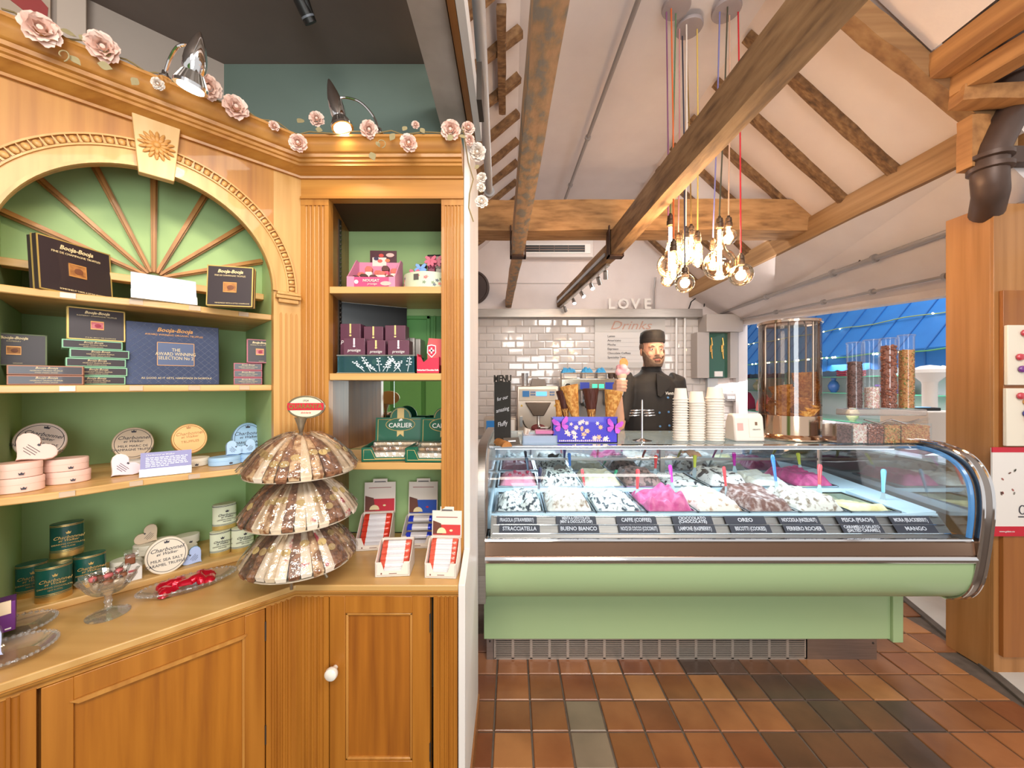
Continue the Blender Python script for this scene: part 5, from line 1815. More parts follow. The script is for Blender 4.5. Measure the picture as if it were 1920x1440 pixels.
# lapel, collar, buttons, chest script
g = G()
yj = PY - .139
g.prism([(PX - .012, 1.575), (PX + .075, 1.535), (PX + .092, 1.49), (PX + .018, 1.405), (PX - .005, 1.42)], yj - .004, yj + .012, 'xz')
on_person(g, 'lapel', JACK, bevel=.003)
g = G()
g.shell([(.071, 1.592), (.067, 1.625), (.064, 1.627)], 28, (PX, PY - .006, 0), sy=1.06)
on_person(g, 'collar', JACK)
for x, z in ((.068, 1.405), (.073, 1.305), (.078, 1.21), (.012, 1.205), (.008, 1.30)):
    Tb = Matrix.Translation((PX + x, yj - .004 + (x / .2) ** 2 * .03, z)) @ Matrix.Rotation(R(90), 4, 'X')
    on_person(G(Tb).lathe([(.0075, 0), (.0075, .004), (.004, .005), (0, .004)], 14), 'button', mat('button_blue', '4e7cae', .3))
text('Ventucini', .032, pe, (.105, -.128, 1.435), WHITE, rot=(R(90), 0, R(14)), shear=.3, name='chest_script')
# cap
g = G()
prc = [(.084, HZ + .052), (.088, HZ + .060), (.089, HZ + .100), (.083, HZ + .128), (.062, HZ + .142), (0, HZ + .146)]
g.lathe(prc, 28, (HXc, HY + .004, 0), sx=.96, sy=1.15)
on_person(g, 'cap', JACK, ang=60)
on_person(G().shell([(.0855, HZ + .050), (.0885, HZ + .058), (.0885, HZ + .078), (.086, HZ + .080)], 28, (HXc, HY + .004, 0), sx=.97, sy=1.155), 'cap_band', mat('cap_band', '2a2320', .8))
# hair at the sides and beard
g = G()
for s_ in (-1, 1):
    g.ball((HXc + s_ * .068, HY + .020, HZ + .028), (.016, .05, .036), 12)
g.ball((HXc, HY + .055, HZ), (.066, .05, .06), 14)
on_person(g, 'hair', HAIR)
g = G()
vs_, fs = [], []
nu, nv_ = 24, 8
for j in range(nv_ + 1):
    for i in range(nu + 1):
        a = PI * (1.0 + i / nu)
        k = j / nv_
        side = abs(math.cos(a))
        ztop = HZ - .080 + .085 * side ** 3
        z = ztop + (HZ - .124 - ztop) * k
        rx = .0755 * (1 - .30 * k ** 2) + .004
        ry = .0895 * (1 - .16 * k ** 2) + .003
        vs_.append((HXc + rx * math.cos(a), HY - .010 + ry * math.sin(a) - .006 * math.sin(PI * k) * (1 - side), z))
for j in range(nv_):
    for i in range(nu):
        q = j * (nu + 1) + i
        if j < 3 and 10 <= i <= 13:
            continue
        fs.append((q, q + 1, q + nu + 2, q + nu + 1))
g.add(vs_, fs)
bo = on_person(g, 'beard', HAIR)
md = bo.modifiers.new('solid', 'SOLIDIFY')
md.thickness = .005
g = G().tube([(HXc - .030, HY - .092, HZ - .066), (HXc - .014, HY - .101, HZ - .057), (HXc, HY - .103, HZ - .056), (HXc + .014, HY - .101, HZ - .057), (HXc + .030, HY - .092, HZ - .066)], [.004, .007, .007, .007, .004], 8)
on_person(g, 'moustache', HAIR)
on_person(G().tube([(HXc - .020, HY - .0925, HZ - .074), (HXc, HY - .0965, HZ - .076), (HXc + .020, HY - .0925, HZ - .074)], [.003, .0055, .003], 8), 'lips', mat('lips', 'b8655c', .45))
for s_ in (-1, 1):
    e = on_person(G().ball((HXc + s_ * .031, HY - .0775, HZ), (.0115, .0085, .0055), 14), 'eye', mat('eye_white', 'e9e2da', .25))
    on_person(G().ball((HXc + s_ * .031, HY - .0845, HZ), (.0050, .0026, .0046), 10), 'iris', mat('iris', '3b2a22', .2))
    on_person(G().tube([(HXc + s_ * .016, HY - .088, HZ + .019), (HXc + s_ * .032, HY - .089, HZ + .024), (HXc + s_ * .048, HY - .080, HZ + .018)], [.003, .0038, .002], 6), 'eyebrow', HAIR)
on_person(G().tube([(PX - .19, PY, 1.05), (PX - .1, PY - .12, 1.04), (PX, PY - .138, 1.035), (PX + .1, PY - .12, 1.04), (PX + .19, PY, 1.05)], .008, 8), 'apron_tie', BLACKM)
tr_ = G()
loft(tr_, [((PX, PY, .84), .185, .125), ((PX, PY, .93), .182, .122)])
for s_ in (-1, 1):
    tr_.tube([(PX + s_ * .09, PY, .92), (PX + s_ * .10, PY, .50), (PX + s_ * .10, PY + .01, .08)], [.098, .078, .07], 14)
remesh(on_person(tr_, 'trousers', mat('trousers', '24242a', .8)), .014, 4)

# ice cream held in the hand
WAF = mat('waffle', 'e0aa5e', .65, h2='c07e38', scale=55, stretch=(1, 1, 1), detail=1, lo=.42, hi=.58, bump=.5)
ic = thing('ice_cream_cone', 'pink ice cream in a white paper cone with a round wafer, held up', 'ice cream', HC)
g = G().shell([(.006, HC.z - .062), (.014, HC.z - .03), (.024, HC.z + .035), (.0275, HC.z + .06)], 20, (HC.x, HC.y - .002, 0))
g.lathe([(.0, HC.z - .064), (.006, HC.z - .062)], 20, (HC.x, HC.y - .002, 0))
g.obj('paper_cone', WHITE, ic, world=True)
G().lathe([(.022, HC.z + .045), (.031, HC.z + .058), (.033, HC.z + .075), (.030, HC.z + .077)], 20, (HC.x, HC.y - .002, 0)).obj('waffle_rim', mat('wafer', 'e6cfae', .6), ic, world=True)
g = G()
for k, (dx, dy, dz, r_) in enumerate(((0, 0, .092, .036), (-.022, -.012, .088, .024), (.024, -.008, .092, .026), (.006, -.014, .115, .028), (-.012, .008, .118, .024), (.018, .006, .112, .022))):
    g.ball((HC.x + dx, HC.y + dy, HC.z + dz), r_, 16)
remesh(g.obj('pink_scoop', mat('pink_ice', 'f0a0a8', .4, h2='f6c0c4', scale=30), ic, world=True), .004, 2)
G(Matrix.Translation((HC.x + .010, HC.y - .012, HC.z + .150)) @ Matrix.Rotation(R(75), 4, 'X')).lathe([(.027, -.002), (.028, 0), (.027, .002)], 24, sy=1.15).obj('round_wafer', mat('orange_wafer', 'd88848', .6, h2='c0702f', scale=60), ic, world=True)
# ================================================================== THINGS ON THE COUNTER
ZT = 1.1885
# chalk menu board on a log foot
mn = thing('menu_stand', 'narrow black chalkboard with MENU cut out on top', 'menu board', (-.085, 2.0, ZT))
T = Matrix.Translation((-.05, 2.02, 0)) @ Matrix.Rotation(R(-24), 4, 'Z')
G(T).box(-.047, .047, -.003, .003, 1.205, 1.512).obj('slate', mat('chalkboard', '35322f', .8, h2='2c2927', scale=9), mn, world=True)
inv = XF[mn.name].inverted()
o = text('MENU', .050, mn, inv @ (T @ Vector((0, 0, 1.527))), mat('menu_letter', '2f2b28', .8), rot=(R(90), 0, R(-24)), extrude=.003, bold=.0012, sx=.74)
for k, (s_, z, sz) in enumerate((("for our", 1.425, .028), ("amazing", 1.365, .030), ("Fluffy", 1.290, .034))):
    text(s_, sz, mn, inv @ (T @ Vector((0, -.004, z))), CHALK, rot=(R(90), R(-14), R(-24)), shear=.3, sx=.8)
lg = thing('log_sign', 'half log holder with a small dark name plate at the counter end', 'sign', (-.07, 1.93, ZT))
T = Matrix.Translation((-.055, 1.985, ZT)) @ Matrix.Rotation(R(20), 4, 'Z')
g = G(T)
g.prism([(.026 * math.cos(PI * k / 10), .026 * math.sin(PI * k / 10)) for k in range(11)], -.09, .05, 'yz' if False else 'xz')
g.obj('half_log', mat('log_wood', 'c98a4a', .7, h2='a66a32', scale=20), lg, world=True, ang=50)
G(T @ Matrix.Translation((.040, -.05, .004)) @ Matrix.Rotation(R(-35), 4, 'X')).box(-.04, .045, -.002, .003, .0, .038).obj('name_plate', mat('plate_dark', '4f453c', .5), lg, world=True)
G(T @ Matrix.Translation((.040, -.053, .018)) @ Matrix.Rotation(R(-35), 4, 'X')).box(-.02, .02, -.001, .001, .0, .008).obj('plate_print', CHALK, lg, world=True)
# perspex dish with pink and white wafers
pd = thing('perspex_tray', 'low clear perspex tray with pale napkins beside the log sign', 'tray', (.13, 2.05, ZT))
G().box(.055, .235, 1.985, 2.12, ZT, ZT + .004).box(.055, .235, 1.985, 1.989, ZT, ZT + .045).box(.055, .235, 2.116, 2.12, ZT, ZT + .045).box(.055, .059, 1.985, 2.12, ZT, ZT + .045).box(.231, .235, 1.985, 2.12, ZT, ZT + .045).obj('tray_shell', glass('perspex', 'eef6fc', .25, .03, .35, 'cfe0f4'), pd, world=True)
G().box(.062, .228, 1.995, 2.11, ZT + .005, ZT + .036).obj('napkin_stack', mat('pale_napkin', 'd7d6ee', .7), pd, world=True)
wf_ = thing('wafer_pack', 'pink striped wafer packet lying on the perspex tray', 'packet', (.16, 2.08, ZT + .046))
G().box(.125, .225, 2.03, 2.10, ZT + .0465, ZT + .064).obj('pack', mat('pink_wafer', 'e49cc0', .5), wf_, world=True, bevel=.003)
for k in range(4):
    G().box(.127, .223, 2.028, 2.102, ZT + .0495 + .004 * k, ZT + .0510 + .004 * k).obj('wafer_layer', mat('pink_deep', 'c8609a', .5), wf_, world=True)
sp = thing('tasting_pots', 'small striped brown sample pot at the left end of the perspex tray', 'pot', (.07, 2.03, ZT + .046))
G(Matrix.Translation((.072, 2.03, ZT + .0465)) @ Matrix.Rotation(R(20), 4, 'Y')).lathe([(.014, 0), (.019, .03), (.017, .031)], 16).obj('pot', mat('brown_stripe', 'a0705a', .5, h2='e8dcd0', scale=60, stretch=(1, 1, .1), lo=.45, hi=.55), sp, world=True)

# blue printed box with butterflies, cones standing in it
cb = thing('cone_box', 'blue purple printed cone display box with two magenta butterflies', 'box', (.37, 2.05, ZT))
BXB = mat('blue_box', '2a1fb0', .35, h2='3a2cc8', scale=8, coat=.3)
bx0, bx1, by0, by1 = W(1036, 820, 2.03).x, W(1158, 820, 2.03).x, 2.03, 2.12
G().box(bx0, bx1, by0, by0 + .004, ZT, ZT + .138).obj('front_panel', BXB, cb, world=True)
g = G().box(bx0, bx1, by1 - .004, by1, ZT, ZT + .12).box(bx0, bx0 + .004, by0, by1, ZT, ZT + .13).box(bx1 - .004, bx1, by0, by1, ZT, ZT + .13)
g.obj('carton', BXB, cb, world=True)
G().box(bx0, bx1, by0, by1, ZT, ZT + .004).obj('bottom', BXB, cb, world=True)
PALEP = mat('pale_print', 'f0dcd4', .4, h2='e8c8c8', scale=30, lo=.4, hi=.6)
rr = random.Random(9)
for k in range(26):
    dx, dz = rr.uniform(.075, .285), .02 + rr.random() ** 1.4 * .095
    w_ = rr.uniform(.007, .017)
    n = rr.choice((5, 6, 8))
    G(Matrix.Translation((bx0 + dx, by0 - .0006 - .00004 * k, ZT + dz))).prism([(w_ * (.75 + .3 * math.cos(n * a)) * math.cos(a), w_ * (.75 + .3 * math.cos(n * a)) * math.sin(a)) for a in [2 * PI * q / 24 for q in range(24)]], -.0004, .0006, 'xz').obj('flower_print', PALEP if k % 3 else mat('gold_print', 'e8b48c', .4), cb, world=True)
g = G()
for k in range(26):
    x = bx0 + .035 + k * .0105
    g.box(x, x + .0065, by0 - .0014, by0, ZT + .008, ZT + .014 + rr.uniform(0, .004))
g.obj('print_line', PALEP, cb, world=True)
BFM = mat('butterfly', 'd860d8', .5, h2='b040c0', scale=30)
for s_, px, py in ((-1, 1052, 796), (1, 1152, 800)):
    c = W(px, py, 2.02)
    g = G(Matrix.Translation(c) @ Matrix.Rotation(R(12 * s_), 4, 'Y'))
    for q in (-1, 1):
        g.prism([(0, -.002), (q * .012, .020), (q * .034, .038), (q * .044, .030), (q * .038, .008), (q * .020, -.002)], -.0008, .0008, 'xz')
        g.prism([(0, -.002), (q * .022, -.004), (q * .036, -.012), (q * .030, -.030), (q * .014, -.032), (q * .004, -.014)], -.0008, .0008, 'xz')
    bf_ = g.obj('butterfly', BFM, cb, world=True)
    G(Matrix.Translation(c)).tube([(0, -.002, -.018), (0, -.003, 0), (0, -.002, .016)], [.0015, .003, .0015], 6).obj('butterfly_body', BLACKM, cb, world=True)
DARKC = mat('choc_dip', '5a322a', .35, h2='4a2822', scale=20)


def lattice_cone(g, R0, R1, h, T, m0=0, m1=None, split=.45):
    """rolled waffle cone, tip down, with raised lattice; dipped top part"""
    g.T = T
    n = 22
    prof = [(R0 + (R1 - R0) * k / 10, h * k / 10) for k in range(11)]
    for k in range(10):
        mm = m1 if (m1 is not None and k / 10 >= split) else m0
        g.shell([prof[k], prof[k + 1]], n, m=mm)
    g.shell([(R1, h), (R1 - .003, h), (R1 * .55, h * .5)], n, m=m1 if m1 is not None else m0)
    g.lathe([(0, -.001), (R0, 0)], n, m=m0)
    for s_ in (-1, 1):
        for q in range(9):
            pts = []
            for k in range(9):
                zz = h * (.10 + .88 * k / 8)
                r_ = R0 + (R1 - R0) * zz / h + .0006
                a = 2 * PI * q / 9 + s_ * k * .16
                pts.append((r_ * math.cos(a), r_ * math.sin(a), zz))
            g.tube(pts, .0011, 4, m=(m1 if (m1 is not None) else m0))
    g.T = Matrix()
    return g


for (px, top, bot, w_, dip, tilt, Y, lab) in ((1047, 750, 800, 19, 0, 4, 2.085, 'small plain waffle cone at the left of the blue box'), (1064, 731, 800, 24, 1, -8, 2.07, 'chocolate dipped waffle cone leaning left in the blue box'),
                                              (1084, 721, 806, 34, 0, -12, 2.055, 'large plain waffle cone in the middle of the blue box'), (1110, 728, 806, 30, 1, -2, 2.075, 'chocolate dipped waffle cone right of the large plain cone'),
                                              (1139, 731, 808, 34, 0, 9, 2.06, 'large plain waffle cone at the right of the blue box')):
    h = (bot - top) / F * Y
    b = W(px, bot, Y)
    t = thing('waffle_cone', lab, 'cone', b)
    T = Matrix.Translation(b) @ Matrix.Rotation(R(tilt), 4, 'Y')
    g = lattice_cone(G(), .006, w_ / 2 / F * Y, h, T, 0, 1 if dip else None)
    g.obj('cone', [WAF, DARKC] if dip else WAF, t, world=True)

# chrome scoop stand
ss = thing('scoop_stand', 'thin chrome stand with two fans of wire rings on the counter', 'stand', W(1204, 820, 2.10))
b = Vector((W(1204, 820, 2.10).x, 2.10, ZT))
G().lathe([(.052, 0), (.052, .003), (.02, .010), (.006, .016), (.0045, .03), (.0045, .215), (.003, .225), (0, .228)], 24, b).obj('post', CHROME, ss, world=True)
for s_ in (-1, 1):
    for k in range(3):
        c = b + Vector((s_ * (.034 + .004 * k), 0, .168 - .014 * k))
        G().tube([c + Vector((.028 * math.cos(a), .018 * math.sin(a), .002 * math.cos(a))) for a in [2 * PI * q / 20 for q in range(20)]], .0022, 6, closed=True).obj('ring', CHROME, ss, world=True)
    G().tube([b + Vector((0, 0, .172)), b + Vector((s_ * .03, -.016, .168))], .002, 6).obj('arm', CHROME, ss, world=True)

# paper cup stacks (upturned, nested)
CUPM = mat('paper_cup', 'f0e6da', .6)
for s_, (px, n_, topy, rad, lab) in enumerate(((1276, 17, 728, .037, 'left'), (1306, 16, 734, .040, 'middle'), (1340, 17, 726, .046, 'right'))):
    Y = 2.13
    x = (px - 960) / F * Y
    g = G().shell([(rad, 0), (rad + .0042, .001), (rad + .0042, .005), (rad - .001, .005), (rad * .80, .062), (rad * .79, .063)], 24)
    g.lathe([(rad * .79, .0625), (rad * .79, .063)], 24)
    cm = g.mesh('paper_cup', CUPM)
    htot = CAM_H - (topy - 720) / F * Y - ZT
    st = (htot - .063) / (n_ - 1)
    for k in range(n_):
        o = bpy.data.objects.new('paper_cup', cm)
        COL.objects.link(o)
        o.location = (x + rr.uniform(-.001, .001), Y + rr.uniform(-.001, .001), ZT + st * k)
        tag(o, 'cream paper cup upside down in the %s of three stacks, %s from the bottom' % (lab, ORD[k]), 'cup', 'cream paper cups in the %s stack' % lab)

# napkin dispenser
nd = thing('napkin_dispenser', 'white plastic napkin dispenser with printed card beside the cups', 'dispenser', W(1400, 825, 2.1))
x0, x1 = W(1366, 0, 2.12).x, W(1428, 0, 2.12).x
g = G().prism([(2.07, ZT), (2.18, ZT), (2.175, ZT + .10), (2.15, ZT + .148), (2.105, ZT + .150), (2.085, ZT + .135)], x0 + .01, x1 - .012, 'yz')
g.obj('housing', mat('dispenser_white', 'e9ddd4', .35), nd, world=True, bevel=.010)
G(Matrix.Translation((0, 2.071, ZT)) @ Matrix.Rotation(R(-7), 4, 'X')).box((x0 + x1) / 2 - .005, x1 - .022, -.004, .001, .025, .125).obj('card', mat('card_cream', 'f0e2d2', .5), nd, world=True)
inv = XF[nd.name].inverted()
text('GELATO', .011, nd, inv @ Vector(((x0 + x1) / 2 + .034, 2.074, ZT + .065)), INK)
G(Matrix.Translation((0, 2.071, ZT)) @ Matrix.Rotation(R(-7), 4, 'X')).box((x0 + x1) / 2 + .028, (x0 + x1) / 2 + .040, -.006, -.003, .088, .106).obj('emblem', mat('emblem_brown', '7a5a44', .5), nd, world=True)
G(Matrix.Translation((0, 2.071, ZT)) @ Matrix.Rotation(R(-7), 4, 'X')).box(x0 + .025, x0 + .055, -.004, .001, .06, .10).obj('pink_mark', mat('pink_mark', 'dca8a0', .5), nd, world=True)

# glass cone dispenser
DC = Vector((W(1493, 0, 2.20).x - .02, 2.23, ZT))
cdp = thing('cone_dispenser', 'tall round smoked glass cone dispenser with steel base and lid', 'dispenser', DC)
RD = .152
G().lathe([(RD + .040, 0), (RD + .046, .004), (RD + .046, .012), (RD + .010, .022), (RD, .03), (RD, .135), (RD - .004, .138)], 40, DC).obj('base', mat('warm_chrome', 'd6b9a0', .12, 1.0), cdp, world=True)
G().shell([(RD - .001, .135), (RD - .001, .655)], 48, DC).obj('glass_cylinder', glass('smoked_glass', 'e2d3c6', .22, .03), cdp, world=True)
G().lathe([(RD - .004, .652), (RD + .006, .655), (RD + .006, .668), (RD - .002, .672), (RD * .5, .676)], 48, DC).obj('lid', mat('lid_chrome', 'c8b4a4', .14, 1.0), cdp, world=True)
G().lathe([(.006, .12), (.006, .66)], 12, DC).obj('centre_rod', STEEL, cdp, world=True)
for a in (.3, 2.0, 3.6, 5.0):
    G().tube([DC + Vector((.135 * math.cos(a), .135 * math.sin(a), .13)), DC + Vector((.135 * math.cos(a), .135 * math.sin(a), .655))], .0045, 8).obj('divider_rod', STEEL, cdp, world=True)
cm_ = lattice_cone(G(), .009, .060, .125, Matrix()).mesh('waffle_cone', WAF)
for s_, (dx, dy, n_, lean, lab) in enumerate(((-.072, -.030, 13, 9, 'left'), (.012, -.085, 7, -12, 'front'), (.078, -.035, 19, -3, 'right'), (-.005, .06, 11, 5, 'rear'))):
    for k in range(n_):
        o = bpy.data.objects.new('waffle_cone', cm_)
        COL.objects.link(o)
        o.location = DC + Vector((dx + math.sin(R(lean)) * .012 * k, dy, .028 + .0125 * k))
        o.rotation_euler = (0, R(lean), k * .7)
        tag(o, 'waffle cone nested in the %s stack of the glass dispenser, %s from the bottom' % (lab, ORD[k]), 'cone', 'waffle cones in the %s dispenser stack' % lab)

# topping dispenser: four tubes over a row of trays
tp = thing('topping_dispenser', 'clear acrylic topping dispenser with four tubes and a tray row', 'dispenser', W(1650, 825, 2.3))
AC = glass('acrylic', 'fafcfd', .09, .03, .012)
YT = 2.05


def granules(name, c, kind, w_=None, r_=None, h=0.1, mats=(), n=900, sz=.004, label='', box=None):
    """filling: a core with small pieces over its visible surface"""
    g = G()
    q = random.Random(hash(name) % 1000)
    if box:
        x0, x1, y0, y1, z0, z1 = box
        g.box(x0, x1, y0, y1, z0, z1)
    else:
        g.lathe([(r_, 0), (r_, h), (0, h + .004)], 20, c)
    ms = len(mats)
    for k in range(n):
        if box:
            if q.random() < .8:
                p = Vector((q.uniform(x0, x1), y0, q.uniform(z0, z1)))
            else:
                p = Vector((q.uniform(x0, x1), q.uniform(y0, y1), z1))
        else:
            a = q.uniform(PI * .9, PI * 2.1)
            p = Vector(c) + Vector((r_ * math.cos(a), r_ * math.sin(a), q.uniform(0, h)))
        s2 = sz * q.uniform(.75, 1.2)
        if kind == 'ball':
            g.ball(p, s2, 8, m=q.randrange(ms))
        else:
            d = Vector((q.uniform(-1, 1), q.uniform(-1, 1), q.uniform(-1, 1))).normalized()
            g.beam(p - d * s2, p + d * s2, s2 * .9, s2 * .8, m=q.randrange(ms), up=(.3, .5, .8))
    o = g.obj('topping', list(mats), loc=(0, 0, 0))
    tag(o, label, 'topping', kind='stuff')
    return o


CH1, CH2 = mat('choc_bit', '74504a', .4), mat('choc_bit_dark', '543830', .4)
NU = [mat('nut_a', 'c88c50', .6), mat('nut_b', 'a87038', .6), mat('nut_c', 'c0643c', .6), mat('nut_d', 'dcb878', .6), mat('nut_e', '788a3c', .6)]
WH = [mat('sugar_a', 'eadfd6', .6), mat('sugar_b', 'd8b8a0', .6), mat('sugar_c', 'e0a8a8', .6)]
BALL = [mat('ball_a', '985a44', .22, coat=.6), mat('ball_b', '7c4636', .22, coat=.6)]
tubes = [(1602, 645, 680, [CH1, CH2], 'bit', 'dark chocolate chips in the leftmost topping tube'), (1634, 640, 728, WH, 'bit', 'pale sugar crumbs at the bottom of the second topping tube'),
         (1665, 637, 650, BALL, 'ball', 'chocolate balls filling the third topping tube'), (1699, 631, 658, NU, 'bit', 'chopped nuts filling the rightmost topping tube')]
zb = CAM_H - (766 - 720) / F * YT
for k, (px, ytop, yfill, ms, kd, lab) in enumerate(tubes):
    x = (px - 960) / F * YT
    zt = CAM_H - (ytop - 720) / F * (YT)
    c = Vector((x, YT, zb))
    G().shell([(.0335, 0), (.0335, zt - zb), (.037, zt - zb + .001), (.037, zt - zb + .007), (.032, zt - zb + .010), (0, zt - zb + .012)], 24, c).obj('tube', AC, tp, world=True)
    granules('t%d' % k, c + Vector((0, 0, .004)), kd, r_=.029, h=CAM_H - (yfill - 720) / F * YT - zb, mats=ms, n=260 if kd == 'ball' else 520, sz=.0066 if kd == 'ball' else .0038, label=lab)
xa, xb = (1580 - 960) / F * YT, (1722 - 960) / F * YT
G().box(xa, xb, YT - .045, YT + .045, zb - .035, zb - .002).obj('chute_block', glass('frosted', 'f4f0ee', .2, .1, .30, 'e0d4cc'), tp, world=True, bevel=.004)
for a in (.35, .7):
    G().tube([(xa + (xb - xa) * (a - .18), YT - .05, zb - .055), (xa + (xb - xa) * a, YT - .054, zb - .075), (xa + (xb - xa) * (a + .18), YT - .05, zb - .052)], .004, 8).obj('wire_loop', CHROME, tp, world=True)
G().tube([(xa + (xb - xa) * t, YT - .05, zb - .05 - .025 * math.sin(PI * t)) for t in [q / 10 for q in range(11)]], .007, 8).obj('front_bar', AC, tp, world=True)
YY = YT - .015
zz0, zz1 = ZT + .001, CAM_H - (792 - 720) / F * YY
edges = [1553, 1583, 1611, 1641, 1672, 1726]
EX = [(p - 960) / F * YY for p in edges]
g = G().box(EX[0], EX[-1], YY - .055, YY - .052, zz0, zz1).box(EX[0], EX[-1], YY + .052, YY + .055, zz0, zz1).box(EX[0], EX[-1], YY - .055, YY + .055, zz0, zz0 + .003)
for x in EX:
    g.box(x - .0015, x + .0015, YY - .055, YY + .055, zz0, zz1)
g.obj('tray_row', AC, tp, world=True)
for k, (ms, kd, lab) in enumerate((([CH1, CH2], 'bit', 'dark chocolate chips in the leftmost topping tray'), (WH, 'bit', 'pink and white sugar crumbs in the second topping tray'), (BALL, 'ball', 'chocolate balls in the middle topping tray'),
                                   (NU, 'bit', 'chopped nuts in the fourth topping tray'), (NU[:4], 'bit', 'mixed nuts in the widest topping tray'))):
    granules('y%d' % k, None, kd, mats=ms, n=110 if kd == 'ball' else 260 + 200 * (k == 4), sz=.0066 if kd == 'ball' else .0038, label=lab, box=(EX[k] + .004, EX[k + 1] - .004, YY - .047, YY + .047, zz0 + .006, zz1 - .012))

# ================================================================== OUTSIDE THE HATCH
AWN = mat('awning_blue', '1c6cb4', .7, h2='1862a8', scale=3)
AWD = mat('awning_seam', '1c5a9c', .7)
aw = thing('awning', 'bright blue sloping fabric awning of the stall outside', 'awning', (4.6, 5.5, 1.6))
for k in range(24):
    y0 = 2.6 + .33 * k
    y1 = y0 + .325
    G().hexa([(4.60, y0, 1.86), (4.60, y1, 1.86), (5.75, y1, 3.30), (5.75, y0, 3.30), (4.575, y0, 1.875), (4.575, y1, 1.875), (5.73, y1, 3.32), (5.73, y0, 3.32)]).obj('fabric_strip', AWN, aw, world=True)
    pts = [(y0, 1.90), (y0, 1.70), (y0 + .04, 1.685), (y0 + .0813, 1.68), (y0 + .12, 1.685), (y0 + .1625, 1.70), (y0 + .20, 1.685), (y0 + .244, 1.68), (y0 + .285, 1.685), (y1, 1.70), (y1, 1.90)]
    G().prism(pts, 4.575, 4.585, 'yz').obj('valance', AWN, aw, world=True)
    G().beam((4.570, y0, 1.875), (5.72, y0, 3.32), .016, .014, up=(0, 1, 0)).obj('seam', AWD, aw, world=True)
    G().box(4.568, 4.578, y0 - .007, y0 + .007, 1.69, 1.87).obj('valance_seam', AWD, aw, world=True)
for k, (z, x, lab, col, nb) in enumerate(((1.875, 4.55, 'green garland with white lights along the awning edge', '5a9a6a', 40), (2.32, 4.90, 'thin yellow green cord of lights across the awning slope', '98a868', 8))):
    t = thing('light_string', lab, 'string lights', (x, 5, z))
    G().tube([(x + .004 * math.sin(q), 2.6 + q * .2, z + .012 * math.sin(q * 1.3)) for q in range(38)], .009 if k == 0 else .007, 6).obj('cord', mat('garland_%d' % k, col, .7), t, world=True)
    q2 = random.Random(k)
    for q in range(nb):
        yy = 2.8 + q2.random() * 6.5
        G().ball((x - .015, yy, z), .013 if k == 0 else .010, 8).obj('bulb', mat('fairy_light', 'fff0d0', .4, emit=14), t, world=True)
struct('wall_passage', G().box(6.4, 6.5, 1.5, 11, 0, 3.4), mat('passage_wall', 'cfcac6', .8))
struct('wall_passage_end', G().box(2.8, 6.5, 10.4, 10.5, 0, 3.4), mat('passage_end', 'd8d4d2', .8))
lamp('stall_fill_light', 'AREA', (5.0, 5.2, 1.84), 110, (1, .93, .95), (.6, 4.5), (5.3, 5.2, 0))  # added area light that brightens the goods under the awning
# stall shelves
sh = thing('stall_shelving', 'white stall display with green glass shelves under the awning', 'shelving', (5.4, 5.5, 0))
GS = mat('green_glass_shelf', '4fae86', .15, coat=.5)
G().box(5.75, 5.78, 3.2, 9.5, .0, 1.95).obj('back_board', mat('stall_white', 'dfe0e4', .6), sh, world=True)
for z in (.95, 1.36, 1.62):
    G().box(5.25 if z > 1 else 4.95, 5.75, 3.2, 9.5, z - .012, z).obj('shelf', GS, sh, world=True)
for y in (3.3, 4.6, 5.9, 7.4, 9.2):
    G().box(5.26, 5.28, y - .01, y + .01, 0, 1.85).obj('upright', GS, sh, world=True)
G().box(4.95, 5.7, 3.2, 9.5, 0, .93).obj('counter_body', mat('stall_body', 'e8e6ea', .6), sh, world=True)


def handbag(p, w_, h_, col, label, stripes=False):
    t = thing('handbag', label, 'bag', p)
    m = mat('bag_' + col, col, .35, coat=.3)
    g = G(Matrix.Translation(p) @ Matrix.Rotation(R(-70), 4, 'Z'))
    g.prism([(-w_ / 2, 0), (w_ / 2, 0), (w_ * .46, h_ * .5), (w_ * .30, h_ * .88), (0, h_), (-w_ * .30, h_ * .88), (-w_ * .46, h_ * .5)], -w_ * .22, w_ * .22, 'xz')
    g.obj('body', m, t, world=True, bevel=.02)
    g = G(Matrix.Translation(p) @ Matrix.Rotation(R(-70), 4, 'Z'))
    g.tube([(w_ * .2 * math.cos(a), 0, h_ * .9 + w_ * .26 * math.sin(a)) for a in [PI * q / 10 for q in range(11)]], .008, 8)
    g.obj('handle', m, t, world=True)


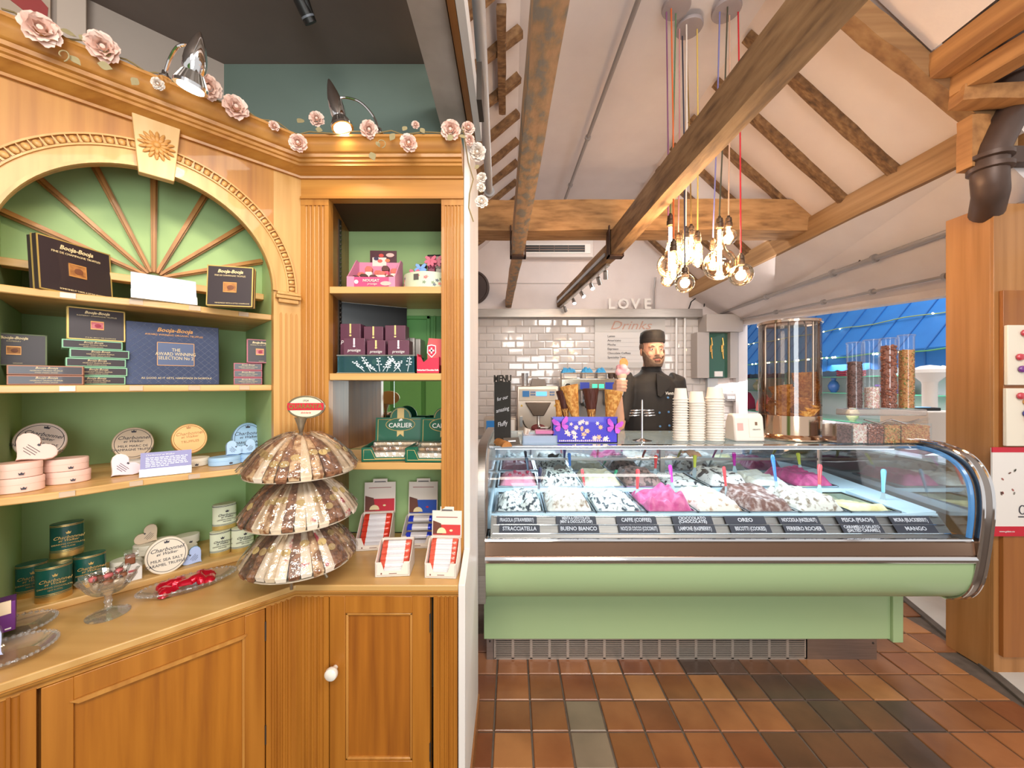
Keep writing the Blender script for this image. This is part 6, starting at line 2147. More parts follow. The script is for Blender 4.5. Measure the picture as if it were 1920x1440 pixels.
handbag(Vector((5.05, 8.55, .96)), .62, .40, 'd83a66', 'glossy pink handbag on the stall behind the card holder')
handbag(Vector((5.45, 9.15, 1.63)), .38, .34, '8e4a62', 'plum round bag hanging under the awning')
handbag(Vector((5.0, 7.6, .96)), .30, .30, 'e0685c', 'coral bag beside the glossy pink handbag')
q2 = random.Random(12)
PAL = ['c84a5a', '4a74b8', 'e8e4e0', 'd89ab0', '5aa0b4', 'ece8e2', '7a5a9c', 'd8c8a0']
for k in range(16):
    y = 3.5 + .33 * k
    z = (1.36, .95, 1.62)[k % 3]
    x = 5.42 if z > 1 else 5.15
    col = PAL[k % 8]
    m = mat('goods_' + col, col, .4, coat=.3)
    nm = {'c84a5a': 'crimson', '4a74b8': 'blue', 'e8e4e0': 'white', 'd89ab0': 'pink', '5aa0b4': 'turquoise', 'ece8e2': 'off-white', '7a5a9c': 'violet', 'd8c8a0': 'straw'}[col]
    place_ = 'on the %s stall shelf, %s from the near end' % (('middle', 'lowest', 'top')[k % 3], ordn[k // 3])
    t = thing('vase' if k % 2 else 'folded_cloth', nm + (' vase ' if k % 2 else ' pile of folded cloth ') + place_, 'vase' if k % 2 else 'cloth', (x, y, z), group='goods on the stall shelves')
    if k % 2:
        s_ = q2.uniform(.8, 1.15)
        G().lathe([(.045 * s_, 0), (.085 * s_, .05), (.10 * s_, .11), (.07 * s_, .17), (.035 * s_, .20), (.05 * s_, .24)], 20).obj('body', m, t)
    else:
        for q in range(4):
            G().box(-.14, .14, -.12, .12, .034 * q, .034 * q + .030).obj('fold', m, t, bevel=.012)
pl_ = thing('lamp_post', 'white slim post with a round hood beside the oak post, outside', 'post', (3.75, 3.45, 0))
G().lathe([(.05, 0), (.05, 1.50), (.055, 1.52)], 20, (3.72, 3.42, 0)).obj('shaft', WHITE, pl_, world=True)
G().lathe([(.055, 1.52), (.13, 1.60), (.12, 1.63), (.06, 1.66), (0, 1.67)], 24, (3.72, 3.42, 0)).obj('hood', WHITE, pl_, world=True)
ti = thing('card_terminal', 'black card terminal on a white till box outside the hatch', 'terminal', (3.5, 3.25, 1.0))
G().box(3.30, 3.62, 3.05, 3.45, .93, 1.28).obj('till_box', mat('till_white', 'dcd2c8', .5), ti, world=True, bevel=.01)
G().box(3.32, 3.52, 3.15, 3.35, 1.28, 1.305).obj('terminal', BLACK, ti, world=True, bevel=.004)
G().box(3.36, 3.48, 3.19, 3.25, 1.305, 1.308).obj('screen', mat('blue_screen', '6cc0ff', .3, emit=.7), ti, world=True)

# posters and packets on the oak post
po = thing('poster', 'white poster with red bands pinned to the oak post', 'poster', (2.66, 1.96, 1.1))
xp, yp = W(1861, 0, 1.955).x, 1.955
G().box(xp, xp + .36, yp, yp + .008, .735, 1.175).obj('sheet', mat('poster_white', 'ece4dc', .5), po, world=True)
G().box(xp - .001, xp + .361, yp - .001, yp + .004, 1.152, 1.178).obj('red_band', REDP, po, world=True)
G().box(xp - .001, xp + .361, yp - .001, yp + .004, .725, .775).obj('red_band', REDP, po, world=True)
q2 = random.Random(4)
for k in range(9):
    x, z = xp + .03 + q2.uniform(0, .09), .93 + q2.uniform(0, .16)
    G(Matrix.Translation((x, yp - .0015, z)) @ Matrix.Rotation(q2.uniform(0, 3), 4, 'Y')).prism([(.008 * math.cos(a), .004 * math.sin(a)) for a in [2 * PI * q / 10 for q in range(10)]], -.0004, .0004, 'xz').obj('petal_print', mat(['pr_a', 'pr_b', 'pr_c'][k % 3], ['a8645c', '7a5a50', '8a8478'][k % 3], .6), po, world=True)
text('www.gelato.co', .013, po, Vector((xp + .07, yp - .003, .75)) - Vector(po.location), WHITE)
g = G()
for a in (.0, .8, 1.6):
    pass
G(Matrix.Translation((xp + .15, yp - .002, .86))).tube([(.016 * math.cos(a), 0, .022 * math.sin(a)) for a in [2 * PI * q / 14 for q in range(14)]], .0022, 6, closed=True).obj('cup_print', INK, po, world=True)
G(Matrix.Translation((xp + .15, yp - .002, .822))).box(-.02, .03, -.001, .001, 0, .005).obj('saucer_print', INK, po, world=True)
for k, (ya, yb) in enumerate(((610, 722), (728, 836))):
    t = thing('sweet_packet', 'clear packet of coloured sweets hanging on the oak post, ' + ['upper one', 'lower one'][k], 'packet', W(1900, yb, 1.955))
    zt, zb2 = W(0, ya, 1.955).z, W(0, yb, 1.955).z
    x0 = W(1885 - 2 * k, 0, 1.955).x
    G().box(x0, x0 + .20, 1.945, 1.962, zb2, zt).obj('backing_card', CREAM, t, world=True, bevel=.003)
    for q in range(9):
        c = ['c8404c', '3a3a8c', '7a3a8a', 'e0a040'][q % 4]
        G().ball((x0 + .045 + q2.uniform(0, .12), 1.938, zb2 + .02 + (zt - zb2) * q / 10), (.022, .012, .018), 10).obj('sweet', mat('sweet_' + c, c, .25, coat=.5), t, world=True)
# ================================================================== GOODS IN THE ALCOVE
BROWNB = mat('box_brown', '352a2e', .38, coat=.25)
EDGE_G = mat('edge_gold', 'd8b86c', .35, .5)
EDGE_T = mat('edge_green', '8fc4a0', .5)
EDGE_P = mat('edge_pink', 'c06a78', .5)
PRINTG = mat('print_gold', 'e6cfa0', .4)
PRINTO = mat('print_copper', 'd89a58', .4, .3)
NUT = mat('nut_picture', 'c88a4c', .6, h2='8a5630', scale=60)
BERRY = mat('berry_picture', 'd88a8c', .6, h2='a83a50', scale=50)


def quad(pl, ytl, ybl, pr, ytr, ybr, Yl, z):
    """upright rectangle seen in the photo -> left foot, width, height, heading; depth of the right edge from the foreshortening"""
    Yr = Yl * (ybl - ytl) / (ybr - ytr)
    a, b = W(pl, 0, Yl), W(pr, 0, Yr)
    a.z = b.z = z
    return a, (b - a).length, (ybl - ytl) / F * Yl, math.degrees(math.atan2(b.y - a.y, b.x - a.x))


def truffle_box(loc, w_, h, d, rz, label, edge=EDGE_G, pic=NUT, title='Booja-Booja', sub_='FINE DE CHAMPAGNE TRUFFLES', foot='HANDMADE WITH A LITTLE CHAMPAGNE', tilt=-4, group=None):
    t = thing('chocolate_box', label, 'box', loc, rz, group)
    t.rotation_euler = (R(tilt), 0, R(rz))
    e = .0025
    G().box(0, w_, 0, d * .45, 0, h).obj('lid', [BROWNB], t, bevel=.001)
    G().box(-e * .3, w_ + e * .3, d * .45, d * .56, -.0, h + e * .3).obj('gold_edge', edge, t)
    G().box(.002, w_ - .002, d * .56, d, .002, h - .002).obj('tray', BROWNB, t)
    g = G()
    for (a, b, c, q) in ((0, w_, 0, .003), (0, w_, h - .003, h), (0, .003, 0, h), (w_ - .003, w_, 0, h)):
        g.box(a, b, -.0006, .001, c, q)
    g.obj('border_line', edge, t)
    text(title, h * .115, t, (w_ / 2, -.001, h * .86), PRINTG, shear=.3, sx=.95, bold=.0004)
    text(sub_, h * .055, t, (w_ / 2, -.001, h * .755), PRINTG, sx=min(1, w_ * .75 / (len(sub_) * h * .055 * .62)))
    pw = h * .26
    G().box(w_ / 2 - pw / 2, w_ / 2 + pw / 2, -.001, .0, h * .36, h * .36 + pw * .85).obj('picture', pic, t)
    g = G()
    z0, z1 = h * .36, h * .36 + pw * .85
    for (a, b, c, q) in ((-.55, .55, z0 - .002, z0 + .001), (-.55, .55, z1 - .001, z1 + .002), (-.55, -.50, z0, z1), (.50, .55, z0, z1)):
        g.box(w_ / 2 + pw * a, w_ / 2 + pw * b, -.0016, 0, c, q)
    g.obj('picture_frame', PRINTO, t)
    G(Matrix.Translation((w_ / 2 + pw * .05, -.0012, h * .36 + pw * .4)) @ Matrix.Rotation(R(90), 4, 'X')).lathe([(pw * .28, 0), (pw * .28, .0006), (0, .001)], 18, sy=.8).obj('truffle_print', mat('truffle_print', '7c4a30', .6) if pic is NUT else mat('berry_print', '9c2c40', .6), t)
    text(foot, h * .042, t, (w_ * .56, -.001, h * .075), PRINTG, sx=min(1, w_ * .78 / (len(foot) * h * .042 * .62)))
    return t


def flat_box(loc, w_, h, d, rz, label, edge, group):
    t = thing('chocolate_box', label, 'box', loc, rz, group)
    G().box(0, w_, 0, d, 0, h * .96).obj('carton', edge, t, bevel=.001)
    G().box(.003, w_ - .003, -.0012, .0, .003, h * .96 - .003).obj('front_face', BROWNB, t)
    text('Booja-Booja', h * .30, t, (w_ / 2, -.002, h * .70), PRINTG, shear=.3)
    text('HAZELNUT CRUNCH TRUFFLES', h * .16, t, (w_ / 2, -.002, h * .42), PRINTG, sx=.95)
    text('AWARD WINNING ORGANIC', h * .12, t, (w_ / 2, -.002, h * .22), PRINTG, sx=.95)
    return t


# upper shelf
a, w_, h, rz = quad(74, 434, 539, 212, 468, 557.5, .985, SHA + .001)
truffle_box(a, w_, h, .03, rz, 'large black chocolate box with gold edge on the upper alcove shelf', foot='SOMETIMES IT TAKES A LITTLE SPARKLE')
a, w_, h, rz = quad(386, 500, 578, 473, 507, 583, 1.20, SHA + .001)
truffle_box(a, w_, h, .03, rz, 'smaller black chocolate box at the right of the upper alcove shelf')


def info_card(a, w_, h, rz, m, ink, label, title, lines=6):
    t = thing('info_card', label, 'card', a, rz)
    t.rotation_euler = (R(-10), 0, R(rz))
    G().box(0, w_, 0, .0015, .004, h).obj('card', m, t)
    G().box(-.001, w_ + .001, -.004, -.002, .0, h * .32).obj('clear_foot', glass('ticket_clear', 'f4f2ec', .25, .08, .45, 'e8e4d8'), t)
    G().box(-.001, w_ + .001, -.004, .02, -.0005, .001).obj('base_plate', MATS['ticket_clear'], t)
    text(title, h * .10, t, (w_ * .10, -.001, h * .88), ink, align='LEFT', shear=.2)
    rr_ = random.Random(int(a.x * 1000))
    for k in range(lines):
        z = h * (.77 - .072 * k)
        x = w_ * .10
        g = G()
        while x < w_ * (.9 if k < lines - 1 else .5):
            l_ = w_ * rr_.uniform(.04, .10)
            g.box(x, min(x + l_, w_ * .93), -.0008, 0, z - h * .016, z + h * .016)
            x += l_ + w_ * .02
        g.obj('text_line', ink, t)
    return t


a, w_, h, rz = quad(246, 510, 561, 341, 521, 566, 1.09, SHA + .001)
info_card(a, w_, h, 50, mat('card_blue_grey', 'b9c0d0', .4), mat('card_ink_white', 'f2f2f6', .5), 'pale blue grey info card in a clear foot on the upper alcove shelf', 'Organic truffles')

# middle shelf: two flat boxes at the left with an upright one
ZB_ = SHB + .001


def at_px(px, Y):
    p = W(px, 0, Y)
    return p.x, p.y


x, y = at_px(12, .955)
for k in range(2):
    flat_box(Vector((x, y, ZB_ + .0255 * k)), .128, .0255, .13, 46, 'flat brown chocolate box at the far left of the middle shelf, ' + ['lower', 'upper'][k] + ' of two', mat('edge_brown_pink', 'a4705a', .5), 'flat boxes at the left of the middle shelf')
x, y = at_px(-42, 1.0)
truffle_box(Vector((x, y, ZB_ + .052)), .115, .088, .025, 49, 'brown chocolate box cut by the left photo edge, standing on two flat boxes', edge=mat('edge_olive', '5f6a40', .5), sub_='RASPBERRY', foot='ORGANIC')
x, y = at_px(126, 1.06)
for k in range(5):
    dx = (-.004, .000, -.003, .004, -.010)[k]
    c = Vector((x, y, ZB_ + .0255 * k)) + Vector((Q, Q, 0)) * dx
    flat_box(c, .118, .0255, .115, 50, 'flat brown chocolate box with green sides, %s from the bottom of the tall stack' % ordn[k], EDGE_T, 'flat boxes in the tall middle-shelf stack')
x, y = at_px(126, 1.07)
truffle_box(Vector((x, y, ZB_ + .1285)), .115, .092, .03, 52, 'brown chocolate box with pink picture standing on the tall stack', edge=EDGE_G, pic=BERRY, sub_='RASPBERRY CHAMPAGNE TRUFFLES', foot='IT IS ALL ABOUT THE CHAMPAGNE')
# big navy box
a, w_, h, rz = quad(235, 597, 719, 394, 609, 720, 1.16, ZB_)
nb_ = thing('chocolate_box', 'big navy blue quilted chocolate box in the centre of the middle shelf', 'box', a, 45)
nb_.rotation_euler = (R(-4), 0, R(45))
NAVY = mat('navy_foil', '3c4664', .22, .35, coat=.5)
NAVL = mat('navy_line', '8490ac', .25, .4)
w_ = .228
G().box(0, w_, 0, .03, 0, h).obj('carton', NAVY, nb_, bevel=.0015)
g = G()
st = .021
nx_ = int(w_ / st) + 9
for s_ in (-1, 1):
    for k in range(-8, nx_ + 8):
        # diagonal ridge clipped to the front
        x0 = k * st * 1.0
        p0 = [x0, 0.0]
        p1 = [x0 + s_ * h, h]
        pts = []
        for q in range(41):
            xx, zz = p0[0] + (p1[0] - p0[0]) * q / 40, h * q / 40
            if .004 < xx < w_ - .004 and .004 < zz < h - .004 and not (w_ * .30 < xx < w_ * .72 and h * .30 < zz < h * .70):
                pts.append((xx, zz))
            else:
                if len(pts) > 1:
                    g.tube([(pts[0][0], -.0003, pts[0][1]), (pts[-1][0], -.0003, pts[-1][1])], .0006, 4)
                pts = []
        if len(pts) > 1:
            g.tube([(pts[0][0], -.0003, pts[0][1]), (pts[-1][0], -.0003, pts[-1][1])], .0006, 4)
g.obj('quilted_lines', NAVL, nb_)
G().box(w_ * .31, w_ * .71, -.0008, 0, h * .31, h * .69).obj('label_panel', mat('navy_panel', '56617e', .3, .3), nb_)
g = G()
for (a_, b_, c_, d_) in ((.31, .71, .31, .318), (.31, .71, .682, .69), (.31, .316, .31, .69), (.704, .71, .31, .69)):
    g.box(w_ * a_, w_ * b_, -.0016, 0, h * c_, h * d_)
g.obj('label_frame', PRINTO, nb_)
text('Booja-Booja', h * .09, nb_, (w_ / 2, -.0012, h * .89), PRINTO, shear=.3, bold=.0004)
text('AWARD WINNING ORGANIC TRUFFLES', h * .04, nb_, (w_ / 2, -.0012, h * .81), PRINTO)
text('THE\nAWARD WINNING\nSELECTION No 2', h * .075, nb_, (w_ * .51, -.0014, h * .50), PRINTG, sx=.78, line=.9)
text('AS GOOD AS IT GETS, HANDMADE IN NORFOLK', h * .04, nb_, (w_ * .53, -.0012, h * .105), PRINTG)
# small boxes at the right end
x, y = at_px(438, 1.36)
for k in range(3):
    flat_box(Vector((x, y, ZB_ + .026 * k)), .085, .026, .10, 34, 'small flat brown chocolate box with pink edge, %s from the shelf, right end' % ordn[k], EDGE_P, 'small flat boxes at the right of the middle shelf')
for k in range(3):
    flat_box(Vector((x + .082, y + .062, ZB_ + .026 * k)), .06, .026, .06, 30, 'short brown chocolate box half behind the alcove edge, %s from the shelf' % ordn[k], EDGE_P, 'short boxes at the alcove edge')
x, y = at_px(463, 1.375)
truffle_box(Vector((x, y, ZB_ + .0785)), .078, .086, .03, 36, 'small brown chocolate box with pink edge on the right end stack', edge=EDGE_P, pic=BERRY, sub_='ALMOND SALTED CARAMEL', foot='ORGANIC')

# ---- oval and heart boxes


def printed_face(t, w_, h, m, lines, z=.0, y=-.001, ang=0):
    """crest and text lines centred on a face; text sizes relative to h"""
    T = Matrix.Rotation(ang, 4, 'Y')
    for s_, sz, dz, kw_ in lines:
        p = T @ Vector((0, y, dz * h))
        text(s_, sz * h, t, Vector((p.x, p.y, p.z + z)), m, rot=(R(90), -ang * -1 if False else ang, 0), **kw_)
    p = T @ Vector((0, y, .37 * h))
    G(Matrix.Translation((p.x, p.y, p.z + z)) @ T).prism([(-.05 * h, -.035 * h), (.05 * h, -.035 * h), (.06 * h, .03 * h), (.03 * h, .005 * h), (0, .045 * h), (-.03 * h, .005 * h), (-.06 * h, .03 * h)], -.0006, .0004, 'xz').obj('crest', m, t)


def oval_upright(px, py, v, w_px, h_px, col, label, lines, thick=.032, tilt=-14, roll=0.0, ink=INK, z_base=None, rz=45):
    u, Y = Lpx(px, v)
    wd = abs(Lpx(px + w_px / 2, v)[0] - Lpx(px - w_px / 2, v)[0])
    h = h_px / F * Y
    c = L(u, v, CAM_H - (py - 720) / F * Y)
    t = thing('oval_box', label, 'box', c, rz)
    t.rotation_euler = (R(tilt), 0, R(rz))
    T = Matrix.Rotation(R(roll), 4, 'Y')
    g = G(T)
    e = ellipse(wd / 2, h / 2, 40)
    g.prism(e, 0, thick, 'xz')
    g.obj('tin', col, t, bevel=.0025)
    g = G(T)
    g.tube([(x * .88, -.0006, z * .86) for x, z in e], .0007, 4, closed=True)
    g.obj('border_line', ink, t)
    printed_face(t, wd, h, ink, lines, ang=R(roll))
    return t


def oval_flat(p, rx, ry, h, col, label, rz=45, crest=True, group=None, ink=INK):
    t = thing('oval_box', label, 'box', p, rz, group)
    pr = [(.97, 0), (1, .0015), (1, h * .52), (.985, h * .53), (.985, h * .55), (1.01, h * .56), (1.01, h - .002), (.985, h)]
    G().lathe(pr, 40, sx=rx, sy=ry).obj('tin', col, t, ang=30)
    if crest:
        G(Matrix.Translation((rx * .25, -ry * .985, h * .28))).prism([(-.004, -.003), (.004, -.003), (.005, .003), (.0025, .0005), (0, .004), (-.0025, .0005), (-.005, .003)], -.002, .001, 'xz').obj('crest', ink, t)
    return t


def heart_box(p, wd, ht, col, label, rz=45, tilt=-12, roll=0.0, ink=INK, thick=.026, edge=None):
    """heart standing on its side; p is the foot below its centre"""
    t = thing('heart_box', label, 'box', p, rz)
    t.rotation_euler = (R(tilt), 0, R(rz))
    RM = Matrix.Rotation(R(roll), 4, 'Y')
    zmin = min((RM @ Vector((x, 0, z))).z for x, z in heart(wd, ht))
    T = Matrix.Translation((0, 0, -zmin)) @ RM
    G(T).prism(heart(wd, ht), 0, thick, 'xz').obj('box_body', edge or col, t, bevel=.0025)
    s_ = .95
    G(T @ Matrix.Translation((0, 0, ht * .025))).prism(heart(wd * s_, ht * s_), -.0015, .0, 'xz').obj('lid_face', col, t)
    c = T @ Vector((0, 0, ht * .58))
    for k in range(4):
        q = T @ Vector((0, -.002, ht * (.60 - .075 * k)))
        l_ = wd * (.34, .30, .34, .20)[k]
        G(Matrix.Translation(q) @ Matrix.Rotation(R(roll), 4, 'Y')).box(-l_ / 2, l_ / 2, -.0005, 0, -ht * .009, ht * .009).obj('text_line', ink, t)
    q = T @ Vector((0, -.002, ht * .76))
    G(Matrix.Translation(q) @ Matrix.Rotation(R(roll), 4, 'Y')).prism([(-.035 * ht, -.03 * ht), (.035 * ht, -.03 * ht), (.05 * ht, .03 * ht), (0, .045 * ht), (-.05 * ht, .03 * ht)], -.0008, 0, 'xz').obj('crest', ink, t)
    return t


CHW = [('Charbonnel', .15, .17, dict(shear=.35)), ('et Walker', .11, .06, dict(shear=.35))]
SC = SHC + .001
PKW = mat('pink_white', 'f3ddd0', .5)
oval_upright(76, 826, .27, 104, 68, PKW, 'large blush pink oval truffle tin standing behind the pink boxes', CHW + [('PINK MARC DE', .105, -.09, {}), ('CHAMPAGNE TRUFFLES', .105, -.21, dict(sx=.9))], roll=18, rz=48, thick=.045)


def Lf(px, v):
    u, Y = Lpx(px, v)
    return u


def flat_at(px, v, w_px, h, z, col, label, ry=None, group=None):
    u, Y = Lpx(px, v)
    rx = abs(Lpx(px + w_px / 2, v)[0] - Lpx(px - w_px / 2, v)[0]) / 2
    return oval_flat(L(u, v, z), rx, ry or rx * .72, h, col, label, group=group), rx


for k in range(2):
    flat_at(128 - 4 * k, .135, 88, .034, SC + .035 * k, PINK, 'pink oval box in the right stack of two, %s' % ['bottom one', 'top one'][k], group='pink oval boxes')
    flat_at(36 - 4 * k, .085, 100, .037, SC + .038 * k, PINK, 'pink oval box in the front left stack of two, %s' % ['bottom one', 'top one'][k], group='pink oval boxes')
u, Y = Lpx(28, .085)
heart_box(L(u, .085, SC + .0765), .088, .070, mat('pink_heart', 'f0cabc', .55), 'blush heart box leaning on the front left pink boxes', roll=47, rz=48)
u, Y = Lpx(208, .125)
heart_box(L(u, .125, SC), .080, .066, mat('pink_heart_light', 'f2d8e0', .55), 'small pale pink heart box in front of the beige oval tin', roll=47, rz=50, edge=PKW)
oval_upright(250, 831, .31, 80, 60, BEIGE, 'beige oval truffle tin standing behind the purple card', CHW + [('MILK MARC DE', .10, -.09, {}), ('CHAMPAGNE TRUFFLES', .10, -.20, dict(sx=.9))], roll=2, thick=.035)
flat_at(247, .25, 58, .028, SC, WHITE, 'white oval box lying behind the purple card')
a = L(Lf(262, .06), .06, SC)
info_card(a, .118, .072, 36, mat('card_purple', '8a86b4', .4), mat('card_ink_white', 'f2f2f6', .5), 'purple info card in a clear foot on the lower alcove shelf', 'Charbonnel et Walker')
flat_at(357, .17, 74, .026, SC, CREAM, 'cream oval box lying under the gold oval tin')
oval_upright(356, 822, .19, 68, 56, mat('gold_card', 'd9a768', .4, .2), 'gold oval truffle tin standing on the cream oval box', CHW + [('TRUFFLES', .11, -.10, {})], roll=-4, ink=mat('gold_ink', 'b88448', .5))
flat_at(422, .12, 62, .027, SC, BLUEC, 'pale blue oval box lying at the left of the blue group', group='blue boxes')
flat_at(478, .12, 54, .027, SC, BLUEC, 'pale blue oval box lying at the right of the blue group', group='blue boxes')
oval_upright(466, 823, .24, 58, 62, BLUEC, 'pale blue round truffle tin standing behind two blue hearts', CHW + [('DARK SEA SALT', .095, -.10, {}), ('CARAMEL TRUFFLES', .09, -.21, dict(sx=.9))], thick=.04)
u, Y = Lpx(424, .13)
heart_box(L(u, .13, SC + .028), .058, .052, mat('blue_heart', 'b0cdec', .5), 'pale blue heart box, left of the two', roll=47)
u, Y = Lpx(481, .13)
heart_box(L(u, .13, SC + .028), .058, .052, mat('blue_heart', 'b0cdec', .5), 'pale blue heart box, right of the two', roll=-47)

# ledge: green canisters
CANG = mat('canister_green', '0f4b40', .3, coat=.5)


def canister(px, v, z, w_px, h, col, band, ink, label, base_col=GOLD, group=None, rz=45, lettering=True):
    u, Y = Lpx(px, v)
    rx = abs(Lpx(px + w_px / 2, v)[0] - Lpx(px - w_px / 2, v)[0]) / 2
    t = thing('canister', label, 'canister', L(u, v, z), rz, group)
    ry = rx * .62
    G().lathe([(.985, 0), (1, .002), (1, h * .16)], 40, sx=rx, sy=ry).obj('base', base_col, t)
    G().lathe([(.985, h * .16), (.985, h * .995), (.96, h)], 40, sx=rx, sy=ry).obj('drum', col, t, ang=30)
    for zz in (h * .18, h * .22, h * .93, h * .965):
        G().shell([(.99, zz - .0009), (1.0, zz), (.99, zz + .0009)], 32, sx=rx, sy=ry).obj('band', band, t)
    if lettering:
        for s_, sz, zz, kw_ in (('Charbonnel', .13, .60, dict(shear=.35)), ('et Walker', .10, .51, dict(shear=.35)), ('DRINKING CHOCOLATE', .06, .41, {}), ('FINE FLAKES', .05, .33, {})):
            text(s_, sz * h, t, (rx * .12, -ry * 1.0 - .0006, zz * h), ink, **kw_)
        G(Matrix.Translation((rx * .12, -ry * 1.0, h * .74))).prism([(-.004, -.004), (.004, -.004), (.006, .003), (.003, 0), (0, .005), (-.003, 0), (-.006, .003)], -.0012, .001, 'xz').obj('crest', ink, t)
    return t


canister(60, .30, ZL, 64, .098, CANG, GOLD, GOLD, 'dark green canister at the back left under the stacked one', group='dark green canisters')
canister(168, .27, ZL, 64, .098, CANG, GOLD, GOLD, 'dark green canister at the right behind the glass dish', group='dark green canisters')
canister(101, .225, ZL, 72, .102, CANG, GOLD, GOLD, 'dark green canister in front of the other green ones', group='dark green canisters')
canister(126, .285, ZL + .103, 66, .102, CANG, GOLD, GOLD, 'dark green canister stacked on top of the others', group='dark green canisters')
# cream canisters
CRC = mat('canister_cream', 'dfe3c8', .4)
GBASE = mat('canister_base', 'c8a860', .4, .4)
canister(413, .245, ZL, 40, .088, CRC, INK, INK, 'cream canister at the lower left of the three', GBASE, 'cream canisters')
canister(455, .235, ZL, 43, .088, CRC, INK, INK, 'cream canister at the lower right of the three', GBASE, 'cream canisters')
canister(421, .265, ZL + .089, 46, .092, CRC, INK, INK, 'cream canister stacked on the other two', GBASE, 'cream canisters')
# white oval boxes with the standing sea salt tin
WOV = mat('white_oval', 'ebe6d6', .5)
flat_at(238, .33, 64, .036, ZL, WOV, 'white oval box lying at the left of the white pile', group='white oval boxes')
flat_at(338, .33, 66, .034, ZL, WOV, 'white oval box lying at the right of the white pile, lower', group='white oval boxes')
flat_at(350, .36, 50, .030, ZL + .0345, WOV, 'white oval box lying at the right of the white pile, upper', group='white oval boxes')
flat_at(292, .34, 84, .034, ZL + .037, WOV, 'white oval box in the middle of the white pile', group='white oval boxes')
flat_at(290, .35, 60, .036, ZL, WOV, 'white oval box at the bottom of the white pile', group='white oval boxes')
u, Y = Lpx(296, .335)
heart_box(L(u, .335, ZL + .0715), .074, .060, BEIGE, 'beige heart box leaning on top of the white oval pile', roll=-47, rz=45)
oval_upright(313, 1041, .205, 82, 66, mat('seasalt', 'e6d8c4', .5), 'cream oval sea salt caramel tin standing at the front of the ledge', CHW + [('MILK SEA SALT', .105, -.11, {}), ('CARAMEL TRUFFLES', .105, -.23, dict(sx=.95))], thick=.03, tilt=-12)
u, Y = Lpx(379, .215)
heart_box(L(u, .215, ZL), .066, .058, mat('lilac_heart', 'a9b8e0', .5), 'lilac blue heart box on the ledge beside the sea salt tin', roll=-47, rz=42, edge=mat('blue_edge', 'a3c4ea', .5))
pk_ = thing('sweet_box', 'small white carton with a brown sweet on top behind the glass dish', 'box', L(Lf(244, .20), .20, ZL), 45)
G().prism([(-.028, 0), (.028, 0), (.028, .040), (.016, .055), (-.016, .055), (-.028, .040)], 0, .045, 'xz').obj('carton', WHITE, pk_, bevel=.002)
G().box(-.012, .012, -.004, .016, .056, .086).obj('brown_sweet', mat('caramel_sweet', '8c5034', .3), pk_, bevel=.003)
G().box(-.014, .020, -.006, .018, .078, .098).obj('clear_wrap', CELLO, pk_)
G().box(-.004, .014, -.002, .0, .030, .036).obj('red_print', REDP, pk_)

# worktop: glass dishes


def on_work(px, py):
    Y = (CAM_H - ZW) * F / (py - 720)
    return Vector(((px - 960) / F * Y, Y, ZW + .0005))


def dish_rim(rx, ry, n=40, amp=.03):
    return [(rx * (1 + amp * math.cos(14 * 2 * PI * i / n)) * math.cos(2 * PI * i / n), ry * (1 + amp * math.cos(14 * 2 * PI * i / n)) * math.sin(2 * PI * i / n)) for i in range(n)]


cpt = on_work(203, 1152)
co = thing('glass_compote', 'footed cut glass dish of wrapped sweets on the worktop', 'dish', cpt, 45)
g = G()
g.lathe([(.046, 0), (.047, .003), (.030, .008), (.010, .016), (.007, .030), (.010, .038), (.007, .046), (.009, .056), (.016, .062)], 32)
g.obj('foot', GLASS_D, co)
g = G()
n = 56
vs_, fs = [], []
for j, (r_, z) in enumerate(((.012, .060), (.032, .066), (.046, .080), (.055, .098), (.063, .112), (.0605, .112), (.052, .098), (.042, .082), (.010, .068))):
    for i in range(n):
        a = 2 * PI * i / n
        k = 1 + (.05 if 3 <= j <= 5 else .02) * math.cos(14 * a)
        vs_.append((r_ * k * math.cos(a), r_ * k * math.sin(a), z + (.004 * math.cos(7 * a) if 3 <= j <= 5 else 0)))
for j in range(8):
    for i in range(n):
        i2 = (i + 1) % n
        fs.append((j * n + i, j * n + i2, (j + 1) * n + i2, (j + 1) * n + i))
g.add(vs_, fs).obj('bowl', GLASS_D, co, ang=20)
q2 = random.Random(21)
for k in range(9):
    a = 2 * PI * k / 8
    r_ = .030 if k < 8 else 0
    p = cpt + Vector((r_ * math.cos(a), r_ * math.sin(a), .094 + .008 * (k % 3)))
    t = thing('wrapped_sweet', 'wrapped sweet in the footed glass dish, ' + ['rightmost', 'right rear', 'rearmost', 'left rear', 'leftmost', 'left front', 'frontmost', 'right front', 'middle'][k], 'sweet', p, q2.uniform(0, 180), 'wrapped sweets in the footed glass dish')
    G().ball((0, 0, 0), (.013, .009, .009), 12).obj('sweet', [mat('nougat_cream', 'e8d8c0', .6), mat('sweet_brown', '8c5a40', .5), mat('sweet_rose', 'c86a6a', .5)][k % 3], t)
    g = G()
    for s_ in (-1, 1):
        g.lathe([(.002, 0), (.009, .010), (.008, .011)], 10)
    for s_ in (-1, 1):
        g.prism([(s_ * .012, -.003), (s_ * .024, -.010), (s_ * .026, .010), (s_ * .012, .003)], -.002, .002, 'xz')
    g.obj('wrapper', CELLO, t)


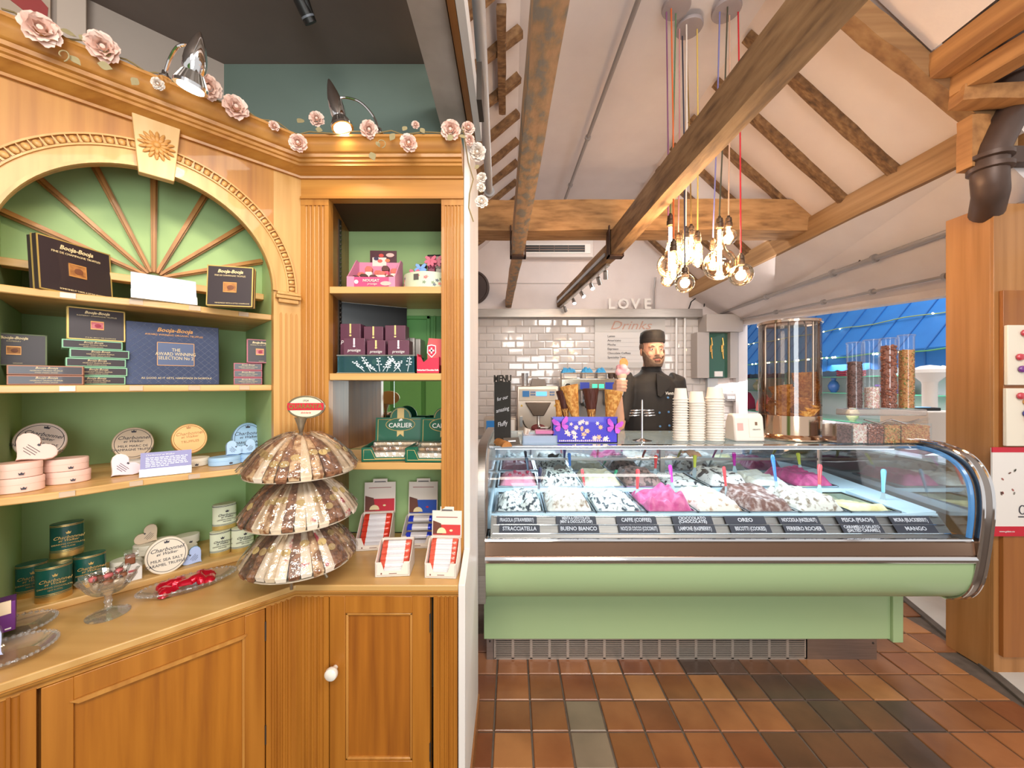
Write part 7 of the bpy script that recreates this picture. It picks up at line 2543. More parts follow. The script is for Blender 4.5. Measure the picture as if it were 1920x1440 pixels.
def platter(p, rx, ry, rz, label):
    t = thing('glass_plate', label, 'plate', p, rz)
    g = G()
    n = 84
    vs_, fs = [], []
    for j, (k, z) in enumerate(((.62, .0), (.74, .004), (.88, .012), (1.0, .020), (.985, .023), (.87, .016), (.72, .008), (.2, .006))):
        for i in range(n):
            a = 2 * PI * i / n
            q = 1 + (.022 * math.cos(28 * a) if j in (3, 4) else 0)
            vs_.append((rx * k * q * math.cos(a), ry * k * q * math.sin(a), z))
    for j in range(7):
        for i in range(n):
            i2 = (i + 1) % n
            fs.append((j * n + i, j * n + i2, (j + 1) * n + i2, (j + 1) * n + i))
    fs.append(tuple(range(n)))
    fs.append(tuple(7 * n + i for i in range(n)))
    g.add(vs_, fs).obj('plate', GLASS_D, t, ang=20)
    g = G()
    for i in range(42):
        a = 2 * PI * i / 42
        g.ball((rx * .985 * math.cos(a), ry * .985 * math.sin(a), .022), .0042, 8)
    g.obj('beaded_rim', GLASS_D, t)
    return t


pp = on_work(355, 1102)
platter(pp, .125, .062, 45, 'oval cut glass plate of red hearts on the worktop')
RFOIL = mat('red_foil', 'cf1030', .2, .45, coat=.6)
hm = G()
hm.prism(heart(.056, .050), 0, .010, 'xy')
hmesh = None
for k, (dx, dy, dz, rz_) in enumerate(((-.055, .012, .012, 30), (-.02, .016, .014, 80), (.035, .018, .016, 10), (-.045, -.016, .012, 130), (.0, -.014, .018, 60), (.055, -.004, .014, 170), (.025, .0, .026, 200))):
    g = G(Matrix.Translation((0, -.02, 0)))
    o_pts = heart(.058, .052, 30)
    cx_, cy_ = 0, .03
    vs_, fs = [(x, y, 0) for x, y in o_pts], []
    n = len(o_pts)
    for kk, zz in ((.86, .009), (.55, .014)):
        vs_ += [((x - cx_) * kk + cx_, (y - cy_) * kk + cy_, zz) for x, y in o_pts]
    vs_.append((cx_, cy_, .0155))
    for q in range(2):
        for i in range(n):
            fs.append((q * n + i, q * n + (i + 1) % n, (q + 1) * n + (i + 1) % n, (q + 1) * n + i))
    for i in range(n):
        fs.append((2 * n + i, 2 * n + (i + 1) % n, 3 * n))
    fs.append(tuple(range(n))[::-1])
    o = g.add(vs_, fs).obj('foil_heart', RFOIL, ang=70)
    c = pp + Vector((Q * dx - Q * dy, Q * dx + Q * dy, dz))
    o.location = c
    o.rotation_euler = (R(18 - 6 * k), R(10 * (k % 3 - 1)), R(rz_))
    tag(o, 'red foil chocolate heart on the oval glass plate, ' + ['back left', 'back middle', 'back right', 'front left', 'front middle', 'front right', 'topmost'][k], 'chocolate', 'red foil hearts on the glass plate')
# left edge plates
p1 = on_work(14, 1128)
p1 = L(Lf(14, .10), .10, ZW)
platter(p1, .085, .07, 45, 'round cut glass plate half out of frame beside the green canisters')
t = thing('purple_box', 'purple carton with a cream window at the left photo edge', 'box', L(Lf(-12, .085), .085, ZW + .024), 50)
G().box(-.05, .035, -.02, .03, 0, .075).obj('carton', mat('purple_card', '6a2f7a', .4), t, bevel=.0015)
G().box(-.04, .028, -.0215, -.018, .045, .078).obj('window', mat('cream_window', 'e8cfb0', .5), t)
G().box(.018, .028, -.0215, -.02, .006, .009).obj('print', WHITE, t)
p2 = L(Lf(20, -.04), -.04, ZW)
platter(p2, .075, .07, 45, 'round cut glass plate at the front left corner of the worktop')
heart_box(L(Lf(8, -.05), -.05, ZW + .018), .085, .075, mat('lilac_card', 'b4bbdd', .5), 'lilac card heart in a clear case on the front left plate', roll=-47, rz=50, edge=GLASS_D)

# ---- nougat stand
NS = Vector((-.697, 1.268, ZW))
ns = thing('nougat_stand', 'three tier metal stand with an oval sign, full of nougat bars', 'stand', NS)
BRASS = mat('aged_metal', 'a89a84', .35, .8)
G().lathe([(.006, .03), (.006, .50), (.008, .505), (.011, .52), (.020, .545)], 14, NS).obj('post', BRASS, ns, world=True)
g = G()
for k in range(3):
    a = 2 * PI * k / 3 + .5
    g.tube([NS + Vector((0, 0, .075)), NS + Vector((.055 * math.cos(a), .055 * math.sin(a), .05)), NS + Vector((.085 * math.cos(a), .05 * math.sin(a), .004))], .005, 8)
g.obj('foot', BRASS, ns, world=True)
sgz = CAM_H - (763 - 720) / F * NS.y
T = Matrix.Translation((NS.x + .018, NS.y, sgz)) @ Matrix.Rotation(R(6), 4, 'Z')
G(T).prism(ellipse(.060, .038, 36), -.004, .004, 'xz').obj('sign_frame', BRASS, ns, world=True, bevel=.002)
G(T).prism(ellipse(.053, .032, 36), -.0055, -.003, 'xz').obj('sign_face', mat('sign_cream', 'f0dcc0', .5), ns, world=True)
G(T).box(-.056, .056, -.0075, -.004, -.010, .013).obj('sign_band', REDP, ns, world=True)
inv = XF[ns.name].inverted()
text('QUARANTA', .0205, ns, inv @ (T @ Vector((0, -.008, .0015))), GOLD, rot=(R(90), 0, R(6)), sx=.92, bold=.0004)
text('1924', .0095, ns, inv @ (T @ Vector((0, -.006, .0205))), INK, rot=(R(90), 0, R(6)))
text('dolciaria', .0095, ns, inv @ (T @ Vector((0, -.006, -.0185))), REDP, rot=(R(90), 0, R(6)), shear=.3)
NC = mat('nougat', 'ecdcc4', .5, h2='d8bc98', scale=30, rand=3)
NB = mat('nougat_choc', '9c6c4c', .5, h2='6b4430', scale=60, lo=.42, hi=.58, rand=3)
NR = mat('nougat_red', 'ecdcc8', .5, h2='b8324a', scale=26, lo=.60, hi=.66, rand=3)
NH = mat('nougat_nut', 'd6b48c', .5, h2='8c5c38', scale=40, lo=.45, hi=.58, rand=3)
STK = mat('gold_sticker', 'd4bc86', .4, .2, h2='c0a468', scale=60)
RT = .166


def bar_mesh(m, ztop, zrim, nm):
    """wedge bar following the dome from the post to the rim, seen at angle 0 along +x"""
    g = G()
    vs_, fs = [], []
    K = 9
    for k in range(K + 1):
        t_ = k / K
        r_ = .030 + (RT - .030) * t_
        z = zrim + (ztop - zrim) * (1 - t_ ** 1.9)
        hw = .0055 + .0098 * t_
        for (s_, dz) in ((-1, 0), (1, 0), (1, -.013), (-1, -.013)):
            vs_.append((r_ + (.004 if dz == 0 else 0), s_ * hw * (1 if dz == 0 else .85), z + dz * (1 if k else .5)))
    for k in range(K):
        for j in range(4):
            j2 = (j + 1) % 4
            fs.append((k * 4 + j, k * 4 + j2, (k + 1) * 4 + j2, (k + 1) * 4 + j))
    fs += [(0, 1, 2, 3), tuple(K * 4 + j for j in range(4))]
    g.add(vs_, fs)
    return g.mesh(nm, m)


tiers = [(CAM_H - (897 - 720) / F * 1.105, .108, 'top'), (CAM_H - (993 - 720) / F * 1.105, .118, 'middle'), (CAM_H - (1086 - 720) / F * 1.105, .118, 'bottom')]
q2 = random.Random(33)
for ti_, (zr, hh, nm) in enumerate(tiers):
    G().lathe([(.140, -.022), (.160, -.017), (.161, -.014), (.0, -.015)], 40, Vector((NS.x, NS.y - .002, zr))).obj('tray', mat('tray_board', 'd8c8b0', .6), ns, world=True)
    mats_ = [NC, NB, NH, NR, NB, NC, NH, NB, NR]
    meshes = {m.name: bar_mesh(m, hh, 0, 'nougat_bar') for m in (NC, NB, NR, NH)}
    sg = G()
    sg.prism([(.0112 * math.cos(a), .0135 * math.sin(a)) for a in [2 * PI * k / 14 for k in range(14)]], 0, .0012, 'xy')
    stk = sg.mesh('sticker', STK)
    n = 32
    for k in range(n):
        a = 2 * PI * k / n + .1 * ti_
        if math.sin(a) > .62:
            continue
        m = mats_[(k * 2 + ti_ * 3 + (k // 3)) % 9]
        o = thing('nougat_bar', 'wrapped nougat bar', 'nougat', Vector((NS.x, NS.y, zr + q2.uniform(-.004, .003))), math.degrees(a), 'nougat bars')
        kind_ = {NC.name: 'plain cream', NB.name: 'chocolate brown', NR.name: 'red-flecked cream', NH.name: 'nutty tan'}[m.name]
        o['label'] = '%s nougat bar, %s clockwise from the right on the stand\'s %s tier' % (kind_, ORD[(n - k) % n], nm)
        o['group'] = '%s nougat bars of the %s tier' % (kind_, nm)
        o.scale = (q2.uniform(.95, 1.03), 1, q2.uniform(.92, 1.06))
        b = bpy.data.objects.new('bar', meshes[m.name])
        COL.objects.link(b)
        b.parent = o
        if k % 2 == 0 or q2.random() < .4:
            tt = .70 + q2.uniform(-.12, .12)
            s2 = bpy.data.objects.new('sticker', stk)
            COL.objects.link(s2)
            s2.parent = o
            r_ = .030 + (RT - .030) * tt
            s2.location = (r_ + .0045, 0, hh * (1 - tt ** 1.9) + .0015)
            s2.rotation_euler = (0, math.atan2(hh * 1.9 * tt ** .9, RT - .03), 0)
    # crinkled film over the bars
    g = G()
    n = 72
    vs_, fs = [], []
    for j in range(9):
        t_ = j / 8
        r0 = .026 + (RT + .010 - .026) * t_
        z0 = zr + hh * (1 - t_ ** 1.9) + .006
        for i in range(n):
            a = 2 * PI * i / n
            rr_ = r0 * (1 + .02 * t_ * noise.noise(Vector((math.cos(a) * 6, math.sin(a) * 6, j * .8 + ti_ * 9)))) + .003 * math.cos(32 * a)
            vs_.append((NS.x + rr_ * math.cos(a), NS.y + rr_ * math.sin(a), z0 + .007 * noise.noise(Vector((math.cos(a) * 11, math.sin(a) * 11, j * 1.3 + ti_ * 5)))))
    for j in range(8):
        for i in range(n):
            i2 = (i + 1) % n
            if math.sin(2 * PI * (i + .5) / n) > .62:
                continue
            fs.append((j * n + i, j * n + i2, (j + 1) * n + i2, (j + 1) * n + i))
    g.add(vs_, fs)
    g.obj('film_cover', CELLO, ns, world=True, ang=12)

# ================================================================== GOODS IN THE STRAIGHT BAY
# chocolate bar cartons on the worktop
CARTON = mat('carton_cream', 'e8dccf', .55)


def choc_display(p, w_, d, rz, hh, col, label, n, header, lab_bar, grp, back=.115):
    t = thing('bar_carton', label, 'carton', p, rz)
    G().box(0, w_, d - .002, d, 0, back).obj('back_panel', CARTON, t)
    for x in (0, w_ - .002):
        G().prism([(0, 0), (d, 0), (d, back), (d * .72, back), (.0, .048)], x, x + .002, 'yz').obj('side_panel', CARTON, t)
    e = .020
    G().prism([(0, 0), (w_, 0), (w_, .050), (w_ - e, .050), (w_ - e - .010, .020), (e + .010, .020), (e, .050), (0, .050)], 0, .002, 'xz').obj('front_panel', CARTON, t)
    G().box(0, w_, 0, d, 0, .002).obj('bottom_panel', CARTON, t)
    g = G()
    for (a, b, c, q) in ((.005, w_ - .005, .0055, .0063), (.005, .0058, .0055, .044), (w_ - .0058, w_ - .005, .0055, .044)):
        g.box(a, b, -.0006, 0, c, q)
    g.obj('border_line', mat('thin_brown', '9a8478', .6), t)
    G().box(w_ * .16, w_ * .20, -.0006, 0, .009, .014).obj('mark', mat('mark_brown', '7a4a3c', .6), t)
    G().box(w_ * .40, w_ * .62, -.0006, 0, .010, .012).obj('mark', mat('mark_brown', '7a4a3c', .6), t)
    if header:
        y = d + .001
        G(Matrix.Translation((0, y, 0)) @ Matrix.Rotation(R(-5), 4, 'X')).prism([(0, back - .01), (w_, back - .01), (w_, hh), (w_ * .73, hh), (w_ * .73, hh + .014), (w_ * .27, hh + .014), (w_ * .27, hh), (0, hh)], 0, .002, 'xz').obj('header_card', CARTON, t)
        T = Matrix.Translation((0, y - .001, 0)) @ Matrix.Rotation(R(-5), 4, 'X')
        z1 = back + (hh - back) * .42
        G(T).box(.004, w_ - .004, -.0008, .001, back + .000, z1).obj('colour_band', col, t)
        G(T).prism([(.004, back + .003), (.004, z1 + .014), (w_ * .30, z1 + .004), (w_ * .36, back + .003)], -.0014, .001, 'xz').obj('choc_print', mat('choc_print', '6a3a2c', .5), t)
        G(T).prism([(w_ * (.33 + .16 * math.cos(a)), back + .006 + .020 * math.sin(a)) for a in [PI * k / 8 for k in range(9)]], -.002, .001, 'xz').obj('nougat_print', mat('nougat_print', 'ecd8a8', .5), t)
        G(T).prism([(w_ * .65 + .006 * math.cos(a), (back + z1) / 2 - .002 + .004 * math.sin(a)) for a in [2 * PI * k / 10 for k in range(10)]], -.002, .001, 'xz').obj('almond_print', MATS['nougat_print'] if col is not BLUEP else REDP, t)
        G(T).box(w_ * .30, w_ * .70, -.0008, .001, hh - .001, hh + .0).obj('tab_line', mat('thin_brown', '9a8478', .6), t)
        G(T).box(w_ * .32, w_ * .68, -.0008, .001, hh + .001, hh + .004).obj('tab_print', INK, t)
        G(T).box(w_ * .14, w_ * .86, -.0008, .001, hh - .024, hh - .0215).obj('print_line', mat('mark_red', 'a8645c', .6), t)
    # bars lying in rising rows
    bw = w_ * .88
    Mz = Matrix.Translation(p) @ Matrix.Rotation(R(rz), 4, 'Z')
    g0 = G()
    prof_ = [(-.5, .25), (-.47, .9), (-.38, 1), (.38, 1), (.47, .9), (.5, .25)]
    hb2, db2 = .010, .026
    vs_, fs = [], []
    xs_ = [-.5, -.46, -.30, -.299, .10 + .2, .301, .46, .5]
    sec = lambda k: [(0, -.5), (.55, -.46), (.95, -.2), (1, .15), (.8, .42), (0, .5)]
    for x in xs_:
        f_ = .35 if abs(x) > .49 else 1
        for zz, yy in sec(0):
            vs_.append((x * bw, yy * db2, zz * hb2 * f_))
    n6 = 6
    mi = []
    for i in range(len(xs_) - 1):
        for j in range(n6):
            j2 = (j + 1) % n6
            fs.append((i * n6 + j, i * n6 + j2, (i + 1) * n6 + j2, (i + 1) * n6 + j))
            mi.append(0 if (i < 3 or i > 3) else 1)
    fs += [tuple(range(n6)), tuple((len(xs_) - 1) * n6 + j for j in range(n6))]
    mi += [0, 0]
    g0.add(vs_, fs)
    g0.m = mi
    FO = mat('foil_' + col.name, '%s' % {'red_print': 'd8402c', 'blue_print': '2440d0', 'red_soft': 'e0604c'}[col.name], .25, .25, coat=.5)
    me = g0.mesh('chocolate_bar', [FO, mat('foil_white', 'e6e2e6', .22, .2, coat=.5)], ang=60)
    for k in range(n):
        o = bpy.data.objects.new('chocolate_bar', me)
        COL.objects.link(o)
        q = k / max(1, n - 1)
        yy = .016 + (d - .034) * q
        zz = .008 + .006 + (back - .030) * q ** 1.1
        o.location = Mz @ Vector((w_ / 2, yy, zz))
        o.rotation_euler = (R(38), 0, R(rz))
        tag(o, '%s bar, %s from the front' % (lab_bar, ordn[k]), 'chocolate bar', grp)
    return t


REDS = mat('red_soft', 'cc3a38', .5)


def yb_(px, py):
    return on_work(px, py)


choc_display(on_work(667, 1034), .128, .115, 7, .235, REDP, 'cream carton of red wrapped bars at the back left of the worktop', 6, True, 'red and white wrapped bar in the back left carton', 'bars in the back left carton', back=.115)
choc_display(on_work(752, 1029), .124, .115, 2, .232, BLUEP, 'cream carton of blue wrapped bars at the back of the worktop', 4, True, 'blue and white wrapped bar in the blue carton', 'bars in the blue carton', back=.100)
choc_display(on_work(703, 1083), .116, .098, 5, .1, REDS, 'open cream carton without header at the front of the worktop', 5, False, 'red and white wrapped bar in the headerless front carton', 'bars in the front carton', back=.095)
choc_display(on_work(796, 1084), .108, .085, -3, .195, REDS, 'cream carton with red band at the right end of the worktop', 7, True, 'red and white wrapped bar in the right hand carton', 'bars in the right carton', back=.110)

# shelf 3: two dark green nougat cartons
CARG = mat('carton_green', '155c44', .35, coat=.3)
LINEG = mat('carton_gold', 'd6b878', .45)


def nougat_carton(p, rz, label, nl, w_=.205, d=.20):
    t = thing('nougat_carton', label, 'carton', p, rz)
    hb2 = .052
    G().prism([(0, 0), (w_, 0), (w_, hb2), (w_ - .038, hb2), (w_ - .052, .016), (.052, .016), (.038, hb2), (0, hb2)], 0, .002, 'xz').obj('front_panel', CARG, t)
    for x in (0, w_ - .002):
        G().box(x, x + .002, 0, d, 0, hb2).obj('side_panel', CARG, t)
    G().box(0, w_, 0, d, 0, .002).obj('bottom_panel', CARG, t)
    g = G()
    ln = [(.008, .008), (w_ - .008, .008), (w_ - .008, hb2 - .008), (w_ - .034, hb2 - .008), (w_ - .049, .011), (.049, .011), (.034, hb2 - .008), (.008, hb2 - .008)]
    g.tube([(x, -.0004, z) for x, z in ln], .0011, 4, closed=True)
    g.obj('gold_line', LINEG, t)
    T = Matrix.Translation((0, d, 0)) @ Matrix.Rotation(R(-6), 4, 'X')
    H = .145
    ar = [(0, 0), (w_, 0), (w_, H)] + [(w_ / 2 + .045 * math.cos(a), H + .045 * math.sin(a)) for a in [PI * k / 12 for k in range(13)]] + [(0, H)]
    G(T).prism(ar, 0, .003, 'xz').obj('lid', CARG, t)
    g = G(T)
    g.tube([(.010, -.0008, .012), (.010, -.0008, H - .008), (w_ / 2 - .040, -.0008, H - .008)], .0014, 4)
    g.tube([(w_ - .010, -.0008, .012), (w_ - .010, -.0008, H - .008), (w_ / 2 + .040, -.0008, H - .008)], .0014, 4)
    g.tube([(.010, -.0008, .012), (w_ * .32, -.0008, .012)], .0014, 4)
    g.tube([(w_ * .68, -.0008, .012), (w_ - .010, -.0008, .012)], .0014, 4)
    g.tube([(w_ / 2 + .040 * math.cos(a), -.0008, H + .040 * math.sin(a)) for a in [PI * k / 12 for k in range(13)]], .0014, 4)
    g.tube([(w_ / 2 + x, -.0012, H - .030 + z) for x, z in ellipse(.060, .027)], .0014, 4, closed=True)
    g.obj('gold_line', LINEG, t)
    G(T).prism([(w_ / 2 - .014, H + .04), (w_ / 2 + .014, H + .04), (w_ / 2 + .014, H - .082), (w_ / 2, H - .070), (w_ / 2 - .014, H - .082)], -.0006, .001, 'xz').obj('ribbon', LINEG, t)
    G(T).prism([(w_ / 2 + x, H - .030 + z) for x, z in ellipse(.057, .0245)], -.0012, .001, 'xz').obj('emblem_ground', CARG, t)
    G(T).prism([(w_ / 2 - .008, H - .016), (w_ / 2 + .010, H - .012), (w_ / 2 + .004, H - .004), (w_ / 2 - .004, H - .008)], -.0018, .001, 'xz').obj('bird', WHITE, t)
    q = T @ Vector((w_ / 2, -.002, H - .034))
    text('CARLIER', .027, t, q, WHITE, rot=(R(84), 0, 0), bold=.0003, sx=.95)
    for k, s_ in enumerate(('Nougat Tendre - Zachte Nougat', 'Soft Nougat', 'Weicher Nougat')):
        q = T @ Vector((w_ / 2, -.002, .036 - .009 * k))
        text(s_, .0075, t, q, WHITE, rot=(R(84), 0, 0))
    for k in range(nl):
        o = thing('nougat_slab', 'wrapped nougat slab in the %s green carton, %s from the front' % (('left', 'right')[label.startswith('right')], ordn[k]), 'nougat', Matrix.Translation(p) @ Matrix.Rotation(R(rz), 4, 'Z') @ Vector((w_ / 2, .028 + .058 * k, .003 + .010 * k)), rz, 'nougat slabs in the green cartons')
        G().box(-w_ * .42, w_ * .42, -.026, .026, 0, .030).obj('slab', [NC, NH][k % 2] if k else mat('nougat_white', 'f2ece4', .45, h2='e0d4c4', scale=30), o, bevel=.006)
        G().prism(ellipse(.026, .010, 16), .0302, .031, 'xy').obj('oval_label', mat('label_teal', '7cb4c4', .4) if k == 0 else BLACKM, o)
        G().box(-w_ * .43, w_ * .43, -.027, .027, .0005, .0315).obj('film', CELLO, o)
    return t


nougat_carton(Vector((-.555, 1.415, S3 + .001)), 6, 'left dark green nougat carton with arched lid on the lowest bay shelf', 3)
nougat_carton(Vector((-.392, 1.408, S3 + .001)), -2, 'right dark green nougat carton half behind the pilaster', 3, w_=.195)

# shelf 2: black panel, etched glass trough with purple cartons, red carton
pb = thing('black_panel', 'black flat panel leaning at the back of the middle bay shelf', 'panel', Vector((-.70, 1.60, S2)))
a, b = W(629, 0, 1.54), W(751, 0, 1.66)
T = Matrix.Translation((a.x, a.y, S2)) @ Matrix.Rotation(math.atan2(b.y - a.y, b.x - a.x), 4, 'Z')
wl = (b - a).length
G(T).box(0, wl, 0, .012, .001, .292).obj('panel', mat('deep_black', '050505', .3), pb, world=True)
G(T).box(-.003, .0, -.001, .013, .001, .294).box(0, wl, -.001, .013, .291, .294).obj('pale_edge', mat('pale_edge', 'c4c8c0', .5), pb, world=True)
tr2 = thing('glass_trough', 'clear glass trough etched with white branches on the middle bay shelf', 'trough', Vector((-.55, 1.42, S2)))
xa, xb = W(634, 0, 1.415).x, W(778, 0, 1.415).x
z0, z1 = S2 + .001, S2 + .066
GT = glass('teal_glass', 'bfe0e6', .25, .03, .12, '6fa8b8')
G().box(xa, xb, 1.410, 1.414, z0, z1).box(xa, xb, 1.555, 1.559, z0, z1).box(xa, xa + .004, 1.41, 1.559, z0, z1).box(xb - .004, xb, 1.41, 1.559, z0, z1).box(xa, xb, 1.41, 1.559, z0, z0 + .004).obj('trough', GT, tr2, world=True)
G().box(xa - .002, xb + .002, 1.407, 1.412, z1 - .002, z1 + .002).box(xa - .002, xb + .002, 1.407, 1.412, z0, z0 + .003).obj('steel_rim', STEEL, tr2, world=True)
ETCH = mat('etched_white', 'dfeaf0', .6)
g = G()
q2 = random.Random(8)
for k in range(9):
    bx_0 = xa + (xb - xa) * (.35 + .08 * k if k < 4 else .55 + .09 * (k - 4))
    an = R((135, 120, 150, 60, 100, 70, 45, 120, 80)[k])
    ln_ = q2.uniform(.04, .075)
    p0 = Vector((min(bx_0, xb - .02), 1.4085, z0 + .006))
    pts = [p0]
    for q in range(6):
        pts.append(pts[-1] + Vector((math.cos(an) * ln_ / 6, 0, math.sin(an) * ln_ / 6)))
        an += q2.uniform(-.12, .12)
    pts = [p for p in pts if z0 < p.z < z1 - .003 and xa < p.x < xb]
    if len(pts) > 2:
        g.tube(pts, .0012, 4)
        for p in pts[2:]:
            for s_ in (-1, 1):
                c = p + Vector((s_ * q2.uniform(.003, .008), 0, q2.uniform(.001, .006)))
                if c.z < z1 - .004 and xa + .004 < c.x < xb - .004:
                    g.ball(c, (.0034, .0008, .0024), 8)
g.obj('etched_branch', ETCH, tr2, world=True)
PURP = mat('plum_carton', '6a3c50', .4, h2='613648', scale=5, coat=.2)


def plum_carton(p, w_, h, d, rz, label, pic):
    t = thing('plum_carton', label, 'carton', p, rz, 'plum chocolate cartons in the glass trough')
    G().box(0, w_, 0, d, 0, h).obj('carton', PURP, t, bevel=.0015)
    G().box(w_ / 2 - .003, w_ / 2 + .003, -.0008, 0, h * .80, h).obj('yellow_tab', mat('tab_' + pic, {'a': 'e8d48a', 'b': 'ece4ec'}[pic], .5), t)
    G(Matrix.Translation((w_ / 2, 0, h * .76))).prism(ellipse(.0045, .0035, 10), -.001, 0, 'xz').obj('tab_seal', MATS['tab_' + pic], t)
    text('prestige', h * .12, t, (w_ / 2, -.001, h * .64), WHITE, shear=.2)
    G(Matrix.Translation((w_ * .45, 0, h * .32))).prism(ellipse(w_ * .17, h * .09, 14), -.001, 0, 'xz').obj('sweet_print', mat('sweet_print_' + pic, {'a': 'd8a080', 'b': '8c5a54'}[pic], .5), t)
    g = G(Matrix.Translation((w_ * .78, -.0006, h * .42)))
    g.tube([(x, 0, z) for x, z in ellipse(.0055, .0055, 12)], .0008, 4, closed=True)
    g.box(-.003, .003, -.0004, .0004, -.0006, .0006)
    g.obj('round_mark', mat('mark_cream', 'd8ccb0', .5), t)


for k, (px, wpx, yt, row, pic) in enumerate(((664, 42, 634, 0, 'b'), (705, 36, 638, 0, 'a'), (747, 42, 638, 0, 'b'), (657, 40, 607, 1, 'a'), (700, 38, 612, 1, 'a'), (741, 40, 610, 1, 'a'))):
    Y = 1.425 if row == 0 else 1.492
    w2 = wpx / F * Y * .95
    x = (px - 960) / F * Y - w2 / 2
    zt = CAM_H - (yt - 720) / F * Y
    zb2 = S2 + .006
    plum_carton(Vector((x, Y, zb2)), w2, zt - zb2, .055, 0, 'plum chocolate carton in the glass trough, %s of the %s row' % (['left', 'middle', 'right'][k % 3], ['front', 'back'][row]), pic)
gs = thing('silver_packets', 'row of three tall silver packets behind the glass trough', 'packet', Vector((-.42, 1.58, S2)))
for k in range(3):
    x = W(757 + 11 * k, 0, 1.58).x
    G().box(x, x + .022, 1.575, 1.66, S2 + .001, S2 + .155 - .004 * k).obj('packet', mat('silver_foil', 'b0aaa4', .3, .5), gs, world=True, bevel=.003)
rc = thing('red_carton', 'red chocolate carton with a white cross shield beside the trough', 'carton', Vector((-.31, 1.41, S2 + .001)))
x0, x1 = W(782, 0, 1.41).x, W(823, 0, 1.41).x
SR = mat('swiss_red', 'd02848', .4, coat=.2)
g = G(Matrix.Translation((0, 0, S2 + .001)))
g.prism([(x0, 0), (x1, 0), (x1, .056), (x0 + .045, .056), (x0 + .024, .040), (x0 + .014, .058), (x0, .062)], 1.408, 1.411, 'xz')
g.box(x0, x0 + .003, 1.411, 1.47, 0, .07).box(x1 - .003, x1, 1.411, 1.47, 0, .06).box(x0, x1, 1.411, 1.47, 0, .003)
g.obj('tray', SR, rc, world=True)
xm = W(808, 0, 1.44).x
G(Matrix.Translation((0, 0, S2 + .001))).prism([(xm - .012, .03), (xm + .05, .03), (xm + .05, .128), (xm - .008, .132), (xm - .014, .10)], 1.44, 1.443, 'xz').obj('header', mat('swiss_red_light', 'd85a5c', .4), rc, world=True)
T = Matrix.Translation((xm + .003, 1.4385, S2 + .085))
G(T).prism([(-.016, .020), (0, .024), (.016, .020), (.017, -.008), (0, -.026), (-.017, -.008)], -.001, .001, 'xz').obj('shield_edge', WHITE, rc, world=True)
G(T).prism([(-.013, .017), (0, .020), (.013, .017), (.0135, -.007), (0, -.021), (-.0135, -.007)], -.002, .0, 'xz').obj('shield', SR, rc, world=True)
G(T).box(-.0028, .0028, -.003, 0, -.010, .012).box(-.010, .010, -.003, 0, -.0022, .0042).obj('cross', WHITE, rc, world=True)
inv = XF[rc.name].inverted()
text('Switzerland Chocolate Knife', .0085, rc, inv @ Vector(((x0 + x1) / 2, 1.407, S2 + .012)), WHITE, bold=.0003, sx=.8)

# shelf 1: pink nougat carton and mint hat box
nc = thing('nougat_display', 'pink nougat display carton full of small packets on the top bay shelf', 'carton', Vector((-.61, 1.42, S1 + .001)), 2)
PK1, PK2 = mat('hot_pink', 'c04a7c', .4), mat('soft_pink', 'd888a8', .45)
w_ = .175
G().box(0, w_, 0, .003, 0, .040).obj('front_panel', PK1, nc)
for a, b in ((-.001, .026), (w_ - .022, w_ + .001)):
    G().box(a, b, -.001, .003, 0, .041).obj('front_corner', PK2, nc)
for x in (0, w_ - .003):
    G().prism([(0, 0), (.12, 0), (.12, .13), (.09, .13), (.0, .04)], x, x + .003, 'yz').obj('side_panel', PK2, nc)
G().box(0, w_, .117, .12, 0, .13).obj('back_panel', PK2, nc)
G().box(.045, .150, .118, .122, .12, .178).obj('header', mat('header_plum', '4a1826', .4), nc)
G(Matrix.Translation((.125, .117, .160))).prism(ellipse(.016, .008, 16), -.001, .001, 'xz').obj('header_oval', mat('oval_pink', 'e8b8b0', .5), nc)
for k, (x, z, c) in enumerate(((.09, .158, 'd0443c'), (.085, .136, 'e0685c'), (.115, .138, 'd87a58'), (.070, .145, '3a3050'))):
    G(Matrix.Translation((x, .117, z))).prism(ellipse(.010, .007, 12), -.0012, .001, 'xz').obj('fruit_print', mat('fruit_' + c, c, .5), nc)
G().box(.055, .110, .1165, .118, .115, .150).obj('cream_print', mat('print_cream', 'ecdcd0', .5), nc)
text('NOUGAT', .014, nc, (.088, -.002, .026), mat('pale_text', 'f0d8d0', .5), bold=.0003)
text('prestige', .011, nc, (.092, -.002, .014), MATS['pale_text'], shear=.3)
G(Matrix.Translation((.034, 0, .021))).prism(ellipse(.0075, .0075, 16), -.002, 0, 'xz').obj('seal', WHITE, nc)
G(Matrix.Translation((.142, 0, .016))).prism(ellipse(.020, .008, 18), -.002, 0, 'xz').obj('oval_mark', mat('oval_pink', 'e8b8b0', .5), nc)
q2 = random.Random(14)
MN = XF[nc.name]
kinds = [('brown capped cream packet', 'e0c0a0', '4a2c26'), ('white packet with fruit', 'ecdcd0', 'd8685c'), ('pink packet', 'd8506c', '5a2c2c'), ('orange and cream packet', 'e0b088', '6a3428')]
pos = [(.010, .030, .048, 0), (.042, .022, .052, 0), (.078, .020, .048, 2), (.110, .020, .062, 1), (.140, .022, .048, 3), (.018, .065, .070, 1), (.045, .07, .095, 1), (.082, .065, .078, 1), (.112, .060, .095, 2), (.142, .072, .088, 1)]
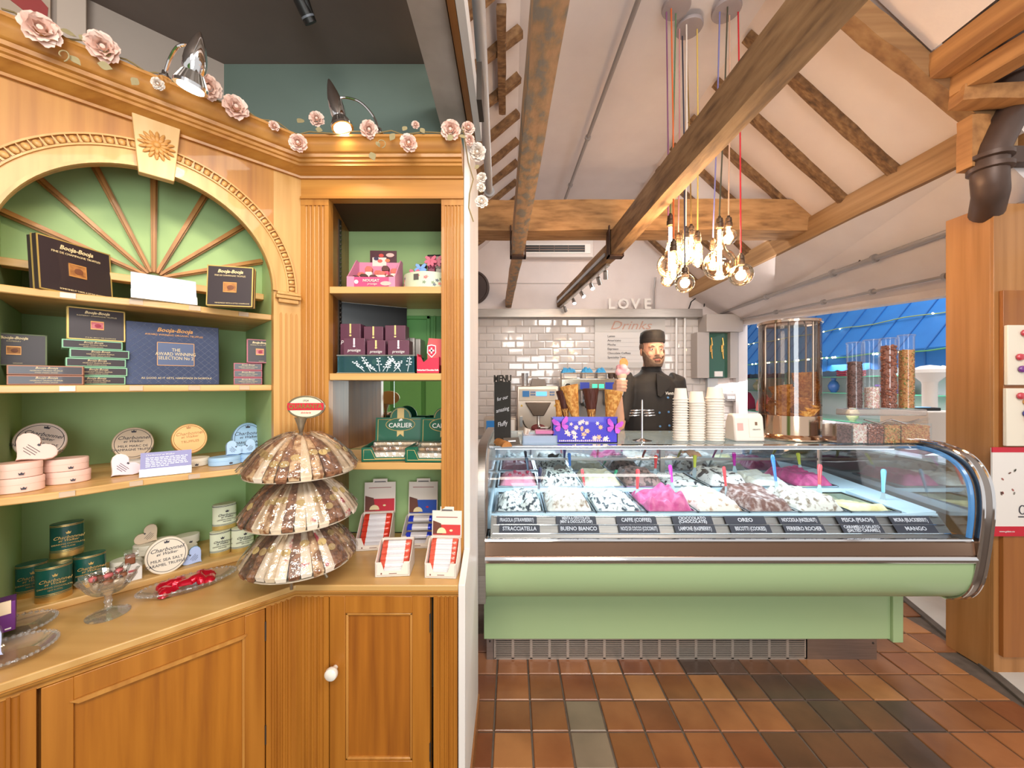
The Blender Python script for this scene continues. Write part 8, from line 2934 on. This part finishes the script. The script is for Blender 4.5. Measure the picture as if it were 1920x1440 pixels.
for k, (x, y, z, kd) in enumerate(pos):
    lab, c1, c2 = kinds[kd]
    t = thing('nougat_packet', lab + ' in the pink carton, %s from left, %s row' % (ordn[k % 5], ['front', 'back'][k // 5]), 'packet', MN @ Vector((x + .012, y, .004)), 2, 'small packets in the pink carton')
    G().box(-.013, .013, -.008, .010, 0, z * .78).obj('pack', mat('pack_' + c1, c1, .4), t, bevel=.003)
    G().prism([(-.013, z * .78), (.013, z * .78), (.0145, z * .9), (.008, z), (-.008, z), (-.0145, z * .9)], -.007, .009, 'xz').obj('cap', mat('cap_' + c2, c2, .4), t, bevel=.002)
    G().box(-.010, .010, -.0092, -.008, z * .45, z * .62).obj('paper_label', CREAM, t)
    G(Matrix.Translation((0, -.0085, z * .30))).prism(ellipse(.008, .005, 10), -.0006, .0006, 'xz').obj('fruit_print', mat('fruit_' + ['d0443c', 'd87a58'][k % 2], ['d0443c', 'd87a58'][k % 2], .5), t)
hbx = Vector((-.325, 1.515, S1 + .001))
ht_ = thing('hat_box', 'round mint hat box with pink flowers on the top bay shelf', 'box', hbx)
MINTB = mat('mint_paper', 'c8d6b8', .6, h2='d4dec6', scale=8)
RH = .098
G().shell([(RH, 0), (RH, .060), (RH - .003, .060), (RH - .003, .004)], 40).lathe([(RH, 0), (RH, .003)], 40).obj('drum', MINTB, ht_)
q2 = random.Random(17)
for k in range(16):
    a = -PI / 2 + q2.uniform(-1.2, 1.2)
    z = q2.uniform(.008, .045)
    T = Matrix.Translation((RH * math.cos(a), RH * math.sin(a), z)) @ Matrix.Rotation(a + PI / 2, 4, 'Z')
    c = ['d0646c', 'e09a8c', '8a9a7c', '6c7480'][k % 4]
    G(T).prism([(.006 * (1 + .35 * math.cos(5 * b)) * math.cos(b), .005 * (1 + .35 * math.cos(5 * b)) * math.sin(b)) for b in [2 * PI * q / 20 for q in range(20)]], -.0008, .001, 'xz').obj('flower_print', mat('flower_' + c, c, .6), ht_)
G(Matrix.Translation((-.030, -RH * .955, .040)) @ Matrix.Rotation(R(-17), 4, 'Z')).box(-.010, .010, -.001, .001, -.011, .011).obj('stamp', mat('stamp_grey', '5a5450', .6), ht_)
packs = [(-.055, -.035, .075, 'c86a70', 'pink bow', 'd86a88'), (-.030, -.030, .105, '6a4a34', 'pale blue bow', '7aa4e0'), (.015, -.030, .145, '8a4058', 'pink bow', 'd86a84'), (.045, -.015, .150, '9a9488', 'rose bow', 'd87a8c'), (.072, .005, .110, '3a2c28', 'yellow bow', 'e0c850')]
for k, (dx, dy, h, c, bn, bc_) in enumerate(packs):
    t = thing('truffle_packet', 'truffle packet with a %s in the mint hat box, %s from left' % (bn, ordn[k]), 'packet', hbx + Vector((dx, dy, .005)), 0, 'truffle packets in the hat box')
    t.rotation_euler = (R(-6), R(6 - 4 * k), R(8 * (k - 2)))
    G().box(-.016, .016, 0, .014, 0, h).obj('sleeve', BLACKM, t, bevel=.002)
    G().box(-.014, .014, -.006, 0, .0, h * .94).obj('tube', mat('tube_' + c, c, .3, coat=.4), t, bevel=.004)
    for q in range(5):
        for s_ in (-1, 1):
            G().ball((s_ * .0068, -.006, h * (.12 + .17 * q)), .0066, 10).obj('truffle', mat('truf_' + c, c, .35), t)
    BM = mat('bow_' + bc_, bc_, .5)
    zb2 = h * .80
    for q, an in enumerate((20, 70, 115, 160, 215, 320)):
        G(Matrix.Translation((0, -.012, zb2)) @ Matrix.Rotation(R(an), 4, 'Y')).prism([(0, -.002), (.014, -.008), (.026, -.004), (.024, .005), (.012, .006), (0, .002)], -.002, .002, 'xz').obj('bow_loop', BM, t, bevel=.001)
